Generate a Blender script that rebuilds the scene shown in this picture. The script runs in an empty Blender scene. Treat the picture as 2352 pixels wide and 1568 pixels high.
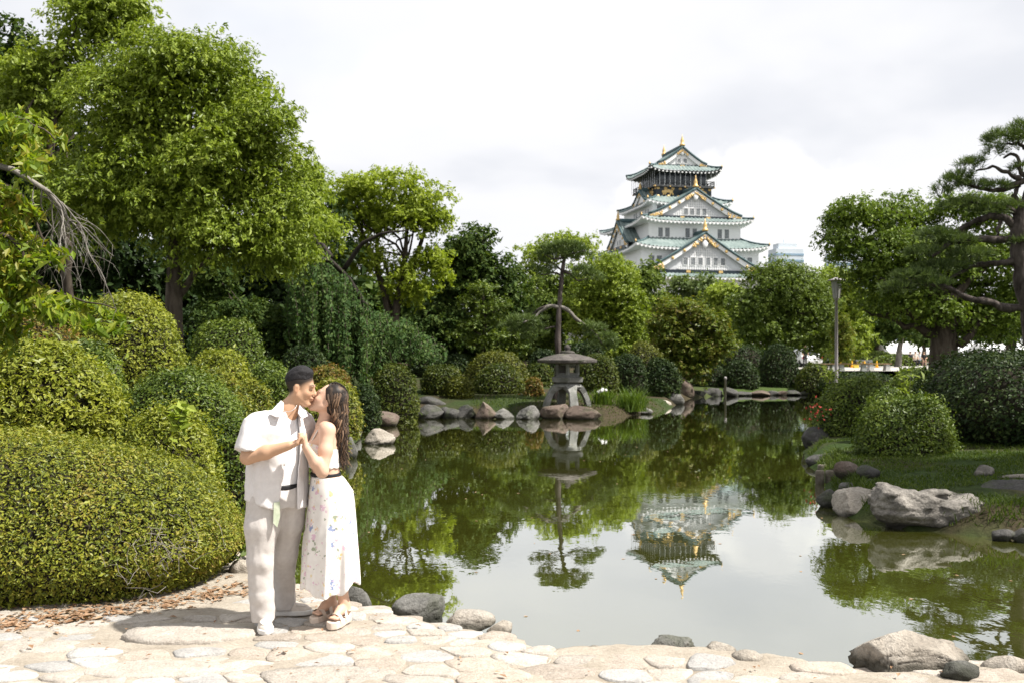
import bpy, math, random
import numpy as np
from mathutils import Vector, Matrix

SC = bpy.context.scene
COL = SC.collection
random.seed(11)
rng = np.random.default_rng(11)

# ------------------------------------------------------------------ camera
F = 2352.0 * 35 / 36          # focal length in units of a 2352 px wide picture
CX, HZ, CAMZ = 1176.0, 819.0, 2.15
cam_data = bpy.data.cameras.new('camera')
cam_data.lens = 35.0
cam_data.sensor_width = 36.0
cam_data.shift_y = 35.0 / 2352.0
cam_data.clip_end = 6000
cam_data.clip_start = 0.1
cam_data.dof.use_dof = True
cam_data.dof.focus_distance = 6.75
cam_data.dof.aperture_fstop = 4.5
cam = bpy.data.objects.new('camera', cam_data)
COL.objects.link(cam)
cam.location = (0, 0, CAMZ)
cam.rotation_euler = (math.pi / 2, 0, 0)
SC.camera = cam

# ------------------------------------------------------------------ light
SUN_AZ, SUN_EL = math.radians(103), math.radians(55)     # azimuth from the view axis towards the right
world = bpy.data.worlds.new('World')
SC.world = world
world.use_nodes = True
wn, wl = world.node_tree.nodes, world.node_tree.links
wn.clear()
w_out = wn.new('ShaderNodeOutputWorld')
w_sky = wn.new('ShaderNodeTexSky')
w_sky.sky_type = 'NISHITA'
w_sky.sun_disc = False
w_sky.sun_elevation = SUN_EL
w_sky.sun_rotation = SUN_AZ
w_sky.air_density = 1.2
w_sky.dust_density = 2.0
w_bg = wn.new('ShaderNodeBackground')
w_bg.inputs['Strength'].default_value = 0.15
wl.new(w_sky.outputs['Color'], w_bg.inputs['Color'])
w_tc = wn.new('ShaderNodeTexCoord')
w_sep = wn.new('ShaderNodeSeparateXYZ')
wl.new(w_tc.outputs['Generated'], w_sep.inputs[0])
def wmath(op, a, b=None):
    n = wn.new('ShaderNodeMath'); n.operation = op
    for i, v in enumerate((a, b)):
        if v is None: continue
        if isinstance(v, (int, float)): n.inputs[i].default_value = v
        else: wl.new(v, n.inputs[i])
    return n.outputs[0]
w_den = wmath('ADD', wmath('ABSOLUTE', w_sep.outputs['Z']), 0.22)
w_cmb = wn.new('ShaderNodeCombineXYZ')
wl.new(wmath('DIVIDE', w_sep.outputs['X'], w_den), w_cmb.inputs[0])
wl.new(wmath('DIVIDE', w_sep.outputs['Y'], w_den), w_cmb.inputs[1])
def wnoise(scale, detail, rough, dist=0.0):
    n = wn.new('ShaderNodeTexNoise')
    n.inputs['Scale'].default_value = scale
    n.inputs['Detail'].default_value = detail
    n.inputs['Roughness'].default_value = rough
    n.inputs['Distortion'].default_value = dist
    wl.new(w_cmb.outputs[0], n.inputs['Vector'])
    return n.outputs['Fac']
def wramp(fac, stops):
    r = wn.new('ShaderNodeValToRGB')
    e = r.color_ramp.elements
    while len(e) < len(stops): e.new(0.5)
    for el, (p, c) in zip(e, stops):
        el.position = p; el.color = (*c, 1)
    r.color_ramp.interpolation = 'EASE'
    wl.new(fac, r.inputs[0])
    return r.outputs['Color']
w_cov = wnoise(0.6, 4, 0.45, 0.0)
w_tone = wnoise(0.9, 5, 0.5, 0.1)
SKY_GAIN = 0.56
w_cloud = wramp(w_tone, [(0.36, (0.80, 0.82, 0.875)), (0.5, (0.95, 0.955, 0.985)), (0.62, (1.06, 1.05, 1.05))])
# one bright puffy cumulus bank standing behind the tower
w_yy = wmath('MAXIMUM', w_sep.outputs['Y'], 0.05)
w_u = wmath('DIVIDE', wmath('SUBTRACT', wmath('DIVIDE', w_sep.outputs['X'], w_yy), 0.245), 0.17)
w_v = wmath('DIVIDE', wmath('SUBTRACT', wmath('DIVIDE', w_sep.outputs['Z'], w_yy), 0.135), 0.085)
w_pn = wn.new('ShaderNodeTexNoise'); w_pn.inputs['Scale'].default_value = 14; w_pn.inputs['Detail'].default_value = 6; w_pn.inputs['Roughness'].default_value = 0.55
wl.new(w_tc.outputs['Generated'], w_pn.inputs['Vector'])
w_dist = wmath('ADD', wmath('POWER', wmath('ADD', wmath('MULTIPLY', w_u, w_u), wmath('MULTIPLY', w_v, w_v)), 0.5), wmath('MULTIPLY', wmath('SUBTRACT', w_pn.outputs['Fac'], 0.5), 1.3))
w_puff = wramp(w_dist, [(0.72, (1, 1, 1)), (0.95, (0, 0, 0))])
w_pm = wn.new('ShaderNodeMix'); w_pm.data_type = 'RGBA'
wl.new(w_puff, w_pm.inputs[0]); wl.new(w_cloud, w_pm.inputs[6])
wl.new(wramp(w_pn.outputs['Fac'], [(0.35, (0.96, 0.96, 0.985)), (0.55, (1.10, 1.09, 1.08))]), w_pm.inputs[7])
w_cloud = w_pm.outputs[2]
w_bgc = wn.new('ShaderNodeBackground')
w_bgc.inputs['Strength'].default_value = SKY_GAIN
wl.new(w_cloud, w_bgc.inputs['Color'])
w_mix = wn.new('ShaderNodeMixShader')
w_mask = wramp(w_cov, [(0.30, (0.72, 0.72, 0.72)), (0.46, (1, 1, 1))])
wl.new(w_mask, w_mix.inputs[0])
wl.new(w_bg.outputs[0], w_mix.inputs[1])
wl.new(w_bgc.outputs[0], w_mix.inputs[2])
wl.new(w_mix.outputs[0], w_out.inputs[0])

sun_data = bpy.data.lights.new('sun', 'SUN')
sun_data.energy = 5.0
sun_data.angle = math.radians(1.4)
sun_data.color = (1.0, 0.955, 0.88)
sun = bpy.data.objects.new('sun', sun_data)
COL.objects.link(sun)
_d = Vector((math.cos(SUN_EL) * math.sin(SUN_AZ), math.cos(SUN_EL) * math.cos(SUN_AZ), math.sin(SUN_EL)))
sun.rotation_euler = _d.to_track_quat('Z', 'Y').to_euler()
sun.location = (20, -5, 30)

SC.view_settings.view_transform = 'Standard'
SC.view_settings.look = 'None'
SC.view_settings.gamma = 1
SC.view_settings.exposure = 0.90
SC.render.engine = 'CYCLES'
SC.cycles.use_denoising = True
try:
    SC.cycles.denoiser = 'OPENIMAGEDENOISE'
    SC.cycles.denoising_input_passes = 'RGB_ALBEDO_NORMAL'
    SC.cycles.denoising_prefilter = 'ACCURATE'
except Exception:
    pass
SC.cycles.max_bounces = 6
SC.cycles.diffuse_bounces = 3
SC.cycles.glossy_bounces = 3
SC.cycles.transmission_bounces = 4
SC.cycles.transparent_max_bounces = 6
SC.cycles.caustics_reflective = False
SC.cycles.caustics_refractive = False
SC.cycles.sample_clamp_indirect = 6

# ------------------------------------------------------------------ helpers
def P(px, py, d):
    """point of the place seen at (px, py) of a 2352x1568 picture, d metres ahead"""
    return np.array([(px - CX) / F * d, d, CAMZ + (HZ - py) / F * d])
def Xat(px, d): return (px - CX) / F * d
def smooth(a, b, x):
    t = np.clip((np.asarray(x, float) - a) / (b - a), 0, 1)
    return t * t * (3 - 2 * t)

def nrm(a):
    a = np.asarray(a, float)
    return a / np.maximum(np.linalg.norm(a, axis=-1, keepdims=True), 1e-9)

# cheap tileable value noise (numpy)
_PERM = np.random.default_rng(5).random((64, 64, 64)).astype(np.float32)
def vnoise(p, scale=1.0, seed=0):
    p = np.asarray(p, float) * scale + seed * 17.31
    i = np.floor(p).astype(int); f = p - i; f = f * f * (3 - 2 * f)
    o = 0
    for dx in (0, 1):
        for dy in (0, 1):
            for dz in (0, 1):
                w = (f[..., 0] if dx else 1 - f[..., 0]) * (f[..., 1] if dy else 1 - f[..., 1]) * (f[..., 2] if dz else 1 - f[..., 2])
                o = o + w * _PERM[(i[..., 0] + dx) % 64, (i[..., 1] + dy) % 64, (i[..., 2] + dz) % 64]
    return o * 2 - 1
def fbm(p, scale=1.0, seed=0, octs=4):
    o = 0; a = 0.5
    for k in range(octs):
        o = o + a * vnoise(p, scale * 2 ** k, seed + k); a *= 0.5
    return o

class MB:
    """collects vertices and faces and links them as ONE mesh object"""
    def __init__(s): s.v = []; s.f = []; s.m = []; s.n = 0
    def add(s, v, f, mi=0):
        v = np.asarray(v, float).reshape(-1, 3)
        s.v.append(v)
        for q in f: s.f.append([int(i) + s.n for i in q]); s.m.append(mi)
        s.n += len(v)
        return s
    def box(s, lo, hi, mi=0, rotz=0.0, piv=None):
        x0, y0, z0 = lo; x1, y1, z1 = hi
        v = np.array([[x0,y0,z0],[x1,y0,z0],[x1,y1,z0],[x0,y1,z0],[x0,y0,z1],[x1,y0,z1],[x1,y1,z1],[x0,y1,z1]], float)
        if rotz:
            c = np.array(piv if piv is not None else (v[0] + v[6]) / 2); a = v - c
            co, si = math.cos(rotz), math.sin(rotz)
            v = np.stack([a[:,0]*co-a[:,1]*si, a[:,0]*si+a[:,1]*co, a[:,2]], 1) + c
        return s.add(v, [(0,3,2,1),(4,5,6,7),(0,1,5,4),(1,2,6,5),(2,3,7,6),(3,0,4,7)], mi)
    def grid(s, pts, mi=0, flip=False, close_u=False):
        nu, nv = pts.shape[:2]
        f = []
        for i in range(nu if close_u else nu - 1):
            for j in range(nv - 1):
                a, b = i * nv + j, ((i + 1) % nu) * nv + j
                q = (a, b, b + 1, a + 1)
                f.append(q[::-1] if flip else q)
        return s.add(pts.reshape(-1, 3), f, mi)
    def tube(s, path, rad, n=8, mi=0, cap=True, squash=None, up=None):
        path = np.asarray(path, float); k = len(path)
        rad = np.broadcast_to(np.asarray(rad, float), (k,))
        t = np.gradient(path, axis=0) if k > 2 else np.repeat((path[1:] - path[:1]), k, 0)
        t = nrm(t)
        ref = np.array([0, 0, 1.0]) if up is None else np.array(up, float)
        if abs(np.dot(t[0], ref)) > 0.9: ref = np.array([1.0, 0, 0])
        a = nrm(np.cross(t[0], ref)); rings = []
        for i in range(k):
            a = a - t[i] * np.dot(a, t[i]); a = nrm(a); b = np.cross(t[i], a)
            th = np.linspace(0, 2 * math.pi, n, endpoint=False)
            sa, sb = (1, 1) if squash is None else squash
            rings.append(path[i] + rad[i] * (np.outer(np.cos(th) * sa, a) + np.outer(np.sin(th) * sb, b)))
        v = np.concatenate(rings); f = []
        for i in range(k - 1):
            for j in range(n):
                j2 = (j + 1) % n
                f.append((i*n+j, i*n+j2, (i+1)*n+j2, (i+1)*n+j))
        if cap:
            f.append(tuple(range(n - 1, -1, -1))); f.append(tuple((k-1)*n + j for j in range(n)))
        return s.add(v, f, mi)
    def lathe(s, prof, n=16, c=(0, 0, 0), mi=0, phase=0.0, sx=1.0, sy=1.0):
        prof = np.asarray(prof, float); k = len(prof)
        th = np.linspace(0, 2 * math.pi, n, endpoint=False) + phase
        v = np.stack([np.outer(prof[:,0], np.cos(th))*sx + c[0], np.outer(prof[:,0], np.sin(th))*sy + c[1], np.repeat(prof[:,1:2], n, 1) + c[2]], -1).reshape(-1, 3)
        f = []
        for i in range(k - 1):
            for j in range(n):
                j2 = (j + 1) % n
                f.append((i*n+j, i*n+j2, (i+1)*n+j2, (i+1)*n+j))
        f.append(tuple(range(n - 1, -1, -1))); f.append(tuple((k-1)*n + j for j in range(n)))
        return s.add(v, f, mi)
    def build(s, name, mats, parent=None, smooth_=False, attr=None):
        v = np.concatenate(s.v) if s.v else np.zeros((0, 3))
        me = bpy.data.meshes.new(name)
        me.from_pydata(v.tolist(), [], s.f)
        mats = mats if isinstance(mats, (list, tuple)) else [mats]
        for m in mats: me.materials.append(m)
        if len(mats) > 1: me.polygons.foreach_set('material_index', s.m)
        if smooth_: me.polygons.foreach_set('use_smooth', [True] * len(me.polygons))
        me.update()
        return link(name, me, parent)

def link(name, data, parent=None):
    o = bpy.data.objects.new(name, data)
    COL.objects.link(o)
    if parent is not None: o.parent = parent
    return o

def quick_mesh(name, v, quads, mat_, parent=None, smooth_=True, fattr=None, vcol=None, tris=False):
    """fast mesh from numpy arrays; quads (n,4) or triangles (n,3)"""
    v = np.asarray(v, np.float32); q = np.asarray(quads, np.int32); k = q.shape[1]
    me = bpy.data.meshes.new(name)
    me.vertices.add(len(v)); me.vertices.foreach_set('co', v.ravel())
    me.loops.add(q.size); me.loops.foreach_set('vertex_index', q.ravel())
    me.polygons.add(len(q)); me.polygons.foreach_set('loop_start', np.arange(0, q.size, k, dtype=np.int32))
    try: me.polygons.foreach_set('loop_total', np.full(len(q), k, np.int32))
    except Exception: pass
    me.polygons.foreach_set('use_smooth', np.full(len(q), bool(smooth_)))
    if fattr is not None:
        a = me.attributes.new('rnd', 'FLOAT', 'FACE'); a.data.foreach_set('value', np.asarray(fattr, np.float32))
    if vcol is not None:
        c = np.ones((len(v), 4), np.float32); c[:, :3] = vcol
        a = me.attributes.new('col', 'FLOAT_COLOR', 'POINT'); a.data.foreach_set('color', c.ravel())
    for m in (mat_ if isinstance(mat_, (list, tuple)) else [mat_]): me.materials.append(m)
    me.update(calc_edges=True); me.validate()
    return link(name, me, parent)

def tag(o, label=None, cat=None, group=None, kind=None):
    if label: o['label'] = label
    if cat: o['category'] = cat
    if group: o['group'] = group
    if kind: o['kind'] = kind
    return o
def empty(name, loc, label=None, cat=None, group=None, rotz=0.0):
    o = bpy.data.objects.new(name, None); COL.objects.link(o)
    o.location = tuple(float(c) for c in loc); o.rotation_euler = (0, 0, rotz)
    o.empty_display_size = 0.1
    return tag(o, label, cat, group)

# ------------------------------------------------------------------ materials
class NB:
    def __init__(s, name):
        s.mat = bpy.data.materials.new(name); s.mat.use_nodes = True
        s.nt = s.mat.node_tree; s.n = s.nt.nodes; s.l = s.nt.links
        s.n.clear(); s.out = s.n.new('ShaderNodeOutputMaterial')
        s.tc = s.n.new('ShaderNodeTexCoord')
    def new(s, t, **kw):
        n = s.n.new(t)
        for k, v in kw.items():
            if hasattr(n, k) and k not in n.inputs: setattr(n, k, v)
            else: s.set(n, k, v)
        return n
    def set(s, n, k, v):
        k = k.replace('_', ' ') if isinstance(k, str) and k not in n.inputs else k
        if hasattr(v, 'links'): s.l.new(v, n.inputs[k])
        elif isinstance(v, (tuple, list)) and len(v) == 3 and n.inputs[k].type == 'RGBA': n.inputs[k].default_value = (*v, 1)
        else: n.inputs[k].default_value = v
    def noise(s, scale, detail=4, rough=0.55, dist=0.0, vec=None, out='Fac'):
        n = s.new('ShaderNodeTexNoise'); n.inputs['Scale'].default_value = scale
        n.inputs['Detail'].default_value = detail; n.inputs['Roughness'].default_value = rough
        n.inputs['Distortion'].default_value = dist
        s.l.new(vec if vec is not None else s.tc.outputs['Object'], n.inputs['Vector'])
        return n.outputs[out]
    def ramp(s, fac, stops, interp='LINEAR'):
        r = s.n.new('ShaderNodeValToRGB'); e = r.color_ramp.elements
        while len(e) < len(stops): e.new(0.5)
        for el, (p, c) in zip(e, stops):
            el.position = p; el.color = (*c, 1) if not isinstance(c, (int, float)) else (c, c, c, 1)
        r.color_ramp.interpolation = interp
        s.l.new(fac, r.inputs[0]); return r.outputs['Color']
    def math(s, op, a, b=None, clamp=False):
        n = s.n.new('ShaderNodeMath'); n.operation = op; n.use_clamp = clamp
        for i, v in enumerate((a, b)):
            if v is None: continue
            if isinstance(v, (int, float)): n.inputs[i].default_value = v
            else: s.l.new(v, n.inputs[i])
        return n.outputs[0]
    def mix(s, fac, a, b, mode='MIX'):
        n = s.n.new('ShaderNodeMix'); n.data_type = 'RGBA'; n.blend_type = mode
        for i, v in ((0, fac), (6, a), (7, b)):
            if hasattr(v, 'links'): s.l.new(v, n.inputs[i])
            elif isinstance(v, (int, float)): n.inputs[i].default_value = v
            else: n.inputs[i].default_value = (*v, 1)
        return n.outputs[2]
    def bump(s, h, strength=0.3, dist=0.02):
        b = s.n.new('ShaderNodeBump'); b.inputs['Strength'].default_value = strength
        b.inputs['Distance'].default_value = dist
        s.l.new(h, b.inputs['Height']); return b.outputs[0]
    def bsdf(s, color, rough=0.7, bump=None, spec=0.3, metal=0.0, **kw):
        p = s.n.new('ShaderNodeBsdfPrincipled')
        s.set(p, 'Base Color', color); s.set(p, 'Roughness', rough)
        p.inputs['Specular IOR Level'].default_value = spec
        p.inputs['Metallic'].default_value = metal
        for k, v in kw.items(): s.set(p, k, v)
        if bump is not None: s.l.new(bump, p.inputs['Normal'])
        return p.outputs[0]
    def done(s, sh):
        s.l.new(sh, s.out.inputs[0]); return s.mat

def surf(name, c1, c2, scale=4.0, rough=0.75, bump=0.3, bdist=0.02, c3=None, spec=0.25, fine=None, metal=0.0):
    b = NB(name)
    n = b.noise(scale, 6, 0.6)
    stops = [(0.35, c1), (0.65, c2)] if c3 is None else [(0.3, c1), (0.5, c2), (0.7, c3)]
    col = b.ramp(n, stops)
    if fine:
        n2 = b.noise(fine, 4, 0.6)
        col = b.mix(0.6, col, b.ramp(n2, [(0.3, 0.55), (0.7, 1.15)]), 'MULTIPLY')
    h = b.noise(fine or scale * 6, 5, 0.6)
    return b.done(b.bsdf(col, rough, b.bump(h, bump, bdist) if bump else None, spec, metal))

def leaf_mat(name, stops, trans=0.35, rough=0.45, tcol=None, spec=0.35, big=None):
    """leaf colour varies from leaf to leaf (face attribute rnd) and in patches through the crown"""
    b = NB(name)
    a = b.new('ShaderNodeAttribute', attribute_name='rnd')
    k = len(stops)
    n = b.noise(big or 0.8, 3, 0.5)
    fac = b.math('ADD', b.math('MULTIPLY', a.outputs['Fac'], 0.75), b.math('MULTIPLY', b.math('SUBTRACT', n, 0.5), 0.9), )
    fac = b.math('ADD', fac, 0.12, True)
    col = b.ramp(fac, [(i / (k - 1), c) for i, c in enumerate(stops)])
    p = b.bsdf(col, rough, None, spec)
    t = b.new('ShaderNodeBsdfTranslucent')
    tint = b.mix(1.0, col, tcol or (1.25, 1.3, 0.5), 'MULTIPLY')
    b.l.new(tint, t.inputs['Color'])
    m = b.new('ShaderNodeMixShader'); m.inputs[0].default_value = trans
    b.l.new(p, m.inputs[1]); b.l.new(t.outputs[0], m.inputs[2])
    return b.done(m.outputs[0])

def vcol_mat(name, rough=0.6, spec=0.3, bump=None, sss=0.0, sheen=0.0):
    b = NB(name)
    a = b.new('ShaderNodeAttribute', attribute_name='col')
    h = None
    if bump: h = b.bump(b.noise(bump[0], 4, 0.6), bump[1], bump[2])
    kw = {}
    sh = b.bsdf(a.outputs['Color'], rough, h, spec, **kw)
    pn = sh.node
    if sss:
        pn.inputs['Subsurface Weight'].default_value = sss
        pn.inputs['Subsurface Radius'].default_value = (0.012, 0.005, 0.003)
        pn.inputs['Subsurface Scale'].default_value = 1.0
    if sheen: pn.inputs['Sheen Weight'].default_value = sheen
    return b.done(sh)

# ------------------------------------------------------------------ foliage
def leaf_geo(pos, nor, tip, ln, wd, fold=0.12):
    n = len(pos)
    nor = nrm(nor); tip = tip - nor * np.sum(tip * nor, 1, keepdims=True); tip = nrm(tip)
    side = np.cross(nor, tip)
    ln = np.broadcast_to(ln, (n,))[:, None]; wd = np.broadcast_to(wd, (n,))[:, None]
    base = pos - tip * ln * 0.45
    end = pos + tip * ln * 0.55 - nor * ln * 0.10
    mid = pos + nor * wd * fold
    v = np.stack([base, mid - side * wd * 0.5, end, mid + side * wd * 0.5], 1).reshape(-1, 3)
    return v, np.arange(n * 4).reshape(n, 4)

def leaf_object(name, parent, mat_, pos, out, ln, wd, r, up=0.45, spread=0.75, droop=0.5, jit=0.3, origin=None):
    n = len(pos)
    nor = nrm(out * 0.7 + np.array([0, 0, up]) + r.normal(0, spread, (n, 3)) * 0.6)
    tip = r.normal(0, 1, (n, 3)) + out * 0.7 + np.array([0, 0, -droop])
    s = np.exp(r.normal(0, jit, n))
    v, q = leaf_geo(pos, nor, tip, ln * s, wd * s)
    if origin is not None: v = v - np.asarray(origin)
    return quick_mesh(name, v, q, mat_, parent, False, fattr=r.random(n))

def clump_leaves(clumps, n, r, shell=0.45, low=0.35, sprig=7, sl=0.2, droop=0.5):
    """clumps: (k,6) centre+radii. Leaves grow in small sprays near the surface of each clump, more on its top."""
    c = np.asarray(clumps, float)
    w = (c[:, 3] * c[:, 4] + c[:, 3] * c[:, 5] + c[:, 4] * c[:, 5]); w = w / w.sum()
    m = n // sprig
    idx = r.choice(len(c), m, p=w)
    d = nrm(r.normal(0, 1, (m, 3)))
    flip = (d[:, 2] < 0) & (r.random(m) > low)
    d[flip, 2] *= -1
    rad = shell + (1 - shell) * r.random(m) ** 0.6
    rad *= 1 + np.minimum(0.14 * np.abs(r.normal(0, 1, m)), .3) * (r.random(m) < 0.25)
    pos = c[idx, :3] + d * c[idx, 3:] * rad[:, None]
    ax = nrm(d * 0.8 + r.normal(0, 0.45, (m, 3)) + np.array([0, 0, 0.15 - droop * 0.5]))
    pos, ax, d = np.repeat(pos, sprig, 0), np.repeat(ax, sprig, 0), np.repeat(d, sprig, 0)
    k = len(pos)
    pos = pos + ax * (r.random((k, 1)) * sl) + r.normal(0, sl * 0.22, (k, 3))
    return pos, nrm(d + r.normal(0, 0.25, (k, 3)))

def bend_path(a, b, k, r, wig=0.12, sag=0.0):
    a, b = np.asarray(a, float), np.asarray(b, float)
    t = np.linspace(0, 1, k)[:, None]
    p = a + (b - a) * t
    L = np.linalg.norm(b - a)
    off = np.cumsum(r.normal(0, 1, (k, 3)), 0); off -= off[0]; off = off - t * off[-1]
    p = p + off * wig * L / k
    p[:, 2] += sag * L * (np.sin(t[:, 0] * math.pi))
    return p

# ------------------------------------------------------------------ implicit surfaces
def surface_nets(V, lo, h):
    V = V.astype(np.float32)
    nx, ny, nz = V.shape
    S = V < 0
    cnt = np.zeros((nx-1, ny-1, nz-1), np.float32); sm = np.zeros((nx-1, ny-1, nz-1, 3), np.float32)
    edges = []
    for ax in range(3):
        a = [slice(None)] * 3; b = [slice(None)] * 3
        a[ax] = slice(0, -1); b[ax] = slice(1, None)
        A, B = V[tuple(a)], V[tuple(b)]
        cr = (S[tuple(a)] != S[tuple(b)])
        I = np.argwhere(cr)
        va, vb = A[cr], B[cr]
        t = va / (va - vb)
        p = I.astype(np.float32); p[:, ax] += t
        o = [k for k in range(3) if k != ax]
        quad = []
        ok = np.ones(len(I), bool)
        dims = (nx-1, ny-1, nz-1)
        for d0, d1 in ((1, 1), (0, 1), (0, 0), (1, 0)):
            c = I.copy(); c[:, o[0]] -= d0; c[:, o[1]] -= d1
            good = np.all(c >= 0, 1) & np.all(c < np.array(dims), 1)
            ok &= good
            cg = c[good]
            np.add.at(cnt, (cg[:, 0], cg[:, 1], cg[:, 2]), 1)
            np.add.at(sm, (cg[:, 0], cg[:, 1], cg[:, 2]), p[good])
            quad.append(c)
        sgn = va < 0
        edges.append((np.stack(quad, 1)[ok], sgn[ok], ax))
    ids = -np.ones(cnt.shape, np.int64)
    m = cnt > 0
    ids[m] = np.arange(m.sum())
    verts = sm[m] / cnt[m][:, None] * h + np.asarray(lo)
    Q = []
    for q, sgn, ax in edges:
        k = ids[q[..., 0], q[..., 1], q[..., 2]]
        fl = sgn if ax != 1 else ~sgn
        k = np.where(fl[:, None], k, k[:, ::-1])
        Q.append(k)
    return verts, np.concatenate(Q)

class SDF:
    def __init__(s, lo, hi, h):
        s.lo = np.array(lo, float); s.h = h
        s.n = np.ceil((np.array(hi) - s.lo) / h).astype(int) + 1
        s.V = np.full(tuple(s.n), 0.5, np.float32)
    def sub(s, lo, hi):
        a = np.clip(np.floor((np.array(lo) - s.lo) / s.h).astype(int), 0, s.n - 1)
        b = np.clip(np.ceil((np.array(hi) - s.lo) / s.h).astype(int) + 1, 1, s.n)
        sl = tuple(slice(int(x), int(y)) for x, y in zip(a, b))
        g = np.meshgrid(*[s.lo[k] + s.h * np.arange(a[k], b[k]) for k in range(3)], indexing='ij')
        return sl, np.stack(g, -1)
    def comb(s, sl, d, k, op):
        A = s.V[sl]
        if op == 'add':
            if k > 0:
                hh = np.clip(0.5 + 0.5 * (A - d) / k, 0, 1)
                s.V[sl] = A * (1 - hh) + d * hh - k * hh * (1 - hh)
            else: s.V[sl] = np.minimum(A, d)
        elif op == 'cut':
            if k > 0:
                hh = np.clip(0.5 - 0.5 * (A + d) / k, 0, 1)
                s.V[sl] = A * (1 - hh) - d * hh + k * hh * (1 - hh)
            else: s.V[sl] = np.maximum(A, -d)
    def cone(s, a, b, ra, rb, k=0.02, op='add', sq=None):
        """tapered capsule; sq=(axis vector, factor) squashes it along an axis"""
        a, b = np.array(a, float), np.array(b, float)
        m = max(ra, rb) * 1.6 + k + 3 * s.h
        sl, g = s.sub(np.minimum(a, b) - m, np.maximum(a, b) + m)
        ab = b - a
        t = np.clip(((g - a) @ ab) / max(ab @ ab, 1e-9), 0, 1)
        q = g - (a + t[..., None] * ab)
        if sq is not None:
            ax = nrm(np.array(sq[0], float)); q = q + (q @ ax)[..., None] * ax * (1 / sq[1] - 1)
        d = np.linalg.norm(q, axis=-1) - (ra + (rb - ra) * t)
        s.comb(sl, d, k, op); return s
    def chain(s, pts, rads, k=0.02, op='add', sq=None):
        for i in range(len(pts) - 1): s.cone(pts[i], pts[i+1], rads[i], rads[i+1], k, op, sq)
        return s
    def ell(s, c, r, k=0.02, op='add', R=None):
        c = np.array(c, float); r = np.array(r, float)
        m = r.max() + k + 3 * s.h
        sl, g = s.sub(c - m, c + m)
        q = g - c
        if R is not None: q = q @ np.asarray(R)
        k0 = np.linalg.norm(q / r, axis=-1); k1 = np.linalg.norm(q / (r * r), axis=-1)
        d = k0 * (k0 - 1) / np.maximum(k1, 1e-6)
        s.comb(sl, d, k, op); return s
    def boxcut(s, lo, hi, k=0.0, op='cut'):
        lo, hi = np.array(lo, float), np.array(hi, float)
        sl, g = s.sub(lo - 0.06, hi + 0.06)
        c, e = (lo + hi) / 2, (hi - lo) / 2
        q = np.abs(g - c) - e
        d = np.linalg.norm(np.maximum(q, 0), axis=-1) + np.minimum(q.max(-1), 0)
        s.comb(sl, d, k, op); return s
    def func(s, lo, hi, fn, k=0.0, op='add'):
        sl, g = s.sub(lo, hi); s.comb(sl, fn(g), k, op); return s
    def disp(s, fn):
        sl, g = s.sub(s.lo, s.lo + s.h * (s.n - 1)); s.V += fn(g).astype(np.float32); return s
    def mesh(s): 
        s.V[0], s.V[-1], s.V[:, 0], s.V[:, -1], s.V[:, :, 0], s.V[:, :, -1] = 1, 1, 1, 1, 1, 1
        return surface_nets(s.V, s.lo, s.h)
def relax(v, q, it=2, f=0.5):
    for _ in range(it):
        acc = np.zeros_like(v); c = np.zeros(len(v))
        for i in range(4):
            j = (i + 1) % 4
            np.add.at(acc, q[:, i], v[q[:, j]]); np.add.at(acc, q[:, j], v[q[:, i]])
            np.add.at(c, q[:, i], 1); np.add.at(c, q[:, j], 1)
        v = v * (1 - f) + f * acc / np.maximum(c, 1)[:, None]
    return v

# ================================================================== SETTING: ground, pond, path
POND = np.array([(14,6.0),(3.07,5.98),(2.78,5.98),(2.0,5.85),(1.545,5.85),(1.116,6.02),(.87,6.05),(.41,6.11),(.149,6.3),(-.05,6.65),(-.473,6.93),
    (-1.155,7.42),(-1.70,7.99),(-2.45,8.9),(-2.95,11),(-3.3,15),(-3.6,19),(-3.75,22.2),(-3.9,25),(-4.5,31.0),(-3.8,34.9),(1,35.5),(3.3,34.9),
    (4.6,36.8),(5.5,39),(6.9,42.6),(8.8,51),(11.2,55),(17.6,57),(18.6,54),(16.5,43),(12.5,31),(9,25.5),(6.7,23),(6.0,20.4),(5.3,16.9),(4.55,14.4),
    (4.4,13.6),(4.9,12.4),(5.8,11.8),(14,11.4)], float)
def pond_dist(x, y):
    """signed distance to the shoreline, positive on land"""
    p = np.stack([x, y], -1); best = np.full(x.shape, 1e9); inside = np.zeros(x.shape, bool)
    n = len(POND)
    for i in range(n):
        a, b = POND[i], POND[(i + 1) % n]; ab = b - a
        t = np.clip(((p - a) @ ab) / (ab @ ab), 0, 1)
        best = np.minimum(best, np.linalg.norm(p - (a + t[..., None] * ab), axis=-1))
        c = ((a[1] > y) != (b[1] > y)) & (x < (b[0] - a[0]) * (y - a[1]) / (b[1] - a[1] + 1e-12) + a[0])
        inside ^= c
    return np.where(inside, -best, best)
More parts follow.
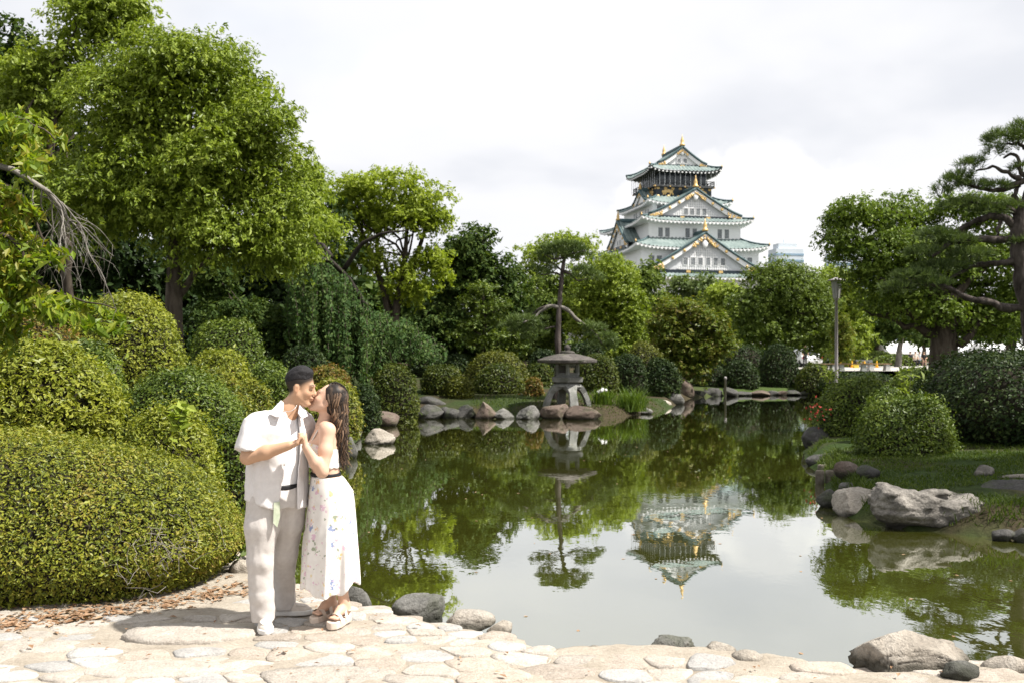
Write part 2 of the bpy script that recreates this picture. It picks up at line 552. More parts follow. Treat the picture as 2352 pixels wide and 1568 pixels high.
def ground_z(x, y):
    x = np.asarray(x, float); y = np.asarray(y, float)
    d = pond_dist(x, y)
    p3 = np.stack([x, y, x * 0], -1)
    right = smooth(3.5, 7.5, x) * smooth(9, 12, y)
    far_right = smooth(8, 16, x) * smooth(36, 50, y)
    slope = np.where(right > 0.5, 0.055, 0.115)
    cap = 1.9 * (1 - right) + 1.0 * right
    cap = cap * (1 - far_right) + 1.25 * far_right
    leftb = smooth(-2.5, -3.4, x) * smooth(9.2, 11.0, y) * smooth(36, 32, y)
    rise = np.minimum(0.33 * smooth(0.0, 0.45, d) + slope * np.maximum(d - 0.4, 0) + leftb * 0.62 * smooth(0.25, 1.9, d), cap)
    rise = rise + 0.05 * fbm(p3, 0.7, 3) * smooth(0.2, 2, d)
    bed = -0.06 - 0.8 * smooth(0, 1.8, -d)
    z = np.where(d > 0, rise, bed)
    near = smooth(9.9, 8.9, y) * smooth(-3.1, -2.5, x) * smooth(0, 0.25, d)
    z = np.where(near > 0, z * (1 - near) + np.minimum(z, 0.14) * near, z)
    lf = smooth(-2.4, -3.0, x) * smooth(11, 9.2, y) * (d > 0.05)
    z = z * (1 - lf) + np.minimum(z, 0.30) * lf
    return z
def gz(x, y): return float(ground_z(np.array([x]), np.array([y]))[0])

def axis(pieces):
    out = []
    for a, b, s in pieces: out += list(np.arange(a, b, s))
    return np.array(out + [pieces[-1][1]])
gx = axis([(-2500,-300,220),(-300,-60,24),(-60,-22,2.4),(-22,-6,0.8),(-6,8,0.30),(8,26,0.8),(26,80,3),(80,300,22),(300,2500,220)])
gy = axis([(-200,-20,30),(-20,3,2),(3,9,0.3),(9,26,0.4),(26,60,0.6),(60,140,3),(140,500,30),(500,3500,250)])
GX, GY = np.meshgrid(gx, gy, indexing='ij')
GZ = ground_z(GX, GY)
pts = np.stack([GX, GY, GZ], -1)
nn = fbm(pts, 0.5, 9) + 0.5 * fbm(pts, 2.5, 4)
soil = np.array([0.048, 0.038, 0.023]); moss = np.array([0.028, 0.042, 0.013]); grass_c = np.array([0.030, 0.050, 0.012])
t = smooth(-0.15, 0.25, nn)[..., None]
gcol = soil * (1 - t) + moss * t
gr = (smooth(3.8, 4.6, GX) * smooth(10, 11.5, GY) * smooth(30, 22, GY))[..., None] * smooth(-0.5, -0.1, nn)[..., None]
gcol = gcol * (1 - gr) + grass_c * gr
dirt = (smooth(0.6, 0.2, np.hypot((GX - 7.4) / 2.2, (GY - 13.2) / 0.75)))[..., None]
gcol = gcol * (1 - dirt) + np.array([0.13, 0.10, 0.065]) * dirt
lawn = (smooth(8, 12, GX) * smooth(50, 56, GY) * smooth(75, 60, GY))[..., None]
gcol = gcol * (1 - lawn) + np.array([0.05, 0.075, 0.02]) * lawn
nx_, ny_ = GX.shape
ii = np.arange(nx_ * ny_).reshape(nx_, ny_)
quads = np.stack([ii[:-1,:-1], ii[1:,:-1], ii[1:,1:], ii[:-1,1:]], -1).reshape(-1, 4)
def ground_mat():
    b = NB('earth')
    a = b.new('ShaderNodeAttribute', attribute_name='col')
    n = b.noise(9, 6, 0.65)
    col = b.mix(0.8, a.outputs['Color'], b.ramp(n, [(0.3, 0.45), (0.7, 1.5)]), 'MULTIPLY')
    return b.done(b.bsdf(col, 0.95, b.bump(b.noise(30, 5, 0.7), 0.6, 0.03), 0.1))
M_earth = ground_mat()
ground = tag(quick_mesh('ground', pts.reshape(-1, 3), quads, M_earth, None, True, vcol=gcol.reshape(-1, 3)), kind='structure')

# ---- pond water
def water_mat():
    b = NB('pond_water')
    mp = b.new('ShaderNodeMapping'); mp.inputs['Scale'].default_value = (1.0, 0.55, 1.0)
    b.l.new(b.tc.outputs['Object'], mp.inputs['Vector'])
    n1 = b.noise(2.6, 3, 0.5, 0.4, mp.outputs[0]); n2 = b.noise(11, 2, 0.5, 0.3, mp.outputs[0])
    patch = b.ramp(b.noise(0.35, 3, 0.5), [(0.42, 0.25), (0.62, 1.0)])
    h = b.math('ADD', b.math('MULTIPLY', n1, 0.7), b.math('MULTIPLY', n2, 0.22))
    h = b.math('MULTIPLY', h, patch)
    bm = b.bump(h, 0.13, 0.02)
    murk = b.ramp(b.noise(0.8, 4, 0.55), [(0.3, (0.048, 0.053, 0.008)), (0.7, (0.062, 0.066, 0.010))])
    df = b.new('ShaderNodeBsdfDiffuse'); b.l.new(murk, df.inputs['Color'])
    gl = b.new('ShaderNodeBsdfGlossy'); gl.inputs['Roughness'].default_value = 0.012
    gl.inputs['Color'].default_value = (0.97, 0.98, 0.98, 1)
    b.l.new(bm, gl.inputs['Normal'])
    fr = b.new('ShaderNodeFresnel'); fr.inputs['IOR'].default_value = 1.33; b.l.new(bm, fr.inputs['Normal'])
    fac = b.math('MULTIPLY', b.math('POWER', fr.outputs[0], 0.36), 1.10, True)
    m = b.new('ShaderNodeMixShader'); b.l.new(fac, m.inputs[0])
    b.l.new(df.outputs[0], m.inputs[1]); b.l.new(gl.outputs[0], m.inputs[2])
    return b.done(m.outputs[0])
M_water = water_mat()
wx, wy = np.linspace(-6.5, 30, 60), np.linspace(4.6, 60, 90)
WX, WY = np.meshgrid(wx, wy, indexing='ij')
wi = np.arange(WX.size).reshape(WX.shape)
tag(quick_mesh('pond_water', np.stack([WX, WY, WX * 0], -1).reshape(-1, 3),
    np.stack([wi[:-1,:-1], wi[1:,:-1], wi[1:,1:], wi[:-1,1:]], -1).reshape(-1, 4), M_water), kind='structure')

# ---- stone path in the foreground
def path_mat():
    b = NB('sandy_mortar')
    n = b.noise(3.0, 6, 0.65); n2 = b.noise(40, 5, 0.7); n3 = b.noise(180, 3, 0.6)
    col = b.ramp(n, [(0.3, (0.29, 0.25, 0.20)), (0.55, (0.39, 0.345, 0.285)), (0.75, (0.46, 0.415, 0.355))])
    col = b.mix(0.55, col, b.ramp(n2, [(0.3, 0.6), (0.65, 1.15)]), 'MULTIPLY')
    h = b.math('ADD', n2, b.math('MULTIPLY', n3, 0.5))
    return b.done(b.bsdf(col, 0.95, b.bump(h, 0.7, 0.02), 0.1))
M_path = path_mat()
PX, PY = np.meshgrid(np.arange(-5.0, 5.6, 0.045), np.arange(2.0, 9.6, 0.045), indexing='ij')
def path_z(x, y):
    d = pond_dist(x, y)
    p3 = np.stack([x, y, x * 0], -1)
    z = 0.325 + 0.030 * fbm(p3, 1.3, 21) + 0.016 * fbm(p3, 6, 22, 3)
    e = d + 0.17 + 0.36 * smooth(0.1, 0.6, x) * smooth(2.0, 1.6, x) + 0.10 * fbm(p3, 2.2, 31) + 0.04 * fbm(p3, 9, 33, 2)
    z = z - 0.10 * smooth(0.30, 0.0, e) - 0.9 * smooth(0.04, -0.16, e)
    left = smooth(-2.35, -3.0, x + 0.28 * (y - 8.0) * 0)
    return z
PZ = path_z(PX, PY)
pi_ = np.arange(PX.size).reshape(PX.shape)
pq = np.stack([pi_[:-1,:-1], pi_[1:,:-1], pi_[1:,1:], pi_[:-1,1:]], -1).reshape(-1, 4)
keep = PZ.ravel()[pq].max(1) > -0.35
path = tag(quick_mesh('path', np.stack([PX, PY, PZ], -1).reshape(-1, 3), pq[keep], M_path), kind='structure')

# stones set into the path: one object each, children of the path
def unit_sphere(sub):
    import bmesh
    bm = bmesh.new(); bmesh.ops.create_icosphere(bm, subdivisions=sub, radius=1.0)
    v = np.array([x.co[:] for x in bm.verts]); f = np.array([[x.index for x in q.verts] for q in bm.faces]); bm.free()
    return v, f
SPH = {k: unit_sphere(k) for k in (2, 3, 4, 5)}
def stone_mat(name, c1, c2, c3, scale=3.0, speck=60, bump=0.5, rough=0.85, moss=None, wet=False):
    b = NB(name)
    oi = b.new('ShaderNodeObjectInfo')
    add = b.new('ShaderNodeVectorMath', operation='ADD')
    b.l.new(b.tc.outputs['Object'], add.inputs[0]); b.l.new(b.math('MULTIPLY', oi.outputs['Random'], 37.0), add.inputs[1])
    vec = add.outputs[0]
    n = b.noise(scale, 7, 0.65, 0.5, vec)
    col = b.ramp(n, [(0.28, c1), (0.5, c2), (0.72, c3)])
    sp = b.noise(speck, 4, 0.7, 0, vec)
    col = b.mix(0.55, col, b.ramp(sp, [(0.32, 0.45), (0.6, 1.12)]), 'MULTIPLY')
    tone = b.math('ADD', b.math('MULTIPLY', oi.outputs['Random'], 0.28), 0.86)
    hs = b.new('ShaderNodeHueSaturation'); b.l.new(col, hs.inputs['Color']); b.l.new(tone, hs.inputs['Value'])
    col = hs.outputs[0]
    if moss:
        mk = b.ramp(b.noise(scale * 1.3, 5, 0.6, 0.3, vec), [(0.52, 0.0), (0.64, 1.0)])
        col = b.mix(b.math('MULTIPLY', mk, moss), col, (0.05, 0.065, 0.025))
    if wet:      # damp, algae-stained foot where the stone meets the pond
        sx = b.new('ShaderNodeSeparateXYZ'); b.l.new(b.tc.outputs['Object'], sx.inputs[0])
        wl_ = b.ramp(b.math('ADD', sx.outputs['Z'], b.math('MULTIPLY', b.noise(6, 4, .6, 0, vec), .10)), [(0.085, 1.0), (0.14, 0.0)])
        col = b.mix(b.math('MULTIPLY', wl_, .78), col, (0.020, 0.021, 0.013))
    h = b.math('ADD', b.noise(scale * 4, 6, 0.7, 0.2, vec), b.math('MULTIPLY', sp, 0.25))
    return b.done(b.bsdf(col, rough, b.bump(h, bump, 0.06), 0.25))
M_cobble = [stone_mat('cobble_tan', (0.34,0.30,0.255), (0.43,0.385,0.335), (0.50,0.455,0.40), 9, 70, 0.5),
            stone_mat('cobble_grey', (0.33,0.32,0.305), (0.41,0.395,0.375), (0.48,0.465,0.44), 9, 70, 0.5),
            stone_mat('cobble_brown', (0.31,0.265,0.215), (0.39,0.335,0.28), (0.46,0.405,0.35), 9, 70, 0.5)]
M_rock = {
 'pale': stone_mat('rock_pale', (0.23,0.20,0.165), (0.36,0.32,0.27), (0.45,0.41,0.36), 2.2, 40, 0.9, wet=True),
 'grey': stone_mat('rock_grey', (0.09,0.088,0.08), (0.165,0.16,0.148), (0.26,0.25,0.235), 2.2, 40, 0.9, 0.9, 0.35, wet=True),
 'dark': stone_mat('rock_dark', (0.04,0.04,0.038), (0.075,0.072,0.068), (0.12,0.115,0.105), 2.0, 40, 0.9, 0.8, 0.6, wet=True),
 'brown': stone_mat('rock_brown', (0.075,0.055,0.045), (0.14,0.105,0.085), (0.20,0.16,0.135), 2.0, 40, 0.9, 0.9, 0.4, wet=True),
 'mottled': stone_mat('rock_mottled', (0.075,0.07,0.062), (0.24,0.22,0.195), (0.44,0.405,0.36), 4.5, 26, 1.0, 0.85, wet=True),
}
def clip_cell(poly, p, q):
    """keep the part of poly nearer to p than to q"""
    m, n = (p + q) / 2, q - p; out = []
    for i in range(len(poly)):
        a, b = poly[i], poly[(i + 1) % len(poly)]; da, db = (a - m) @ n, (b - m) @ n
        if da <= 0: out.append(a)
        if (da < 0) != (db < 0) and da != db: out.append(a + (b - a) * (da / (da - db)))
    return out
def paving_stone(poly, h, r, inset):
    """low irregular slab from a 2D outline (metres, about its own centre)"""
    P2 = np.array(poly)
    for _ in range(1 if len(poly) < 12 else 2):          # chop and round the corners
        nx = np.roll(P2, -1, 0); P2 = np.stack([P2 * .78 + nx * .22, P2 * .22 + nx * .78], 1).reshape(-1, 2)
        keep_ = np.linalg.norm(P2 - np.roll(P2, 1, 0), axis=1) > .006; P2 = P2[keep_]
    k = len(P2); size = np.sqrt(np.mean(np.sum(P2 ** 2, 1)))
    P2 = P2 * (1 - inset / size) * (1 + r.normal(0, .018, (k, 1)))
    tilt = r.normal(0, .035, 2); v = []
    for i, (s_, z) in enumerate(((1.0, -.05), (1.0, h * .45), (1 - .010 / size, h * .86), (.72, h), (.36, h * 1.05))):
        q = P2 * s_; zz = np.full(k, z)
        if i > 1: zz = zz + q @ tilt + r.normal(0, h * .10, k)
        v.append(np.c_[q, zz])
    v = np.concatenate(v + [np.array([[0, 0, h * 1.06]])]); f = []
    for i in range(4):
        for j in range(k): f.append((i*k+j, i*k+(j+1)%k, (i+1)*k+(j+1)%k, (i+1)*k+j))
    for j in range(k): f.append((4*k+j, 4*k+(j+1)%k, 5*k))
    me = bpy.data.meshes.new('path_stone'); me.from_pydata(v.tolist(), [], f)
    me.polygons.foreach_set('use_smooth', [True] * len(me.polygons)); me.update()
    return me
r = np.random.default_rng(77)
AX = 1.35                                                # stones are wider than deep
seeds = []
for spacing, tries_ in ((.25, 500), (.17, 1500), (.125, 3500)):
    cx_, cy_ = r.uniform(-4.1, 4.0, tries_), r.uniform(4.9, 8.7, tries_)
    for x, y in zip(cx_, cy_):
        sp = spacing * (1.25 if y < 6.3 else 1.0)
        if not seeds or np.min(np.hypot((np.array(seeds)[:, 0] - x) / AX, np.array(seeds)[:, 1] - y)) > sp: seeds.append((x, y))
    if len(seeds) > 700: break
seeds = np.array(seeds); sd_ = pond_dist(seeds[:, 0], seeds[:, 1]); sz_ = path_z(seeds[:, 0], seeds[:, 1])
bigs = [(-2.13, 6.56, .43, .25, .030), (-1.05, 5.66, .40, .18, .020), (-2.1, 5.80, .42, .17, .018)]
for bx_, by_, ba, bb_, bh in bigs:
    th = np.linspace(0, 2 * math.pi, 13, endpoint=False); rr = 1 + r.normal(0, .05, 13)
    o = link('path_stone', paving_stone(np.c_[np.cos(th) * ba * rr, np.sin(th) * bb_ * rr], bh, r, .0), path); o.data.materials.append(M_cobble[0])
    o.location = (bx_, by_, float(path_z(np.array([bx_]), np.array([by_]))[0]) - .004)
count = 0
order = np.argsort(np.abs(seeds[:, 0]) * .3 + np.abs(seeds[:, 1] - 6.3))
for i in order:
    p = seeds[i]
    if count >= 292 or (p[0] < -1.95 and p[1] > 7.0) or sd_[i] < .0 or sz_[i] < .20: continue
    if r.random() < .10 or any(((p[0] - q[0]) / (q[2] * 1.1)) ** 2 + ((p[1] - q[1]) / (q[3] * 1.15)) ** 2 < 1 for q in bigs): continue
    pn = p / np.array([AX, 1]); dd = (seeds / np.array([AX, 1])) - pn; nb = np.argsort((dd ** 2).sum(1))[1:15]
    poly = [pn + np.array(c) * .3 for c in ((-1, -1), (1, -1), (1, 1), (-1, 1))]
    for j in nb: poly = clip_cell(poly, pn, seeds[j] / np.array([AX, 1]))
    if len(poly) < 3: continue
    poly = np.array(poly) * np.array([AX, 1]); c = poly.mean(0)
    o = link('path_stone', paving_stone(poly - c, r.uniform(.006, .017), r, r.uniform(.002, .016)), path)
    o.data.materials.append(M_cobble[int(r.choice([0, 0, 0, 1, 1, 2]))]); o.location = (c[0], c[1], float(sz_[i]) - .003); count += 1

# ---- boulders
PLANES = {31: [((-.97,-.22,.08),.52), ((-.10,-.30,.95),.38), ((.36,-.15,.92),.42), ((.80,-.3,.50),.60), ((-.1,-.95,.30),.52), ((-.5,.4,.75),.55), ((.3,.9,.3),.6)]}
def rock_mesh(seed, sub=4, cuts=9, rough=0.16, blocky=0.72):
    r = np.random.default_rng(seed); v, f = SPH[sub]; v = v.copy()
    pl = [(nrm(np.array(n_)), c_) for n_, c_ in PLANES[seed]] if seed in PLANES else [(nrm(r.normal(0, 1, 3) * np.array([1, 1, 0.9])), r.uniform(blocky - 0.12, blocky + 0.16)) for _ in range(cuts)]
    for n, c in pl:
        d = v @ n - c
        v = v - np.outer(np.maximum(d, 0) * 0.92, n)
    rough = .04 if seed in PLANES else rough
    v = v * (1 + rough * fbm(v, 1.3, seed % 50, 3)[:, None]) + 0.035 * np.stack([fbm(v, 4, seed % 40 + k, 3) for k in range(3)], 1)
    ridge = np.abs(fbm(v * np.array([1, 1, 2.2]), 2.6, seed % 30 + 7, 3)); v = v * (1 - 0.10 * smooth(0.08, 0.0, ridge)[:, None])
    if seed == 137:      # long boulder: raised left shoulder, sagging middle, overhanging foot
        u = v[:, 0]; v[:, 2] = v[:, 2] + (0.30 * np.exp(-((u + .62) / .22) ** 2) - 0.16 * np.exp(-((u + .15) / .22) ** 2) + .14 * np.exp(-((u - .45) / .3) ** 2)) * (v[:, 2] > -.1); v[:, 1] += .30 * np.minimum(v[:, 2], .2) * -1
        v = v + .07 * np.stack([fbm(v * np.array([.8, 1, 2.6]), 2.4, 60 + k, 4) for k in range(3)], 1)
    v = v / np.array([np.ptp(v[:,0])/2, np.ptp(v[:,1])/2, np.ptp(v[:,2])/2])
    return v, f
def rock(px0, px1, ytop, ybase, kind, label, base_z=0.0, depth=0.75, seed=None, sub=4, group=None, blocky=0.72, sink=0.3, d=None, cuts=9, cat='rock', rotz=0.0):
    D = d or (CAMZ - base_z) * F / (ybase - HZ)
    w = (px1 - px0) / F * D; hgt = (ybase - ytop) / F * D
    seed = seed if seed is not None else int(px0 * 7 + ybase)
    v, f = rock_mesh(seed, sub, cuts, blocky=blocky)
    full = hgt * (1 + sink)
    v = v * np.array([w / 2, w * depth / 2, full / 2])
    if rotz:
        c_, s_ = math.cos(rotz), math.sin(rotz); v = np.stack([v[:,0]*c_-v[:,1]*s_, v[:,0]*s_+v[:,1]*c_, v[:,2]], 1)
    v[:, 2] += hgt - full / 2
    o = quick_mesh('rock', v, f, M_rock[kind], None, True)
    o.location = (Xat((px0 + px1) / 2, D), D + w * depth * 0.30, base_z)
    return tag(o, label, cat, group)
near_g, far_g, right_g, left_g = 'rocks at the path edge', 'rocks along the far shore', 'rocks of the right bank', 'rocks by the left shore'
rock(1966, 2245, 1448, 1545, 'pale', 'large angular boulder at the right end of the foreground path', 0.31, 0.6, 31, 5, near_g, 0.66, 0.5)
rock(2168, 2262, 1538, 1572, 'grey', 'small smooth grey stone in front of the large angular path boulder', 0.33, 0.8, 33, 3, near_g, d=5.62)
rock(903, 1024, 1368, 1428, 'grey', 'flat-topped grey boulder at the water just right of the couple', 0.05, 0.8, 41, 4, near_g)
rock(1020, 1135, 1406, 1446, 'pale', 'low rounded tan boulder on the path edge beside the flat-topped grey one', 0.16, 0.8, 43, 4, near_g)
rock(1120, 1180, 1428, 1462, 'pale', 'small tan block at the path edge right of the low tan boulder', 0.22, 0.9, 44, 3, near_g)
rock(1497, 1612, 1464, 1512, 'grey', 'domed grey boulder in the middle of the near path edge', 0.2, 0.8, 47, 4, near_g)
rock(1622, 1694, 1478, 1520, 'pale', 'whitish round stone right of the domed boulder at the path edge', 0.24, 0.9, 48, 3, near_g)
rock(1688, 1768, 1500, 1536, 'pale', 'low whitish slab-like stone between round stone and angular boulder', 0.26, 0.9, 49, 3, near_g)
rock(1340, 1400, 1488, 1512, 'pale', 'low pale stone at the inner bend of the path edge', 0.26, 0.9, 52, 3, near_g)
rock(2262, 2420, 1512, 1562, 'pale', 'long flat pale slab at the right border behind the angular boulder', 0.28, 0.5, 55, 3, near_g)
rock(786, 850, 1345, 1412, 'grey', 'dark grey boulder half hidden behind the floral skirt', 0.0, 0.9, 57, 4, near_g)
rock(512, 592, 1278, 1345, 'pale', 'pale boulder between the big hedge and the cream trousers', 0.2, 0.9, 58, 4, near_g)
# left shore
rock(833, 905, 984, 1020, 'pale', 'pale angular boulder standing alone in the water left of the lantern', 0, 0.8, 61, 4, left_g, 0.64)
rock(822, 914, 942, 978, 'brown', 'broad reddish-brown boulder on the left shore under clipped bushes', 0, 0.7, 62, 4, left_g)
rock(794, 832, 974, 1006, 'grey', 'rounded grey boulder beside the dark wavy hair', 0, 0.9, 63, 3, left_g)
rock(784, 822, 1004, 1052, 'grey', 'grey boulder at the waterline just right of the hair ends', 0, 0.9, 64, 3, left_g)
# shore left of the lantern
for i, (a, b_, t, y, k) in enumerate([(1188,1246,930,962,'grey'), (1130,1180,936,961,'grey'), (1088,1142,922,961,'brown'), (1044,1098,932,960,'dark'),
        (1006,1056,934,960,'dark'), (946,1022,926,961,'dark'), (916,958,908,962,'brown')]):
    words = ['first', 'second', 'third', 'fourth', 'fifth', 'sixth', 'seventh'][i]
    rock(a, b_, t, y, k, f'{words} shoreline rock to the left of the stone lantern slab', 0, 0.9, 70 + i, 4, far_g, 0.6)
rock(946, 1030, 916, 946, 'dark', 'long dark ledge stone above the shoreline under the bushes', 0.25, 0.5, 81, 3, far_g, d=36.3)
rock(1244, 1316, 928, 961, 'brown', 'left half of the purple-brown slab under the stone lantern', 0, 0.8, 90, 4, far_g, 0.62)
rock(1300, 1386, 930, 962, 'brown', 'right half of the purple-brown slab under the stone lantern', 0, 0.8, 91, 4, far_g, 0.62)
for i, (a, b_, t, y, k) in enumerate([(1386,1416,934,952,'grey'), (1412,1434,940,952,'brown'), (1432,1454,941,952,'grey'), (1452,1472,940,951,'brown'), (1470,1500,936,950,'grey')]):
    rock(a, b_, t, y, k, f'{["first","second","third","fourth","fifth"][i]} small edging stone to the right of the lantern slab', 0, 0.9, 92 + i, 3, far_g)
rock(1500, 1544, 918, 934, 'pale', 'low pale stone lying in the water right of the iris clumps', 0, 0.8, 98, 3, far_g)
rock(1520, 1572, 893, 928, 'grey', 'grey mossy boulder between pale flat stone and standing brown boulder', 0, 0.9, 99, 3, far_g)
rock(1544, 1598, 866, 914, 'brown', 'tall upright brown boulder on the far shore', 0, 0.7, 100, 4, far_g, 0.75)
for i, (a, b_, t, y, k) in enumerate([(1590,1624,895,911,'dark'), (1614,1668,890,909,'dark'), (1660,1698,888,909,'dark'), (1688,1728,897,908,'dark'),
        (1718,1770,895,908,'brown'), (1760,1790,896,907,'dark'), (1782,1816,895,907,'brown'), (1806,1842,896,907,'dark'), (1834,1868,896,906,'dark'), (1858,1894,895,906,'dark')]):
    w = ['first','second','third','fourth','fifth','sixth','seventh','eighth','ninth','tenth'][i]
    rock(a, b_, t, y, k, f'{w} waterline stone to the right of the upright brown boulder', 0, 0.9, 110 + i, 3, far_g, 0.6)
# right bank
rock(1848, 1936, 978, 1036, 'dark', 'dark sloping boulder under the bush with red flowers', 0, 0.8, 130, 4, right_g, 0.66)
rock(1858, 1932, 1038, 1072, 'dark', 'low dark boulder at the waterline below the sloping boulder', 0, 0.8, 131, 4, right_g)
rock(1918, 1978, 1060, 1092, 'brown', 'left of two dark round stones on the grass by the stump edging', 0.34, 0.9, 132, 3, right_g)
rock(1970, 2026, 1066, 1098, 'dark', 'right of two dark round stones on the grass by the stump edging', 0.36, 0.9, 133, 3, right_g)
rock(1926, 1976, 1108, 1128, 'grey', 'flat grey stone in the grass behind the pale block of the right bank', 0.2, 0.9, 134, 3, right_g)
rock(1878, 1932, 1124, 1164, 'dark', 'dark rounded stone leftmost at the water before the right bank', 0, 0.9, 135, 4, right_g)
rock(1926, 2034, 1122, 1186, 'pale', 'pale tan block left of the long bank boulder', 0, 0.8, 136, 4, right_g, 0.66)
S_W, S_H, S_D = 284 / F * 12.35, 104 / F * 12.35, 12.35
LB = SDF((-1.25, -.75, -.45), (1.25, .75, 1.0), .028)
LB.ell((-.72, .05, .35), (.36, .50, .40), .1); LB.ell((-.30, 0, .22), (.55, .52, .40), .14); LB.ell((.30, .02, .16), (.62, .55, .38), .14); LB.ell((.80, .08, .08), (.34, .48, .38), .12); LB.ell((.1, .1, -.1), (.85, .45, .35), .1)
_g = LB.sub(LB.lo, LB.lo + LB.h * (LB.n - 1))[1]
LB.V = np.maximum(LB.V, (_g @ nrm(np.array([.14, -.28, .95]))) - .56).astype(np.float32)
LB.V = np.maximum(LB.V, (_g @ nrm(np.array([.05, -.98, -.12]))) - .44).astype(np.float32)
LB.disp(lambda g: .20 * np.abs(fbm(g * np.array([.6, 1, 2.2]), 1.9, 5, 4)) + .10 * fbm(g * np.array([1, 1, 1.6]), 4.5, 6, 3) - .05)
_v, _q = LB.mesh(); _v = _v * np.array([S_W / np.ptp(_v[:, 0]), S_W * .46 / np.ptp(_v[:, 1]), S_H * 1.28 / np.ptp(_v[:, 2])]); _v[:, 2] -= _v[:, 2].max() - S_H
o = quick_mesh('rock', _v, _q, M_rock['mottled'], None, True); o.location = (Xat(2148, S_D), S_D + S_W * .12, 0)
tag(o, 'long mottled grey boulder overhanging the water on the right bank', 'rock', right_g)
rock(2282, 2336, 1214, 1242, 'dark', 'small dark round stone right of the long bank boulder', 0, 0.9, 138, 3, right_g)
rock(2330, 2392, 1214, 1246, 'dark', 'dark stone at the right border by the water', 0, 0.9, 139, 3, right_g)
rock(2268, 2400, 1128, 1212, 'dark', 'dark shadowed slab behind the long bank boulder at the right border', 0.05, 0.7, 140, 4, right_g, d=13.2)
rock(2238, 2288, 1068, 1096, 'mottled', 'mottled stone lying alone on the grass of the right bank', 0.42, 0.7, 141, 3, right_g)
rock(2300, 2400, 1088, 1102, 'pale', 'flat pale stepping stone on the grass near the right border', 0.42, 0.5, 142, 3, right_g)
rock(2190, 2300, 1128, 1140, 'grey', 'flat grey stepping stone on the bare earth of the bank', 0.3, 0.5, 143, 3, right_g, d=13.9)

# ================================================================== CASTLE TOWER
M_plaster = surf('white_plaster', (0.80,0.80,0.80), (0.86,0.86,0.86), 0.6, 0.8, 0.05, c3=(0.83,0.83,0.835))
M_lattice = surf('gable_lattice', (0.56,0.57,0.59), (0.64,0.65,0.67), 0.8, 0.8, 0.05)
M_copper = surf('green_copper_tile', (0.11,0.15,0.148), (0.18,0.23,0.222), 0.5, 0.6, 0.2, c3=(0.25,0.30,0.288), fine=6)
M_copper_dark = surf('dark_copper_ridge', (0.04,0.075,0.085), (0.075,0.12,0.125), 0.8, 0.6, 0.2)
M_black = surf('black_lacquer', (0.010,0.018,0.026), (0.018,0.030,0.040), 1.0, 0.4, 0.05, spec=0.4)
M_gold = surf('gold_leaf', (0.50,0.33,0.11), (0.68,0.47,0.20), 3.0, 0.45, 0.3, metal=0.2, spec=0.5)
M_pane = surf('castle_pane', (0.05,0.06,0.07), (0.11,0.125,0.14), 0.7, 0.3, 0.0, spec=0.5)
M_bar = surf('window_bar', (0.45,0.47,0.48), (0.55,0.57,0.58), 2, 0.7, 0.0)
M_wood_dark = surf('dark_balcony_wood', (0.05,0.055,0.06), (0.10,0.10,0.10), 2, 0.6, 0.1)
M_ashlar = surf('castle_base_stone', (0.22,0.21,0.19), (0.36,0.34,0.31), 0.4, 0.9, 0.5, fine=3)
TH = math.radians(13)
castle = empty('castle_tower', (39.75, 245.85, 0), 'white Japanese castle tower with tiered green copper roofs and gold ornaments', 'castle', rotz=TH)

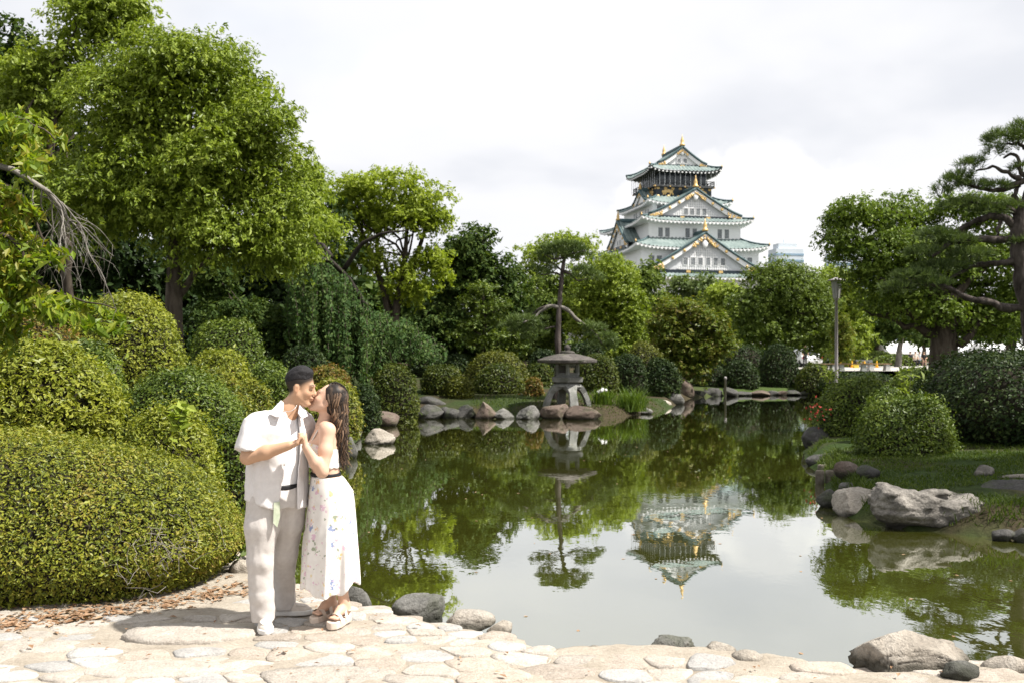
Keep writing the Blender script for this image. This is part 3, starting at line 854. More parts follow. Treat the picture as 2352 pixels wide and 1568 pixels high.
def side_xf(side, u, d, z):
    """u along the side, d outward distance -> local x,y"""
    if side == 0: return np.stack([u, -d, z], -1)
    if side == 1: return np.stack([d, u, z], -1)
    if side == 2: return np.stack([-u, d, z], -1)
    return np.stack([-d, -u, z], -1)
def hip_roof(a, b, zo, ia, ib, zi, lift=0.9, wall=(0, 0), name='roof', sm=None):
    """four sided skirt roof with upturned corners; a,b outer half sizes in x,y; ia,ib inner half sizes"""
    root = None
    mb = MB(); sf = MB(); rf = MB()
    for side in range(4):
        L, D = (a, b) if side % 2 == 0 else (b, a)
        iL, iD = (ia, ib) if side % 2 == 0 else (ib, ia)
        nu = int(2 * L / 0.95) * 5
        u = np.linspace(-1, 1, nu); v = np.linspace(0, 1, 9)
        U, V = np.meshgrid(u, v, indexing='ij')
        along = U * (L + (iL - L) * V); out = D + (iD - D) * V
        z = zo + (zi - zo) * (0.72 * V + 0.28 * V * V) + lift * np.abs(U) ** 5 * (1 - V) ** 1.5
        rib = 0.24 * np.maximum(0, np.cos(2 * math.pi * along / 0.95)) ** 0.7
        g = side_xf(side, along, out, z + rib)
        mb.grid(g, 0, flip=False)
        # white soffit and fascia
        e0 = side_xf(side, along[:, 0], out[:, 0], z[:, 0] - 0.02); e1 = side_xf(side, along[:, 0], out[:, 0] - 0.05, z[:, 0] - 0.30)
        wl_, wd = (wall[0], wall[1]) if side % 2 == 0 else (wall[1], wall[0])
        w_ = side_xf(side, u * wl_, np.full(nu, wd), np.full(nu, zo - 0.30))
        sf.grid(np.stack([e1, e0], 1)); sf.grid(np.stack([w_, e1], 1))
        k = int(2 * L / 0.95)
        for j in range(k):
            uu = -1 + 2 * (j + 0.5) / k
            zz = zo + lift * abs(uu) ** 5
            c = side_xf(side, np.array(uu * L), np.array(D - 0.10), np.array(zz - 0.42))
            rf.box(c - np.array([.17, .17, .12]), c + np.array([.17, .17, .16]))
        # corner ridge
        tt = np.linspace(0, 1, 8)
        cr = side_xf(side, L + (iL - L) * tt, D + (iD - D) * tt, zo + (zi - zo) * (0.72 * tt + 0.28 * tt * tt) + lift * (1 - tt) ** 1.5 + 0.22)
        mb.tube(cr, 0.24, 6, 1)
    o = mb.build(name, [M_copper, M_copper_dark], castle, True)
    sf.build('soffit', sm or M_plaster, o); tag(rf.build('rafter_row', M_plaster, o), kind='stuff')
    for side in range(4):
        L, D = (a, b) if side % 2 == 0 else (b, a)
        c = side_xf(side, np.array(L - .05), np.array(D - .05), np.array(zo + lift + 0.35))
        if side in (0, 1, 3):
            g = MB(); g.lathe([(0.20, -0.2), (0.22, 0.05), (0.10, 0.3), (0.03, 0.5)], 6, c)
            g.build('corner_ornament', M_gold, o)
    return o
def window(cx, side, pos, z0, w, h, name='window', parent=None, xf=None):
    """recess-framed window with bars; cx along the side, pos outward distance"""
    f = xf or (lambda u, d, z: side_xf(side, np.array(u), np.array(d), np.array(z)))
    def bx(mb, u0, u1, d0, d1, z0_, z1_):
        pts = np.array([f(u, d, z) for z in (z0_, z1_) for (u, d) in ((u0, d1), (u1, d1), (u1, d0), (u0, d0))])
        mb.add(pts, [(0,3,2,1),(4,5,6,7),(0,1,5,4),(1,2,6,5),(2,3,7,6),(3,0,4,7)])
    fr = MB()
    bx(fr, cx - w/2 - .1, cx - w/2, pos - .1, pos + .09, z0 - .1, z0 + h + .1); bx(fr, cx + w/2, cx + w/2 + .1, pos - .1, pos + .09, z0 - .1, z0 + h + .1)
    bx(fr, cx - w/2, cx + w/2, pos - .1, pos + .09, z0 - .1, z0); bx(fr, cx - w/2, cx + w/2, pos - .1, pos + .09, z0 + h, z0 + h + .1)
    o = fr.build(name, M_plaster, parent or castle)
    p = MB(); bx(p, cx - w/2, cx + w/2, pos - .1, pos + .02, z0, z0 + h); p.build('pane', M_pane, o)
    b_ = MB()
    for k in range(1, 4): bx(b_, cx - w/2 + w*k/4 - .035, cx - w/2 + w*k/4 + .035, pos + .02, pos + .07, z0, z0 + h)
    b_.build('bars', M_bar, o)
    return o
def wall_tier(a, b, z0, z1, name='wall', m=None):
    mb = MB(); mb.box((-a, -b, z0), (a, b, z1)); return mb.build(name, m or M_plaster, castle)

def gable(face, u0, plane, gw, zb, za, back, over=0.7, windows=(), wz=0.0, ww=1.0, wh=1.4, gold=1.0, lattice=True, finial=1.0, beam=True, back_gable=False):
    """gable roof; face 'front' looks to -y, 'left' to -x. plane = outward distance of the gable wall, back = outward distance where the roof ends"""
    side = 0 if face == 'front' else 3
    f = lambda u, d, z: side_xf(side, np.asarray(u, float), np.asarray(d, float), np.asarray(z, float))
    s = np.linspace(0, 1, 15)
    prof_u = s * gw
    prof_z = za - (za - zb) * (1.22 * s - 0.22 * s * s)
    prof_z = prof_z + 0.35 * np.maximum(0, s - 0.8) / 0.2 * 0.6
    mb = MB()
    nd = int((plane + over - back) / 0.95) * 5
    dd = np.linspace(plane + over, back, max(nd, 8))
    for sg in (-1, 1):
        U, Dm = np.meshgrid(prof_u * sg, dd, indexing='ij')
        Z = np.repeat(prof_z[:, None], len(dd), 1) + 0.22 * np.maximum(0, np.cos(2 * math.pi * Dm / 0.95)) ** 0.7
        mb.grid(f(U + u0, Dm, Z), 0, flip=(sg > 0) ^ (side == 3))
        # thick rolled verge tiles along the gable edge
        mb.tube(f(prof_u * sg + u0, np.full(15, plane + over - 0.1), prof_z + 0.10), 0.30, 6, 1)
        mb.tube(f(prof_u * sg + u0, np.full(15, plane + over - 0.75), prof_z + 0.16), 0.22, 6, 0)
    rz = np.full(6, za + 0.25)
    mb.tube(f(np.full(6, u0), np.linspace(plane + over, back, 6), rz), 0.42, 8, 1, squash=(1, 1.3))
    o = mb.build('gable_roof', [M_copper, M_copper_dark], castle, True)
    # bargeboard
    bb = MB()
    for sg in (-1, 1):
        th = 0.95 + 0.25 * s
        uu = prof_u * sg
        for (d0, d1) in ((plane + over - 0.35, plane + over - 0.12),):
            top = f(uu + u0, np.full(15, d1), prof_z - 0.16); bot = f(uu * 0.985 + u0, np.full(15, d1), prof_z - 0.16 - th)
            top2 = f(uu + u0, np.full(15, d0), prof_z - 0.16); bot2 = f(uu * 0.985 + u0, np.full(15, d0), prof_z - 0.16 - th)
            bb.grid(np.stack([top, bot], 1)); bb.grid(np.stack([bot, bot2], 1)); bb.grid(np.stack([bot2, top2], 1)); bb.grid(np.stack([top2, top], 1))
    bb.build('bargeboard', M_plaster, o)
    # gable wall
    gwm = MB()
    wu, wz_ = prof_u * 0.93, zb + (prof_z - zb) * 0.93 - 0.25
    wz_ = np.maximum(wz_, zb - 0.2)
    wl_ = [f(u0 + sg * uu, plane - 0.02, z) for sg, seq in ((-1, range(14, -1, -1)), (1, range(1, 15))) for uu, z in [(wu[i], wz_[i]) for i in seq]]
    n = len(wl_); base = [f(u0 - wu[14], plane - .02, zb - 0.4), f(u0 + wu[14], plane - .02, zb - 0.4)]
    gwm.add(np.array(wl_ + base), [tuple(range(n)) + (n + 1, n)])
    gwm.build('gable_wall', M_lattice if lattice else M_plaster, o)
    if lattice:
        la = MB(); step = 0.55
        inner_t = 0.95
        for k in range(int(gw * inner_t * 2 / step)):
            u = -gw * inner_t + step * (k + 0.5); ztop = za - (za - zb) * (abs(u) / (gw * 0.70)) * 1.0 - (za - zb) * 0.30
            if ztop > zb + 0.3:
                p0 = f(u0 + u - .10, plane - .02, zb); p1 = f(u0 + u + .10, plane + .10, ztop); la.box(np.minimum(p0, p1), np.maximum(p0, p1))
        for k in range(12):
            z = zb + 0.3 + step * k; hw = gw * 0.70 * (1 - 0.30 - (z - zb) / (za - zb))
            if hw > 0.4:
                p0 = f(u0 - hw, plane - .02, z - .08); p1 = f(u0 + hw, plane + .08, z + .08); la.box(np.minimum(p0, p1), np.maximum(p0, p1))
        if la.n: tag(la.build('lattice', M_plaster, o), kind='stuff')
    if beam:
        bm_ = MB(); p0 = f(u0 - gw * 0.72, plane + .02, zb - 0.75); p1 = f(u0 + gw * 0.72, plane + .3, zb - 0.05); bm_.box(np.minimum(p0, p1), np.maximum(p0, p1))
        be = bm_.build('beam', M_black, o)
        for u in ([-0.28, 0.28] if gw > 7 else [0]):
            g = MB(); p0 = f(u0 + u * gw - .5, plane + .28, zb - 0.7); p1 = f(u0 + u * gw + .5, plane + .42, zb - 0.12); g.box(np.minimum(p0, p1), np.maximum(p0, p1)); g.build('gold_fitting', M_gold, be)
    # gold: apex fan (fretwork), corner wings, round bosses
    def fret(pts_fn, name, cells, seed):
        rr = np.random.default_rng(seed); g = MB()
        for (u, z, s_) in cells:
            a = rr.uniform(0, 3); g.lathe([(s_ * .5, -.06), (s_ * .5, .06), (s_ * .25, .12)], 6, (0, 0, 0))
            v = g.v[-1]; v2 = f(u0 + u + v[:, 0], plane + over - .08 + v[:, 2], z + v[:, 1]); g.v[-1] = v2
        return tag(g.build(name, M_gold, o), kind='stuff')
    H = za - zb
    cells = []
    for k in range(46):
        t_ = random.random() ** 0.8 * 0.22; sg = random.choice((-1, 1)); off = random.uniform(0.10, 0.95 if t_ < .2 else .7) * H * 0.13
        u = sg * t_ * gw; z = za - H * 1.2 * t_ - 0.5 - off
        cells.append((u, z, 0.42 * gold))
    fret(None, 'gable_crest', cells, 3)
    for sg in (-1, 1):
        cells = []
        for k in range(26):
            t_ = random.uniform(0.70, 0.97); u = sg * t_ * gw
            ztop = np.interp(t_, s, prof_z) - 0.5
            z = random.uniform(min(zb - 0.2, ztop - .1), ztop)
            cells.append((u, z, 0.42 * gold))
        fret(None, 'corner_crest', cells, 5)
        if gw > 7:
            for t_ in (0.36, 0.56):
                z = np.interp(t_, s, prof_z) - 0.75
                g = MB(); g.lathe([(0.36, -.05), (0.36, .1), (0.15, .18)], 8); v = g.v[0]; g.v[0] = f(u0 + sg * t_ * gw + v[:, 0], plane + over - .1 + v[:, 2], z + v[:, 1]); g.build('gold_boss', M_gold, o)
    # carved white pendant under the crest
    g = MB(); g.lathe([(0.05, -1.0), (0.5, -.5), (0.7, 0.1), (0.35, .6), (0.05, .8)], 8, sy=0.25)
    v = g.v[0]; g.v[0] = f(u0 + v[:, 0] * gold, plane + over - .2 + v[:, 1], za - H * 0.30 + v[:, 2] * gold); g.build('gable_pendant', M_plaster, o, True)
    for wu_ in windows:
        window(0, 0, 0, zb + wz, ww, wh, parent=o, xf=lambda u, d, z, q=wu_: f(u0 + q + u, plane + 0.10 + d, z))
    if finial:
        g = MB(); c = f(u0, plane + over - 0.35, za + 0.3)
        g.lathe(np.array([(0.75, 0), (0.72, .45), (0.42, .6), (0.50, 1.2), (0.30, 1.8), (0.12, 2.3), (0.04, 3.0)]) * finial, 10, c, sx=1.0, sy=0.8)
        g.build('finial', M_gold, o, True)
    return o

# body tiers (half sizes), bottom to top
base = MB()
zs = np.linspace(0, 1, 6); hw = 19.5 + 5.0 * (1 - zs) ** 1.6; hb = 21.5 + 5.0 * (1 - zs) ** 1.6
for i in range(5):
    z0, z1 = 1 + 15 * zs[i], 1 + 15 * zs[i+1]
    lo = [(-hw[i], -hb[i], z0), (hw[i], -hb[i], z0), (hw[i], hb[i], z0), (-hw[i], hb[i], z0)]
    hi_ = [(-hw[i+1], -hb[i+1], z1), (hw[i+1], -hb[i+1], z1), (hw[i+1], hb[i+1], z1), (-hw[i+1], hb[i+1], z1)]
    base.add(lo + hi_, [(0,1,5,4),(1,2,6,5),(2,3,7,6),(3,0,4,7)] + ([(4,5,6,7)] if i == 4 else []))
base.build('stone_base', M_ashlar, castle)
wall_tier(17.6, 19.4, 15.9, 20.2)
hip_roof(19.6, 21.6, 20.0, 14.5, 16.8, 22.0, 1.0, (17.6, 19.4))
wall_tier(14.5, 16.8, 20.3, 27.2)
hip_roof(16.5, 18.5, 26.9, 11.5, 13.5, 29.7, 1.0, (14.5, 16.8))
wall_tier(11.5, 13.5, 28.0, 33.8)
hip_roof(14.0, 15.5, 33.4, 10.2, 12.6, 35.2, 1.0, (11.5, 13.5))
wall_tier(9.2, 10.0, 33.0, 38.6)
hip_roof(10.8, 11.0, 38.2, 7.2, 7.2, 40.3, 0.9, (9.2, 10.0))
blk = wall_tier(7.1, 6.9, 39.0, 43.0, 'black_storey', M_black)
top_wall = wall_tier(6.1, 5.9, 43.0, 46.9, 'top_storey', M_black)
hip_roof(9.3, 8.3, 46.5, 6.0, 5.4, 48.5, 1.1, (6.1, 5.9), sm=M_wood_dark)
# front gables
gable('front', 0, 5.6, 6.3, 48.4, 52.6, -6.4, 0.6, (-0.75, 0.75), 0.35, 0.85, 1.1, 0.8, False, 0.95)
gable('front', 0, 13.4, 11.6, 34.9, 41.3, 5.0, 0.8, (-2.3, -0.77, 0.77, 2.3), 0.25, 1.0, 1.55, 1.0, True, 0.95)
gable('front', 0, 18.6, 14.2, 21.9, 30.4, 8.0, 0.9, (-4.6, -2.75, -0.95, 0.95, 2.75, 4.6), 1.1, 1.05, 1.7, 1.15, True, 1.0)
gable('left', 2.5, 14.8, 7.2, 28.6, 34.6, 7.0, 0.7, (-0.9, 0.9), 0.3, 0.9, 1.2, 0.8, True, 0.8)
gable('left', 2.6, 9.4, 4.6, 39.2, 42.2, 4.0, 0.5, (), 0, 1, 1, 0.6, False, 0.7)
# back end finial of the top ridge
g = MB(); g.lathe(np.array([(0.7, 0), (0.66, .45), (0.4, .6), (0.46, 1.2), (0.28, 1.8), (0.1, 2.3), (0.04, 2.9)]) * 0.95, 10, (0, 6.0, 52.9), sy=0.8); g.build('finial', M_gold, castle, True)
# windows of the white tiers
for u in (-8.6, -6.9, -1.9, -0.1, 6.2, 8.0): window(u, 0, 13.5, 29.9, 1.05, 2.1)
for u in (2.0, 4.0, -4.5): window(u, 3, 11.5, 29.9, 1.0, 2.0)
for u in (-12.0, -10.2, 10.4, 12.2): window(u, 0, 16.8, 23.4, 1.15, 1.75)
for u in (-7.5,): window(u, 0, 10.0, 36.4, 1.2, 1.3)
for u in (6.5, 2.5, -1.5): 
    window(u + .7, 3, 9.2, 35.5, 0.8, 1.7); window(u - .7, 3, 9.2, 35.5, 0.8, 1.7)
# balcony
bal = MB()
for s_ in range(4):
    L, D = (7.6, 7.4) if s_ % 2 == 0 else (7.4, 7.6)
    for zz, t_ in ((43.15, .14), (43.75, .07), (44.2, .09)):
        p0, p1 = side_xf(s_, np.array(-L), np.array(D), np.array(zz - t_)), side_xf(s_, np.array(L), np.array(D - .12), np.array(zz + t_))
        bal.box(np.minimum(p0, p1), np.maximum(p0, p1))
bo = tag(bal.build('balcony_rail', M_wood_dark, castle), kind='stuff')
fl = MB(); fl.box((-7.7, -7.5, 42.7), (7.7, 7.5, 43.0)); fl.build('balcony_floor', M_wood_dark, castle)
for s_ in range(4):
    L, D = (7.6, 7.4) if s_ % 2 == 0 else (7.4, 7.6)
    for k in range(9):
        c = side_xf(s_, np.array(-L + 2 * L * k / 8), np.array(D - .06), np.array(43.0))
        g = MB(); g.box(c + np.array([-.1, -.1, 0.0]), c + np.array([.1, .1, 1.35])); po = g.build('balcony_post', M_wood_dark, castle)
        if s_ in (0, 3) and k % 2 == 0:
            g = MB(); c = side_xf(s_, np.array(-L + 2 * L * k / 8), np.array(D + .14), np.array(42.75)); g.box(c - .15, c + .15); g.build('gold_cap', M_gold, po)
# top storey glazed openings, pillars, wire mesh frame
for s_, L, D in ((0, 6.1, 5.9), (3, 5.9, 6.1)):
    for k in range(6):
        u = -L + (k + 0.5) * 2 * L / 6
        p0, p1 = side_xf(s_, np.array(u - .8), np.array(D + .02), np.array(43.7)), side_xf(s_, np.array(u + .8), np.array(D + .12), np.array(45.6))
        g = MB(); g.box(np.minimum(p0, p1), np.maximum(p0, p1)); g.build('top_window', M_pane, castle)
    for k in range(13):
        c = side_xf(s_, np.array(-7.9 + 15.8 * k / 12), np.array(7.9), np.array(0.0))
        g = MB(); g.tube([c + np.array([0, 0, 43.0]), c + np.array([0, 0, 46.3])], 0.045, 5); g.build('mesh_pole', M_bar, castle)
# gold tigers and cranes: relief figures on the black storey and flowers
def tiger(u, flip, side, D, z):
    s = SDF((-1.7, -0.3, -0.9), (1.7, 0.3, 0.9), 0.085)
    s.chain([(-0.8, 0, .1), (0, 0, .22), (0.8, 0, .12)], [.42, .38, .44], .15)
    s.ell((-1.25, 0, -.02), (.36, .2, .34), .1); s.ell((-1.3, 0, .3), (.1, .1, .12), .03); s.ell((-1.05, 0, .33), (.1, .1, .12), .03)
    for x0, x1 in ((-.85, -1.25), (-.55, -.7), (.7, .5), (1.0, 1.25)): s.chain([(x0, 0, -.05), ((x0 + x1) / 2 + .08, 0, -.4), (x1, 0, -.68)], [.22, .15, .13], .06)
    s.chain([(1.1, 0, .25), (1.45, 0, .5), (1.3, 0, .75)], [.12, .1, .07], .05)
    v, q = s.mesh(); v[:, 1] *= 0.7
    if flip: v[:, 0] *= -1; q = q[:, ::-1]
    w = side_xf(side, u + v[:, 0], D - v[:, 1] + .05, z + v[:, 2])
    quick_mesh('gold_tiger', w, q, M_gold, castle)
tiger(-4.1, False, 0, 6.9, 41.5); tiger(4.3, True, 0, 6.9, 41.5); tiger(3.6, True, 3, 7.1, 41.5)
for s_, L, D in ((0, 7.1, 6.9), (3, 6.9, 7.1)):
    for zz, k_, sz in ((42.35, 8, .32), (40.45, 6, .34)):
        for k in range(k_):
            u = -L + .5 + (2 * L - 1) * k / (k_ - 1)
            g = MB(); g.lathe([(sz, -.05), (sz, .08), (sz * .4, .16)], 6); v = g.v[0]; g.v[0] = side_xf(s_, u + v[:, 0] * 1.4, D + v[:, 2], zz + v[:, 1]); g.build('gold_rosette', M_gold, castle)

# ================================================================== TREES
def bark(name, c1, c2, scale=6):
    b = NB(name)
    mp = b.new('ShaderNodeMapping'); mp.inputs['Scale'].default_value = (1, 1, 0.25); b.l.new(b.tc.outputs['Object'], mp.inputs['Vector'])
    n = b.noise(scale, 6, 0.65, 0.6, mp.outputs[0])
    return b.done(b.bsdf(b.ramp(n, [(0.35, c1), (0.65, c2)]), 0.9, b.bump(n, 0.9, 0.05), 0.15))
M_bark = bark('brown_bark', (0.035,0.027,0.02), (0.11,0.09,0.07))
M_bark_dark = bark('dark_bark', (0.016,0.013,0.011), (0.05,0.042,0.035))
M_bark_pale = bark('pale_bark', (0.13,0.115,0.10), (0.26,0.24,0.215))
M_bark_pine = bark('pine_bark', (0.035,0.028,0.025), (0.12,0.10,0.09))
L_camphor = leaf_mat('camphor_leaf', [(0.079,0.122,0.010), (0.186,0.250,0.022), (0.315,0.372,0.06)], 0.30, spec=0.25)
L_light = leaf_mat('light_leaf', [(0.126,0.175,0.02), (0.234,0.301,0.04), (0.342,0.398,0.08)], 0.38, spec=0.2)
L_lime = leaf_mat('lime_leaf', [(0.126,0.179,0.013), (0.252,0.315,0.03), (0.369,0.427,0.065)], 0.40, spec=0.2)
L_mid = leaf_mat('mid_leaf', [(0.044,0.078,0.012), (0.106,0.152,0.022), (0.194,0.252,0.048)], 0.28, spec=0.2)
L_dark = leaf_mat('dark_leaf', [(0.022,0.045,0.010), (0.05,0.085,0.018), (0.115,0.155,0.035)], 0.25, 0.6, spec=0.1)
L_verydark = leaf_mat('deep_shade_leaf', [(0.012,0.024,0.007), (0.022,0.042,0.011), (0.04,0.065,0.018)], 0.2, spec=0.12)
L_weep = leaf_mat('weeping_leaf', [(0.028,0.062,0.015), (0.06,0.11,0.030), (0.13,0.18,0.05)], 0.3, 0.6, spec=0.12)
L_cherry = leaf_mat('cherry_leaf', [(0.07,0.12,0.010), (0.14,0.21,0.014), (0.24,0.29,0.025), (0.24,0.17,0.03)], 0.42)
L_maple = leaf_mat('maple_leaf', [(0.050,0.085,0.012), (0.108,0.152,0.018), (0.171,0.190,0.03), (0.162,0.114,0.035)], 0.35, spec=0.2)
L_pine = leaf_mat('pine_needle', [(0.04,0.07,0.02), (0.10,0.145,0.042), (0.20,0.26,0.085)], 0.15, spec=0.2)
L_right = leaf_mat('right_tree_leaf', [(0.053,0.097,0.012), (0.125,0.184,0.024), (0.231,0.301,0.05)], 0.32, spec=0.2)
L_blue = leaf_mat('far_leaf', [(0.065,0.10,0.035), (0.12,0.165,0.055), (0.20,0.25,0.09)], 0.3, spec=0.15)

def fill_clumps(crowns, D, size, r, depth=0.8, dens=1.0):
    """crowns given as (px, py, rx, ry[, extra depth]) at distance D -> clump ellipsoids in metres"""
    out = []
    for c in crowns:
        ctr = P(c[0], c[1], D + (c[4] if len(c) > 4 else 0)); k = D / F
        R = np.array([c[2] * k, max(c[2], c[3]) * k * depth, c[3] * k])
        n = int(max(5, dens * 3.2 * (R[0] * R[2] + R[1] * R[2] + R[0] * R[1]) / (size * size) / 2.2))
        d = nrm(r.normal(0, 1, (n, 3))); rad = r.uniform(0.25, 1.0, n) ** 0.45 * (1 + 0.30 * fbm(d * 1.0 + ctr, 1.6, 3, 2))
        s = size * np.exp(r.normal(-.08, 0.38, n))
        pos = ctr + d * np.maximum(R - s[:, None] * 0.6, R * 0.3) * rad[:, None]
        for p, q in zip(pos, s): out.append((*p, q * 1.08, q * 1.08, q * 0.86))
    return np.array(out)

def limbs(mb, start_path, radii, clumps, n, r, thick=0.35, wig=0.5, k=7, sides=6):
    ends = clumps[r.choice(len(clumps), min(n, len(clumps)), replace=False), :3]
    for e in ends:
        i = int(np.clip(r.integers(len(start_path) // 3, len(start_path)), 1, len(start_path) - 1))
        # leave lower on the trunk than the clump
        ok = [j for j in range(1, len(start_path)) if start_path[j][2] < e[2] + 0.3] or [len(start_path) - 1]
        i = ok[-1] if r.random() < 0.4 else ok[int(r.integers(max(0, len(ok) - 4), len(ok)))]
        p = bend_path(start_path[i], e, k, r, wig, 0.06)
        mb.tube(p, np.linspace(radii[i] * thick * 1.5, 0.02, k), sides)

def tree(name, label, D, base, trunk_w, crowns, nleaf, ln, wd, mat_, size, group=None, bark_=None, seed=0, nl=12, top=None,
         droop=0.5, up=0.45, depth=0.8, dens=1.0, low=0.35, spread=0.75, trunk=None, shell=0.45, cat='tree', fill=0.12):
    r = np.random.default_rng(seed + 1000)
    bx = P(base[0], base[1], D); bx[2] = gz(bx[0], bx[1]) - 0.15 if base[1] is None or len(base) < 3 else bx[2]
    root = empty(name, bx, label, cat, group)
    cl = fill_clumps(crowns, D, size, r, depth, dens)
    cen = np.average(cl[:, :3], axis=0)
    rw = trunk_w / F * D / 2
    if trunk is None:
        tp = np.array(P(top[0], top[1], D)) if top else cen + np.array([0, 0, 0.15 * np.ptp(cl[:, 2])])
        path = bend_path(bx, tp, 9, r, 0.25)
    else:
        path = np.array([P(a, b, D + (c[0] if c else 0)) for a, b, *c in trunk])
        path[0, 2] = bx[2]
        t = np.linspace(0, 1, len(path)); tt = np.linspace(0, 1, 14)
        path = np.stack([np.interp(tt, t, path[:, j]) for j in range(3)], 1)
    rad = rw * (1 - 0.72 * np.linspace(0, 1, len(path))); rad[0] *= 1.35
    mb = MB(); mb.tube(path - bx, rad, 12)
    if nl: limbs(mb, path - bx, rad, cl - np.array([*bx, 0, 0, 0]), nl, r)
    mb.build('trunk', bark_ or M_bark, root, True)
    pos, out = clump_leaves(cl, nleaf, r, shell, low, 7, ln * 1.5, droop)
    nf = int(nleaf * fill)
    if nf:
        cc = np.array([[*P(c[0], c[1], D + (c[4] if len(c) > 4 else 0)), c[2] * D / F, max(c[2], c[3]) * D / F * depth, c[3] * D / F] for c in crowns]); wv = cc[:, 3] * cc[:, 5]; ix = r.choice(len(cc), nf, p=wv / wv.sum())
        dd = nrm(r.normal(0, 1, (nf, 3))); fp = cc[ix, :3] + dd * cc[ix, 3:] * (r.random((nf, 1)) ** .45) * .72
        leaf_object('inner_foliage', root, mat_, fp, dd, ln * 1.35, wd * 1.5, r, up, .9, droop, origin=bx)
    leaf_object('crown', root, mat_, pos, out, ln, wd, r, up, spread, droop, origin=bx)
    return root, cl, path

gL = 'trees rising behind the left hedges'
gF = 'trees on the far shore'
gB = 'trees far behind the garden'
tree('camphor_tree', 'huge round bright green camphor tree rising behind the couple', 28, (405, 860), 50,
     [(430,330,265,275), (440,180,170,135), (585,290,125,180), (310,260,170,180), (640,480,95,160), (640,600,85,70), (455,430,250,180), (220,430,120,180), (470,560,190,90)],
     132000, 0.118, 0.047, L_camphor, 0.72, gL, seed=1, nl=26, trunk=[(405,860), (398,760), (400,640), (405,520), (440,420), (470,330)], droop=1.1, low=0.22, dens=0.62, shell=.55)
tree('light_tree', 'pale green airy tree with sky gaps behind the top of the camphor', 37, (170, 800), 26,
     [(215,60,115,95), (140,180,130,90), (285,30,55,50), (60,250,120,90)], 20000, 0.17, 0.085, L_light, 0.6, gL, seed=2, nl=16, dens=0.7)
tree('dark_tree', 'dark green tree at the upper left corner', 41, (10, 800), 30, [(25,150,90,110), (-60,300,120,160)], 11000, 0.24, 0.12, L_dark, 0.8, gL, seed=3)
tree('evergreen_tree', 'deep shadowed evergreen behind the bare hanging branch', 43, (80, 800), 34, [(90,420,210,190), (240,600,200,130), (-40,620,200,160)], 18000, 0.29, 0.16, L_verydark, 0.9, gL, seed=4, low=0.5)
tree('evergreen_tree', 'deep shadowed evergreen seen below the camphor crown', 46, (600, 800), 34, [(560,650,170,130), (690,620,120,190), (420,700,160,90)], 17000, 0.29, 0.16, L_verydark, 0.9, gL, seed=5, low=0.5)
tree('understory_tree', 'dark leafy small tree filling the gap right of the camphor trunk', 36, (560, 830), 14, [(520,720,100,50), (620,770,90,60), (480,640,60,60)], 14000, 0.13, 0.065, L_dark, 0.5, gL, seed=6, low=0.5)
tree('light_tree', 'light green tree peeking out right behind the camphor crown', 42, (700, 800), 22, [(700,440,48,62), (720,540,50,60)], 9000, 0.17, 0.08, L_light, 0.55, gL, seed=7)
# open tree with several pale stems
r_ = np.random.default_rng(50)
root, cl, path_ = tree('zelkova_tree', 'airy lime green tree with several bare stems and sky showing through', 49, (890, 830), 26,
     [(890,450,140,62), (800,455,80,45), (985,500,66,80), (1010,630,42,62), (960,600,60,50), (770,520,55,55), (880,510,130,45), (830,600,90,60), (930,660,70,50)], 34000, 0.17, 0.075, L_lime, 0.55, gF, M_bark, 8, 22,
     trunk=[(890,830), (905,740), (915,680), (930,600), (935,520)], dens=0.5, droop=0.3, fill=.04)
for k, pts_ in enumerate([[(895,740),(880,660),(850,580),(820,500),(800,450)], [(900,735),(930,660),(960,580),(985,500),(990,450)],
              [(905,730),(870,640),(865,560),(870,480)], [(880,830),(878,780),(890,730),(920,690),(950,620)]]):
    p = np.array([P(a, b, 49 + 0.4 * k) for a, b in pts_]) - np.array(root.location)
    t = np.linspace(0, 1, len(p)); tt = np.linspace(0, 1, 12)
    p = np.stack([np.interp(tt, t, p[:, j]) for j in range(3)], 1)
    mb = MB(); mb.tube(p, np.linspace(0.17, 0.05, 12), 8); mb.build('stem', M_bark_pale if k == 3 else M_bark, root, True)
tree('broadleaf_evergreen', 'dense dark green evergreen with lumpy clumps right of the airy lime tree', 54, (1100, 850), 22,
     [(1085,590,62,70), (1135,660,75,85), (1180,720,50,70), (1040,640,60,90), (1010,760,90,80), (1120,780,100,70)], 30000, 0.22, 0.12, L_dark, 0.55, gF, seed=9, low=0.25, dens=0.8)
tree('rounded_tree', 'rounded light green tree left of the castle base', 63, (1400, 850), 20,
     [(1395,660,78,88), (1440,730,52,80), (1350,720,60,80), (1415,800,80,50)], 36000, 0.17, 0.08, L_camphor, 0.6, gF, seed=10, droop=0.9)
tree('light_tree', 'thin yellow-green tree behind the top of the lantern pine', 74, (1270, 850), 14, [(1245,590,62,46), (1335,575,58,36), (1290,560,40,26), (1230,660,60,60)], 7500, 0.22, 0.10, L_light, 0.75, gF, seed=11, dens=0.6)
tree('mid_tree', 'mid green tree directly behind the middle of the lantern pine', 66, (1300, 850), 18, [(1270,700,80,70), (1320,690,60,80), (1250,780,70,60)], 20000, 0.22, 0.11, L_mid, 0.65, gF, seed=12)
tree('far_tree', 'narrow dark tree touching the left side of the castle', 92, (1480, 850), 14, [(1482,645,30,48), (1490,720,44,60)], 9000, 0.3, 0.16, L_mid, 0.8, gB, seed=13)
tree('far_tree', 'round green tree in front of the castle gable', 95, (1590, 850), 16, [(1592,672,58,38), (1560,720,70,50), (1630,720,60,50)], 13000, 0.3, 0.16, L_blue, 0.9, gB, seed=14)
tree('far_tree', 'small light green tree under the right castle gable', 90, (1665, 850), 12, [(1662,684,36,32), (1680,740,50,60)], 8000, 0.3, 0.16, L_light, 0.8, gB, seed=15)
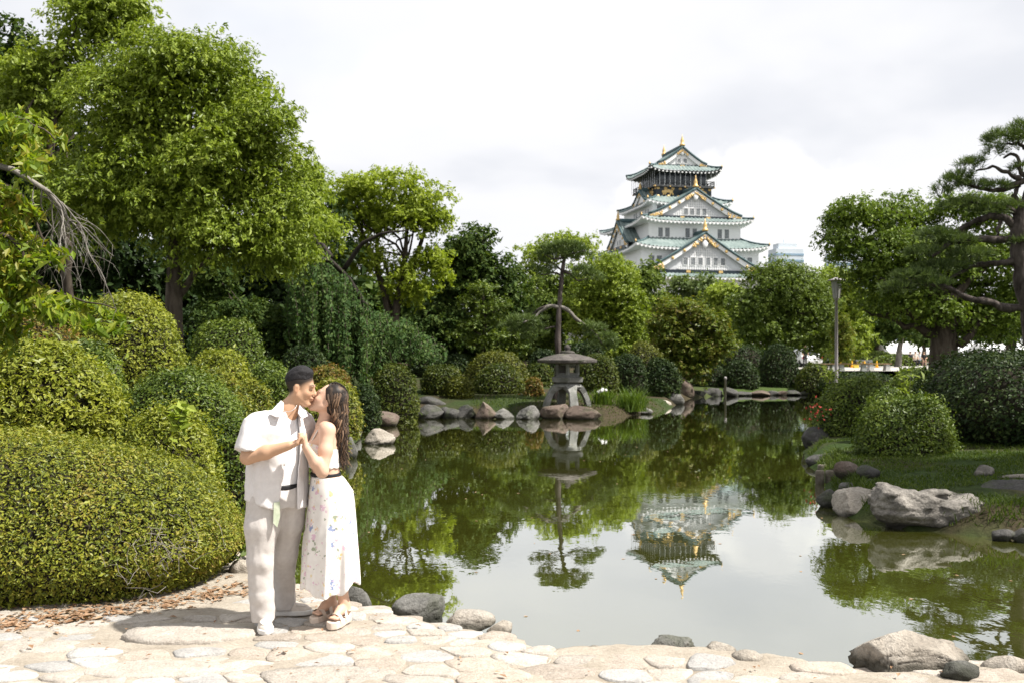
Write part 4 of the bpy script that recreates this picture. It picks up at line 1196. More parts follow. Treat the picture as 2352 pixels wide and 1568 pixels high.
tree('maple_tree', 'spreading maple with bronze tinted layered foliage on the far shore', 53, (1535, 870), 14,
     [(1565,715,62,26), (1620,745,66,28), (1530,750,52,24), (1650,790,48,30), (1560,780,60,26), (1600,810,70,34), (1520,810,40,30), (1570,850,60,28)], 26000, 0.15, 0.085, L_maple, 0.5, gF, M_bark_pale, 16, 12,
     trunk=[(1535,880), (1522,845), (1516,815), (1535,800), (1572,788), (1590,760)], up=0.9, depth=1.0)
tree('zelkova_tree', 'big round green tree standing left of the lamp post', 67, (1815, 850), 30,
     [(1790,670,95,72), (1860,700,72,70), (1740,720,60,70), (1800,760,120,65), (1880,770,60,60)], 48000, 0.18, 0.08, L_mid, 0.75, gF, seed=17, nl=18)
tree('light_tree', 'pale green tree right behind the lamp post', 82, (1960, 850), 20, [(1915,650,46,40), (1950,700,55,60), (1970,760,45,60), (1935,790,45,50)], 12000, 0.28, 0.14, L_camphor, 0.8, gB, seed=18)
tree('bronze_conifer', 'small yellowish cone-shaped tree right beside the lamp post', 64, (1935, 850), 8, [(1935,760,12,40), (1936,805,17,34)], 5000, 0.16, 0.08, L_maple, 0.35, gF, seed=19)
root, cl, path_ = tree('camphor_tree', 'broad dark tree with a thick trunk on the right shading the benches', 47, (2165, 850), 72,
     [(1990,500,100,55), (1930,560,50,60), (2080,500,90,60), (2060,590,130,70), (2180,600,120,90), (2290,640,120,110), (2090,700,130,60), (2230,730,150,60), (2010,650,80,50), (2330,560,80,80), (2190,480,80,45), (2280,500,80,60)],
     82000, 0.148, 0.068, L_right, 0.62, 'trees on the right side', seed=20, nl=40, trunk=[(2165,850), (2168,790), (2172,720), (2170,650), (2150,590)], dens=0.55, droop=0.35, fill=.06)
for k, pts_ in enumerate([[(2165,700),(2110,640),(2040,600),(1960,540)], [(2170,680),(2130,590),(2080,520)], [(2175,700),(2230,640),(2290,600)], [(2160,640),(2080,650),(2010,640)]]):
    p = np.array([P(a, b, 47 - 0.3 * k) for a, b in pts_]) - np.array(root.location)
    t = np.linspace(0, 1, len(p)); tt = np.linspace(0, 1, 12); p = np.stack([np.interp(tt, t, p[:, j]) for j in range(3)], 1)
    mb = MB(); mb.tube(p, np.linspace(0.26, 0.05, 12), 8); mb.build('limb', M_bark, root, True)
tree('park_tree', 'slim tree with pale leaning trunk beside the seated people', 84, (2062, 845), 16, [(2075,745,60,45), (2030,760,50,40)], 7000, 0.31, 0.15, L_dark, 0.8, 'trees on the right side', M_bark_pale, 21, 8, trunk=[(2062,845), (2066,800), (2074,765), (2085,730)])
tree('park_tree', 'small dark tree in front of the white tents behind the benches', 95, (2125, 845), 12, [(2125,780,40,24), (2110,740,60,40)], 5000, 0.31, 0.16, L_dark, 0.8, 'trees on the right side', seed=22)
tree('park_tree', 'shaded tree behind the tall hedge at the right border', 62, (2300, 850), 26, [(2310,740,90,60), (2230,760,70,40), (2370,720,80,80)], 9000, 0.26, 0.13, L_dark, 0.7, 'trees on the right side', seed=23)
tree('park_tree', 'dark leafy tree standing behind the stone monument', 100, (2010, 845), 14, [(1995,770,50,50), (2040,720,60,60)], 6000, 0.36, 0.18, L_dark, 0.9, 'trees on the right side', seed=24)
# tree line far behind
for i, (x, y, w, h, m) in enumerate([(-150,640,260,160,L_dark), (150,640,240,170,L_dark), (480,660,240,150,L_dark), (800,690,200,120,L_dark), (960,720,170,100,L_dark), (1200,740,170,90,L_mid), (1450,760,160,70,L_mid), (1700,770,170,60,L_mid), (1930,770,150,60,L_mid), (2470,700,130,110,L_dark)]):
    lab = ['at the far left', 'behind the bare hanging branch', 'behind the camphor trunk', 'behind the weeping tree', 'behind the airy lime tree', 'behind the lantern pine', 'behind the rounded light tree', 'below the castle', 'behind the lamp post', 'beyond the black pine at the right'][i]
    tree('background_tree', f'dark distant tree {lab}', 72 if i < 5 else 125, (x, 850), 20, [(x, y, w * .75, h * .8), (x - w * .3, y + 60, w * .6, h * .6), (x + w * .3, y + 50, w * .6, h * .6)], 3800, 0.52, 0.30, m, 1.5, gB, seed=30 + i, nl=4)

# ---- weeping tree
r = np.random.default_rng(61)
wb = P(868, 850, 36); wb[2] = gz(wb[0], wb[1])
weep = empty('weeping_tree', wb, 'dark green weeping tree with hanging curtains of leaves over the shore', 'tree', gF)
mb = MB()
tp = np.array([P(a, b, 35.5 + c) for a, b, c in [(868,850,.4),(866,790,.4),(850,720,.3),(800,640,0),(740,580,0),(720,540,0)]]); tp[0] = wb
t = np.linspace(0, 1, len(tp)); tt = np.linspace(0, 1, 16); tp = np.stack([np.interp(tt, t, tp[:, j]) for j in range(3)], 1)
mb.tube(tp - wb, np.linspace(0.16, 0.05, 16), 10)
for pts_ in ([(800,640,0),(760,600,-.8),(720,590,-1.5),(690,600,-2)], [(790,620,.3),(830,560,0),(880,535,-.2),(935,530,-.3)], [(760,590,0),(740,560,1),(700,560,1.5)]):
    p = np.array([P(a, b, 35.5 + c) for a, b, c in pts_]); t = np.linspace(0, 1, len(p)); tt = np.linspace(0, 1, 12); p = np.stack([np.interp(tt, t, p[:, j]) for j in range(3)], 1)
    mb.tube(p - wb, np.linspace(0.10, 0.025, 12), 7)
mb.build('trunk', M_bark_dark, weep, True)
arch = np.array([(672,610),(700,575),(740,580),(780,625),(820,680),(860,712),(900,722),(950,742),(1000,775)], float)
bot = np.array([(672,800),(700,850),(740,865),(790,880),(830,905),(850,880),(905,810),(955,835),(1005,815)], float)
pos, outd = [], []; strands = MB()
for k in range(330):
    s = r.random() ** 1.15; D = 35.5 + r.normal(0, 1.1)
    x0 = np.interp(s, np.linspace(0, 1, 9), arch[:, 0]) + r.normal(0, 10); y0 = np.interp(s, np.linspace(0, 1, 9), arch[:, 1]) + abs(r.normal(0, 22)) * (1 if r.random() < .8 else 3)
    y1 = y0 + (np.interp(s, np.linspace(0, 1, 9), bot[:, 1]) - y0) * r.uniform(0.5, 1.0)
    x1 = x0 + r.normal(6, 8)
    m = max(12, int((y1 - y0) / 2.0)); t = np.linspace(0, 1, m)
    a = P(x0, y0, D); b = P(x1, y1, D - r.uniform(-.4, .5))
    pth = a + (b - a) * t[:, None]; pth[:, 0] += 0.06 * np.sin(t * 5 + k)
    strands.tube(pth[::max(1, m // 6)] - wb, 0.012, 3, cap=False)
    for _ in range(2):
        pos.append(pth + r.normal(0, 0.075, (m, 3))); outd.append(np.tile(nrm(np.array([r.normal(0, .5), -0.7, 0.3])), (m, 1)))
pos = np.concatenate(pos); outd = np.concatenate(outd)
leaf_object('crown', weep, L_weep, pos, outd, 0.125, 0.062, r, 0.3, 0.8, 1.8, origin=wb)
tag(strands.build('hanging_twigs', M_bark, weep), kind='stuff')

# ---- needles for pines: tufts of thin blades on flat pads
def pine_pads(name, parent, pads, D, origin, r, tuft=0.16, per=1.0, blades=9, width=0.012, mat_=None):
    P0, DIR = [], []
    for (px, py, rx, ry, *dz) in pads:
        c = P(px, py, D + (dz[0] if dz else 0)); k = D / F
        R = np.array([rx * k, rx * k * 0.8, ry * k])
        n = int(per * 26 * (R[0] * R[1]) / (tuft * tuft))
        n = int(np.clip(n, 14, 900))
        d = nrm(r.normal(0, 1, (n, 3))); d[:, 2] = np.where(r.random(n) < .8, np.abs(d[:, 2]), d[:, 2]); 
        P0.append(c + d * R * (0.45 + 0.55 * r.random((n, 1)) ** .5)); DIR.append(nrm(d * np.array([.6, .6, .5]) + np.array([0, 0, .8]) + r.normal(0, .25, (n, 3))))
    P0 = np.repeat(np.concatenate(P0), blades, 0); DIR = np.repeat(np.concatenate(DIR), blades, 0)
    m = len(P0)
    dr = nrm(DIR + r.normal(0, .55, (m, 3))); L = tuft * r.uniform(.6, 1.1, m)
    side = nrm(np.cross(dr, r.normal(0, 1, (m, 3)))) * width
    e = P0 + dr * L[:, None]
    v = np.stack([P0 - side * .5, P0 + side * .5, e + side * .3, e - side * .3], 1).reshape(-1, 3) - origin
    return quick_mesh(name, v, np.arange(m * 4).reshape(m, 4), mat_ or L_pine, parent, False, fattr=r.random(m))
def limb_obj(parent, pts_, D, origin, r0, r1, name='limb', mat_=None, n=16, wob=0.0, r=None, sides=8):
    p = np.array([P(a, b, D + (c[0] if c else 0)) for a, b, *c in pts_])
    t = np.r_[0, np.cumsum(np.linalg.norm(np.diff(p, axis=0), axis=1))]; t /= t[-1]; tt = np.linspace(0, 1, n)
    # catmull-like smoothing by averaging a dense interpolation
    q = np.stack([np.interp(np.linspace(0, 1, 80), t, p[:, j]) for j in range(3)], 1)
    ker = np.ones(9) / 9; qp = np.pad(q, ((4, 4), (0, 0)), 'edge'); q = np.stack([np.convolve(qp[:, j], ker, 'valid') for j in range(3)], 1)
    q = np.stack([np.interp(tt, np.linspace(0, 1, 80), q[:, j]) for j in range(3)], 1)
    rr = np.linspace(r0, r1, n)
    if r is not None: rr = rr * (1 + .13 * r.normal(0, 1, n)); q = q + r.normal(0, 1, (n, 3)) * wob
    mb = MB(); mb.tube(q - origin, rr, sides); return mb.build(name, mat_ or M_bark_pine, parent, True)

# pine behind the lantern
r = np.random.default_rng(71)
D = 37.6; pb = P(1280, 935, D); pb[2] = gz(pb[0], pb[1]) - .05
pine = empty('pine_tree', pb, 'slender pine with flat umbrella crown rising behind the stone lantern', 'tree', gF)
limb_obj(pine, [(1276,935),(1278,890),(1284,840),(1281,780),(1284,720),(1288,660),(1291,620),(1300,582)], D, pb, 0.155, 0.06, 'trunk', n=24, wob=.008, r=r)
for pts_, a, b in [([(1284,706),(1262,702),(1243,714),(1228,730),(1200,742,-.3)], .085, .03), ([(1262,703),(1240,708),(1222,724,.2),(1218,740,.2)], .05, .02),
      ([(1284,704),(1304,712),(1322,732),(1346,748)], .09, .05), ([(1346,748),(1372,772),(1385,792,-.3)], .045, .015), ([(1346,748),(1380,752,.3),(1400,764,.3)], .04, .012),
      ([(1290,632),(1270,626),(1250,632),(1238,628)], .05, .015), ([(1292,622),(1312,630),(1326,646),(1350,640)], .055, .015), ([(1298,592),(1270,596),(1250,584)], .05, .015),
      ([(1300,585),(1330,580),(1346,576)], .05, .015), ([(1280,750),(1262,752),(1240,760)], .04, .012), ([(1292,626),(1275,606),(1258,602)], .04, .012)]:
    limb_obj(pine, pts_, D, pb, a, b, 'limb', M_bark_pale if 'x' and a >= .085 else M_bark_pine, 12, .006, r, 7)
pine_pads('crown', pine, [(1300,566,34,9), (1266,572,26,9), (1326,576,24,9), (1246,586,18,8), (1344,588,14,7), (1286,584,30,8), (1256,604,14,6), (1240,596,12,6), (1310,596,18,7), (1246,628,22,8), (1230,618,12,6),
      (1340,622,26,9), (1360,634,20,8), (1326,640,14,6), (1378,644,12,6), (1268,618,12,6), (1200,738,36,11,-.3), (1226,752,26,10), (1172,752,24,9), (1196,764,26,9), (1240,768,18,8), (1226,720,16,7,.4), (1250,736,12,6), (1214,780,20,7),
      (1366,756,28,10), (1348,748,16,7), (1394,776,22,9,-.3), (1380,794,26,9), (1402,800,18,7), (1352,772,12,6), (1410,786,12,6)], D, pb, r, 0.19, 0.85, 8, 0.016)
# big black pine at the right border
r = np.random.default_rng(72)
D = 28.0; bb = P(2400, 900, D); bb[2] = gz(bb[0], bb[1])
bp = empty('black_pine', bb, 'large black pine with twisting dark limbs at the right border', 'tree', 'trees on the right side')
limb_obj(bp, [(2400,905),(2392,860),(2372,740),(2352,660),(2340,590),(2338,530),(2350,480),(2372,440),(2366,395),(2372,350)], D, bb, 0.33, 0.14, 'trunk', n=30, wob=.01, r=r, sides=12)
for pts_, a, b in [([(2340,545),(2300,552),(2240,548),(2190,556),(2160,575,-.2),(2140,592,-.2)], .085, .03), ([(2338,530),(2310,500),(2270,496),(2230,512,.2),(2200,530,.2),(2168,536)], .09, .025),
      ([(2345,500),(2318,478),(2280,470),(2245,462),(2215,470,-.2)], .08, .02), ([(2368,410),(2345,420),(2318,430),(2290,440),(2240,430),(2205,420)], .07, .02),
      ([(2366,398),(2350,405),(2340,385),(2338,360),(2322,352),(2305,366)], .06, .02), ([(2352,420),(2320,400),(2300,395),(2285,380),(2262,390),(2240,392)], .05, .015),
      ([(2420,712,.3),(2352,708),(2300,706),(2270,690),(2240,692),(2210,682),(2180,660),(2150,655)], .10, .04), ([(2345,600),(2300,604),(2240,610,.4),(2180,640,.4)], .07, .02), ([(2150,655),(2120,650),(2080,662)], .035, .012),
      ([(2372,352),(2340,330),(2310,330)], .05, .015), ([(2345,470),(2330,450),(2342,425)], .05, .03), ([(2300,500),(2290,530),(2300,560)], .04, .015)]:
    limb_obj(bp, pts_, D, bb, a * 1.5, b * 1.5, 'limb', M_bark_pine, 16, .012, r, 8)
pine_pads('crown', bp, [(2310,322,52,20), (2352,330,40,26), (2286,352,26,14), (2222,386,28,16), (2240,378,24,14), (2205,412,30,16), (2184,424,30,18), (2235,430,40,14), (2290,432,30,11), (2165,442,26,13),
      (2230,470,40,13), (2190,478,34,13), (2270,486,36,11), (2150,545,48,16), (2190,560,50,16), (2120,585,44,15), (2230,590,50,14), (2160,620,60,17,.4), (2100,640,52,15), (2140,655,46,13), (2060,665,40,12), (2320,480,36,12), (2350,300,36,20), (2350,390,30,14), (2345,560,36,14)],
      D, bb, r, 0.21, 0.9, 10, 0.013)

# ---- cherry at the left border with a dead hanging branch
r = np.random.default_rng(81)
D = 9.6; cb = P(-190, 1180, D); cb[2] = gz(cb[0], cb[1])
ch = empty('cherry_tree', cb, 'weeping cherry leaning in from the left border with a dead grey branch', 'tree', gL)
limb_obj(ch, [(-190,1180),(-180,900),(-160,600),(-120,420),(-60,370)], D, cb, 0.16, 0.07, 'trunk', M_bark)
for pts_ in ([(-120,420),(-40,300),(40,268),(100,290),(130,330)], [(-160,560),(-60,440),(20,420),(70,470),(100,560),(150,620)], [(-160,600),(-60,520),(30,540),(70,640),(180,690),(270,710)], [(-150,640),(-60,600),(10,680),(30,760)]):
    limb_obj(ch, pts_, D, cb, .035, .006, 'limb', M_bark, 16, .01, r, 6)
pos = []; od = []
def spray(pts_, n, w, dd=0.3):
    p = np.array([P(a, b, D + dd * r.normal()) for a, b in pts_]); t = np.sort(r.random(n)); s = np.linspace(0, 1, len(p))
    q = np.stack([np.interp(t, s, p[:, j]) for j in range(3)], 1)
    pos.append(q + r.normal(0, w, (n, 3)) * np.array([1, 1, .6])); od.append(nrm(r.normal(0, 1, (n, 3)) + np.array([.2, -.5, .6])))
for pts_, n, w in [([(-20,280),(50,270),(100,295),(135,330)], 330, .06), ([(-20,300),(40,310),(80,350),(70,390)], 300, .07), ([(-30,350),(30,360),(50,400)], 220, .06), ([(-30,300),(20,285),(60,300)], 220, .06),
      ([(-30,430),(10,440),(50,480),(90,500)], 330, .05), ([(-20,440),(20,500),(60,560),(130,600)], 420, .07), ([(-30,500),(10,560),(40,620),(30,680)], 420, .08), ([(-30,560),(20,640),(30,740),(10,800)], 420, .08),
      ([(0,600),(60,640),(120,690),(200,700),(290,740)], 420, .045), ([(20,640),(100,700),(170,740),(280,760)], 260, .045), ([(0,680),(80,720),(140,730)], 260, .06), ([(20,540),(90,560),(140,590)], 200, .04), ([(-30,640),(0,720),(20,780)], 300, .06)]: spray(pts_, n, w)
pos = np.concatenate(pos); od = np.concatenate(od)
leaf_object('crown', ch, L_cherry, pos, od, 0.105, 0.042, r, 0.4, 0.7, 1.6, origin=cb)
dead = MB()
def dead_branch(a, ang, L, rad, depth):
    n = 9; p = [np.array(a, float)]; d = np.array([math.cos(ang), r.normal(0, .3), math.sin(ang)])
    for k in range(n - 1):
        d = nrm(d + np.array([r.normal(0, .20), r.normal(0, .20), -0.16 + r.normal(0, .12)])); p.append(p[-1] + d * L / (n - 1))
    dead.tube(np.array(p) - cb, np.linspace(rad, rad * .35, n), 5)
    if depth:
        for k in range(3):
            i = int(r.integers(1, n - 1)); dead_branch(p[i], math.atan2(d[2], d[0]) + r.normal(.1, .75), L * r.uniform(.4, .8), rad * .55, depth - 1)
mainp = [P(-30,375,D), P(30,390,D), P(70,415,D), P(110,440,D), P(135,470,D), P(160,510,D)]
dead.tube(np.array(mainp) - cb, np.linspace(.032, .014, 6), 7)
for k in range(10):
    i = r.uniform(0.8, 5.0); a = mainp[int(i)] + (mainp[min(int(i) + 1, 5)] - mainp[int(i)]) * (i % 1)
    dead_branch(a, r.uniform(-1.7, -0.3), r.uniform(.4, .85), .009, 2)
dead.build('dead_branch', M_bark_pale, ch, True)

# unseen trees added just beyond the right border to shade the right bank
tree('unseen_shade_tree', 'unseen leafy tree put beyond the right border to shade the grassy bank', 13.5, (3330, 1000), 70, [(3330,-260,500,300), (3210,-160,340,240), (3450,-300,400,300)], 9000, .30, .16, L_mid, .9, 'trees on the right side', seed=77, depth=.9, fill=.3)
tree('unseen_shade_tree', 'unseen leafy tree put beyond the right border to shade the tall dark hedge', 21, (2880, 900), 60, [(2880,60,320,230), (2930,160,300,200)], 8000, .32, .17, L_mid, 1.0, 'trees on the right side', seed=78, depth=.9, fill=.3)

# ================================================================== CLIPPED BUSHES, IRISES, GRASS, LITTER
B_olive = leaf_mat('azalea_olive', [(0.049,0.070,0.009), (0.128,0.155,0.014), (0.245,0.260,0.026), (0.235,0.175,0.035)], 0.25, spec=0.3, big=1.6)
B_yellow = leaf_mat('azalea_yellow', [(0.096,0.130,0.012), (0.212,0.240,0.022), (0.337,0.345,0.05)], 0.3, spec=0.3, big=1.4)
B_green = leaf_mat('azalea_green', [(0.037,0.068,0.009), (0.094,0.140,0.016), (0.188,0.235,0.03)], 0.25, spec=0.3, big=1.2)
B_dark = leaf_mat('camellia_dark', [(0.012,0.026,0.008), (0.028,0.05,0.013), (0.065,0.09,0.024)], 0.2, 0.5, spec=0.16, big=1.0)
B_red = leaf_mat('azalea_reddish', [(0.07,0.085,0.012), (0.14,0.145,0.018), (0.20,0.12,0.025), (0.24,0.09,0.04)], 0.25, spec=0.25, big=1.2)
B_far_shade = leaf_mat('far_dome_shaded_leaf', [(0.026,0.045,0.007), (0.065,0.088,0.012), (0.13,0.145,0.02)], 0.22, spec=0.2, big=1.0)  # azalea green darkened: shade on the far shore put into the leaf colour
B_far_olive_shade = leaf_mat('far_olive_shaded_leaf', [(0.035,0.048,0.007), (0.09,0.105,0.012), (0.17,0.17,0.02)], 0.22, spec=0.2, big=1.0)  # azalea olive darkened the same way, far-shore shade in the colour
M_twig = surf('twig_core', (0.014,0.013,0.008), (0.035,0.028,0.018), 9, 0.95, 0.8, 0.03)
M_twig_grey = surf('grey_twig', (0.13,0.115,0.10), (0.25,0.225,0.20), 9, 0.9, 0.3)
def bush(px0, px1, ytop, ybase, D, mat_, n, ln, wd, label, group=None, depth=0.8, lump=0.10, name='clipped_bush', base_z=None, sq=2.45, seed=None, ddepth=None, core=0.90, rough=0.035, rdepth=None):
    seed = int(px0 * 3 + ytop) if seed is None else seed
    if n < 100000: n = int(n * 0.54); ln *= 1.24; wd *= 1.24
    r = np.random.default_rng(abs(seed) + 9)
    x0, x1 = Xat(px0, D), Xat(px1, D); cx = (x0 + x1) / 2; rx = (x1 - x0) / 2; ry = rdepth or rx * depth
    cy = D
    zt = CAMZ + (HZ - ytop) / F * D
    zb = (CAMZ + (HZ - ybase) / F * (D - ry * 0.7)) if base_z is None else base_z
    zg = min(gz(cx, cy - ry * .7), zb) - 0.05
    h = zt - zg; c0 = np.array([cx, cy, zg])
    root = empty(name, c0, label, 'bush', group)
    def dome(u):       # unit directions (z>=0) -> surface point; rounded dome with near-vertical foot
        q = np.abs(u) ** (sq / 2) + 1e-9
        k = (np.sum(np.abs(u) ** sq, 1)) ** (-1 / sq)
        p = u * k[:, None]
        foot = 1 - 0.16 * smooth(0.35, 0.0, p[:, 2])
        p = p * np.array([rx, ry, h]); p[:, :2] *= foot[:, None]
        w = 1 + lump * 1.25 * fbm(p + c0, 1.3 / max(rx, .4), seed % 23, 3) + 0.045 * fbm(p + c0, 5.5 / max(rx, .5), seed % 19, 2)
        return p * w[:, None]
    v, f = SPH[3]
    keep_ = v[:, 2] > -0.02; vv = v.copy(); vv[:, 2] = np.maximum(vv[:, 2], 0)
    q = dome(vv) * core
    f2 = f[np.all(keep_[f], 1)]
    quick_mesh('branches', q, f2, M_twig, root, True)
    u = nrm(r.normal(0, 1, (int(n * 1.9), 3))); u[:, 2] = np.abs(u[:, 2])
    # favour the sides that face the garden (towards the pond and camera) and the top
    wgt = 0.45 + 0.55 * smooth(0.35, -0.25, u[:, 1]) + 0.3 * u[:, 2]
    u = u[r.random(len(u)) < wgt][:n]
    hol = fbm(u * 1.0 + seed, 6.5, seed % 17, 3); kp = hol > -0.36 + 0.25 * r.random(len(u)) ** 2 - .12; u = u[kp]
    p = dome(u)
    out = nrm(u / np.array([rx, ry, h]))
    p = p * (1 - 0.10 * r.random((len(p), 1)) ** 2) + out * r.normal(0, rough, (len(p), 1)) + out * (rough * 2.2 * np.abs(r.normal(0, 1, (len(p), 1))) * (r.random((len(p), 1)) < .10))
    leaf_object('foliage', root, mat_, p, out, ln, wd, r, 0.35, 0.85, -0.25)
    return root
gH, gHf, gHr = 'clipped azaleas on the left slope', 'clipped bushes on the far shore', 'bushes of the right bank'
bush(-600, 578, 985, 1420, 8.3, B_olive, 102000, 0.029, 0.0135, 'large olive green clipped azalea hedge in the left foreground', gH, sq=2.4, rdepth=1.35, base_z=0.3, lump=0.09, rough=0.02, core=0.93)
bush(-140, 275, 782, 1010, 11.6, B_yellow, 30000, 0.048, 0.021, 'big coarse-leaved yellow-green azalea above the foreground hedge at the left border', gH, lump=.12, rough=.035)
bush(140, 420, 680, 880, 18.5, B_yellow, 34000, 0.048, 0.022, 'tall rounded pale olive azalea left of the camphor trunk', gH)
bush(-60, 200, 715, 820, 15.5, B_red, 16000, 0.042, 0.02, 'reddish olive azalea dome behind the cherry leaves at the left', gH)
bush(120, 285, 788, 900, 14.0, B_green, 14000, 0.04, 0.018, 'narrow green azalea between coarse-leaved azalea and tall rounded azalea', gH)
bush(265, 570, 852, 1020, 13.0, B_green, 30000, 0.038, 0.017, 'broad mid green azalea dome in the middle of the left slope', gH)
bush(260, 505, 938, 1060, 10.6, B_yellow, 22000, 0.036, 0.016, 'loose bright green azalea just above the foreground hedge', gH, lump=.16, rough=.045)
bush(450, 600, 955, 1085, 11.4, B_green, 14000, 0.032, 0.014, 'dull green azalea with grey twigs directly left of the white shirt', gH, lump=.14)
bush(430, 612, 735, 850, 27, B_green, 16000, 0.06, 0.03, 'wide shaded azalea dome right of the camphor trunk', gH)
bush(438, 575, 805, 885, 22, B_yellow, 12000, 0.055, 0.026, 'light green dome behind two small yellow domes', gH)
bush(440, 556, 852, 930, 18, B_olive, 12000, 0.045, 0.02, 'left one of the two small yellow-olive domes', gH)
bush(536, 628, 878, 950, 17, B_olive, 10000, 0.042, 0.019, 'right one of the two small yellow-olive domes', gH)
bush(506, 600, 914, 1000, 14.5, B_olive, 9000, 0.038, 0.017, 'olive dome below the small yellow domes beside the shirt collar', gH)
bush(560, 672, 832, 900, 25, B_green, 9000, 0.06, 0.028, 'green dome behind the back of the dark haired head', gH)
bush(600, 700, 858, 930, 22, B_green, 9000, 0.052, 0.024, 'dark green dome directly behind the neck of the man', gH)
bush(690, 812, 842, 930, 25.5, B_red, 12000, 0.055, 0.026, 'azalea with pinkish new growth above the kissing faces', gH)
bush(700, 832, 872, 985, 23, B_olive, 12000, 0.05, 0.024, 'olive azalea behind the long wavy hair', gH)
bush(800, 874, 884, 962, 29, B_dark, 9000, 0.06, 0.03, 'dark small dome at the water right of the hair', gH)
bush(842, 962, 838, 920, 33.5, B_far_shade, 11000, 0.07, 0.034, 'leafy green dome under the pale stem on the far shore', gHf)
bush(640, 760, 800, 870, 31, B_dark, 9000, 0.075, 0.036, 'dark bush in the shade below the weeping curtain', gHf)
bush(966, 1068, 838, 915, 39, B_far_shade, 10000, 0.075, 0.036, 'round green dome left of the big far dome', gHf)
bush(1026, 1088, 866, 915, 38, B_far_olive_shade, 6000, 0.07, 0.034, 'small olive dome squeezed before the big far dome', gHf)
bush(1064, 1220, 808, 915, 41, B_far_olive_shade, 15000, 0.08, 0.038, 'big smooth olive dome left of the stone lantern', gHf, lump=.05)
bush(1086, 1204, 836, 915, 39.6, B_far_shade, 9000, 0.075, 0.036, 'darker low dome growing in front of the big smooth dome', gHf, lump=.06)
bush(1200, 1272, 832, 910, 43, B_far_shade, 7000, 0.08, 0.038, 'leafy bush directly left behind the stone lantern', gHf)
bush(1206, 1246, 868, 912, 38.6, B_red, 4000, 0.065, 0.03, 'little brownish bush at the foot of the big smooth dome', gHf)
bush(1318, 1422, 812, 900, 43, B_far_shade, 10000, 0.08, 0.038, 'bushy dome directly right behind the stone lantern', gHf)
bush(1398, 1486, 814, 900, 44.5, B_dark, 8000, 0.085, 0.04, 'dark dome behind the iris clumps', gHf)
bush(1428, 1532, 788, 850, 48, B_far_olive_shade, 8000, 0.085, 0.04, 'pale olive flat-topped bush left of the maple trunk', gHf)
bush(1478, 1562, 820, 905, 45.5, B_dark, 8000, 0.1, 0.05, 'glossy leafed bush above the grey mossy boulder', gHf, lump=.18)
bush(1590, 1672, 838, 900, 58, B_dark, 6000, 0.1, 0.05, 'low dark bush right of the upright boulder', gHf)
bush(1660, 1744, 828, 900, 57, B_dark, 7000, 0.1, 0.05, 'medium dark dome behind the thin water pole', gHf)
bush(1738, 1838, 786, 900, 58.5, B_dark, 10000, 0.1, 0.05, 'tall ball-shaped dark bush on the far shore', gHf, sq=2.1, lump=.04)
bush(1826, 1912, 834, 900, 57, B_far_shade, 7000, 0.1, 0.05, 'green bush between ball-shaped bush and lamp post', gHf)
bush(1880, 2060, 856, 905, 55, B_dark, 9000, 0.1, 0.05, 'long low clipped hedge in front of the benches', gHf, sq=3.2, rdepth=1.0)
bush(936, 1020, 790, 860, 44, B_dark, 7000, 0.09, 0.045, 'dark bush below the drooping tip of the weeping tree', gHf)
bush(1010, 1090, 812, 865, 46, B_dark, 6000, 0.09, 0.045, 'flat dark bush behind the round green dome', gHf)
bush(1210, 1290, 800, 860, 47, B_dark, 6000, 0.09, 0.045, 'shaded bush left behind the pine trunk', gHf)
bush(1320, 1400, 785, 850, 50, B_dark, 6000, 0.1, 0.05, 'shaded bush right behind the pine trunk', gHf)
bush(1640, 1760, 790, 870, 62, B_dark, 7000, 0.11, 0.055, 'dark shrub behind the medium dark dome', gHf)
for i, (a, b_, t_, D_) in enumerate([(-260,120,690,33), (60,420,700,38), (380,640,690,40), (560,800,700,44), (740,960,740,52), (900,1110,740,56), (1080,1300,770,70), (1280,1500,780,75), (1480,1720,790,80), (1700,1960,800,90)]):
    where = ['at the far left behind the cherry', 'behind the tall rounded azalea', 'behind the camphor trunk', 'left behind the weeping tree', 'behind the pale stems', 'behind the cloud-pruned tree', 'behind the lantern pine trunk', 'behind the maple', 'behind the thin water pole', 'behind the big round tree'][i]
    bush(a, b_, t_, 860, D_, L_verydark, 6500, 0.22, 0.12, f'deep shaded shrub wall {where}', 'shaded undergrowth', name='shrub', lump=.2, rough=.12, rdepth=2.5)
bush(560, 712, 945, 1090, 14.8, B_green, 12000, 0.04, 0.018, 'green azalea hidden behind the open linen shirt', gH)
bush(655, 800, 925, 1060, 19, B_olive, 12000, 0.045, 0.021, 'olive azalea behind the embrace above the water', gH)
# right bank
bush(1872, 2070, 866, 1030, 23, B_green, 24000, 0.055, 0.025, 'green azalea with red blossoms at the tip of the right bank', gHr, lump=.12)
bush(1985, 2090, 893, 960, 20.8, B_green, 9000, 0.05, 0.024, 'small bright azalea between the two big right bank azaleas', gHr)
bush(1966, 2194, 910, 1080, 18.3, B_green, 30000, 0.045, 0.02, 'wide clipped azalea in front on the right bank', gHr, lump=.10)
bush(2030, 2180, 848, 950, 26, B_green, 12000, 0.06, 0.03, 'sloping shaded azalea behind the right bank azaleas', gHr)
bush(2130, 2520, 802, 1010, 20, B_dark, 34000, 0.06, 0.032, 'tall dark glossy hedge at the right border', gHr, sq=3.0, lump=.08, rdepth=2.2)
gP = 'clipped bushes by the plaza'
bush(1996, 2100, 812, 846, 92, B_green, 4000, 0.16, 0.08, 'wide clipped bush in front of the stone monument', gP)
bush(1975, 2060, 806, 840, 98, B_green, 3500, 0.16, 0.08, 'clipped bush at the foot of the stone monument', gP)
bush(2098, 2175, 814, 845, 100, B_dark, 3500, 0.16, 0.08, 'low bush behind the seated people', gP)
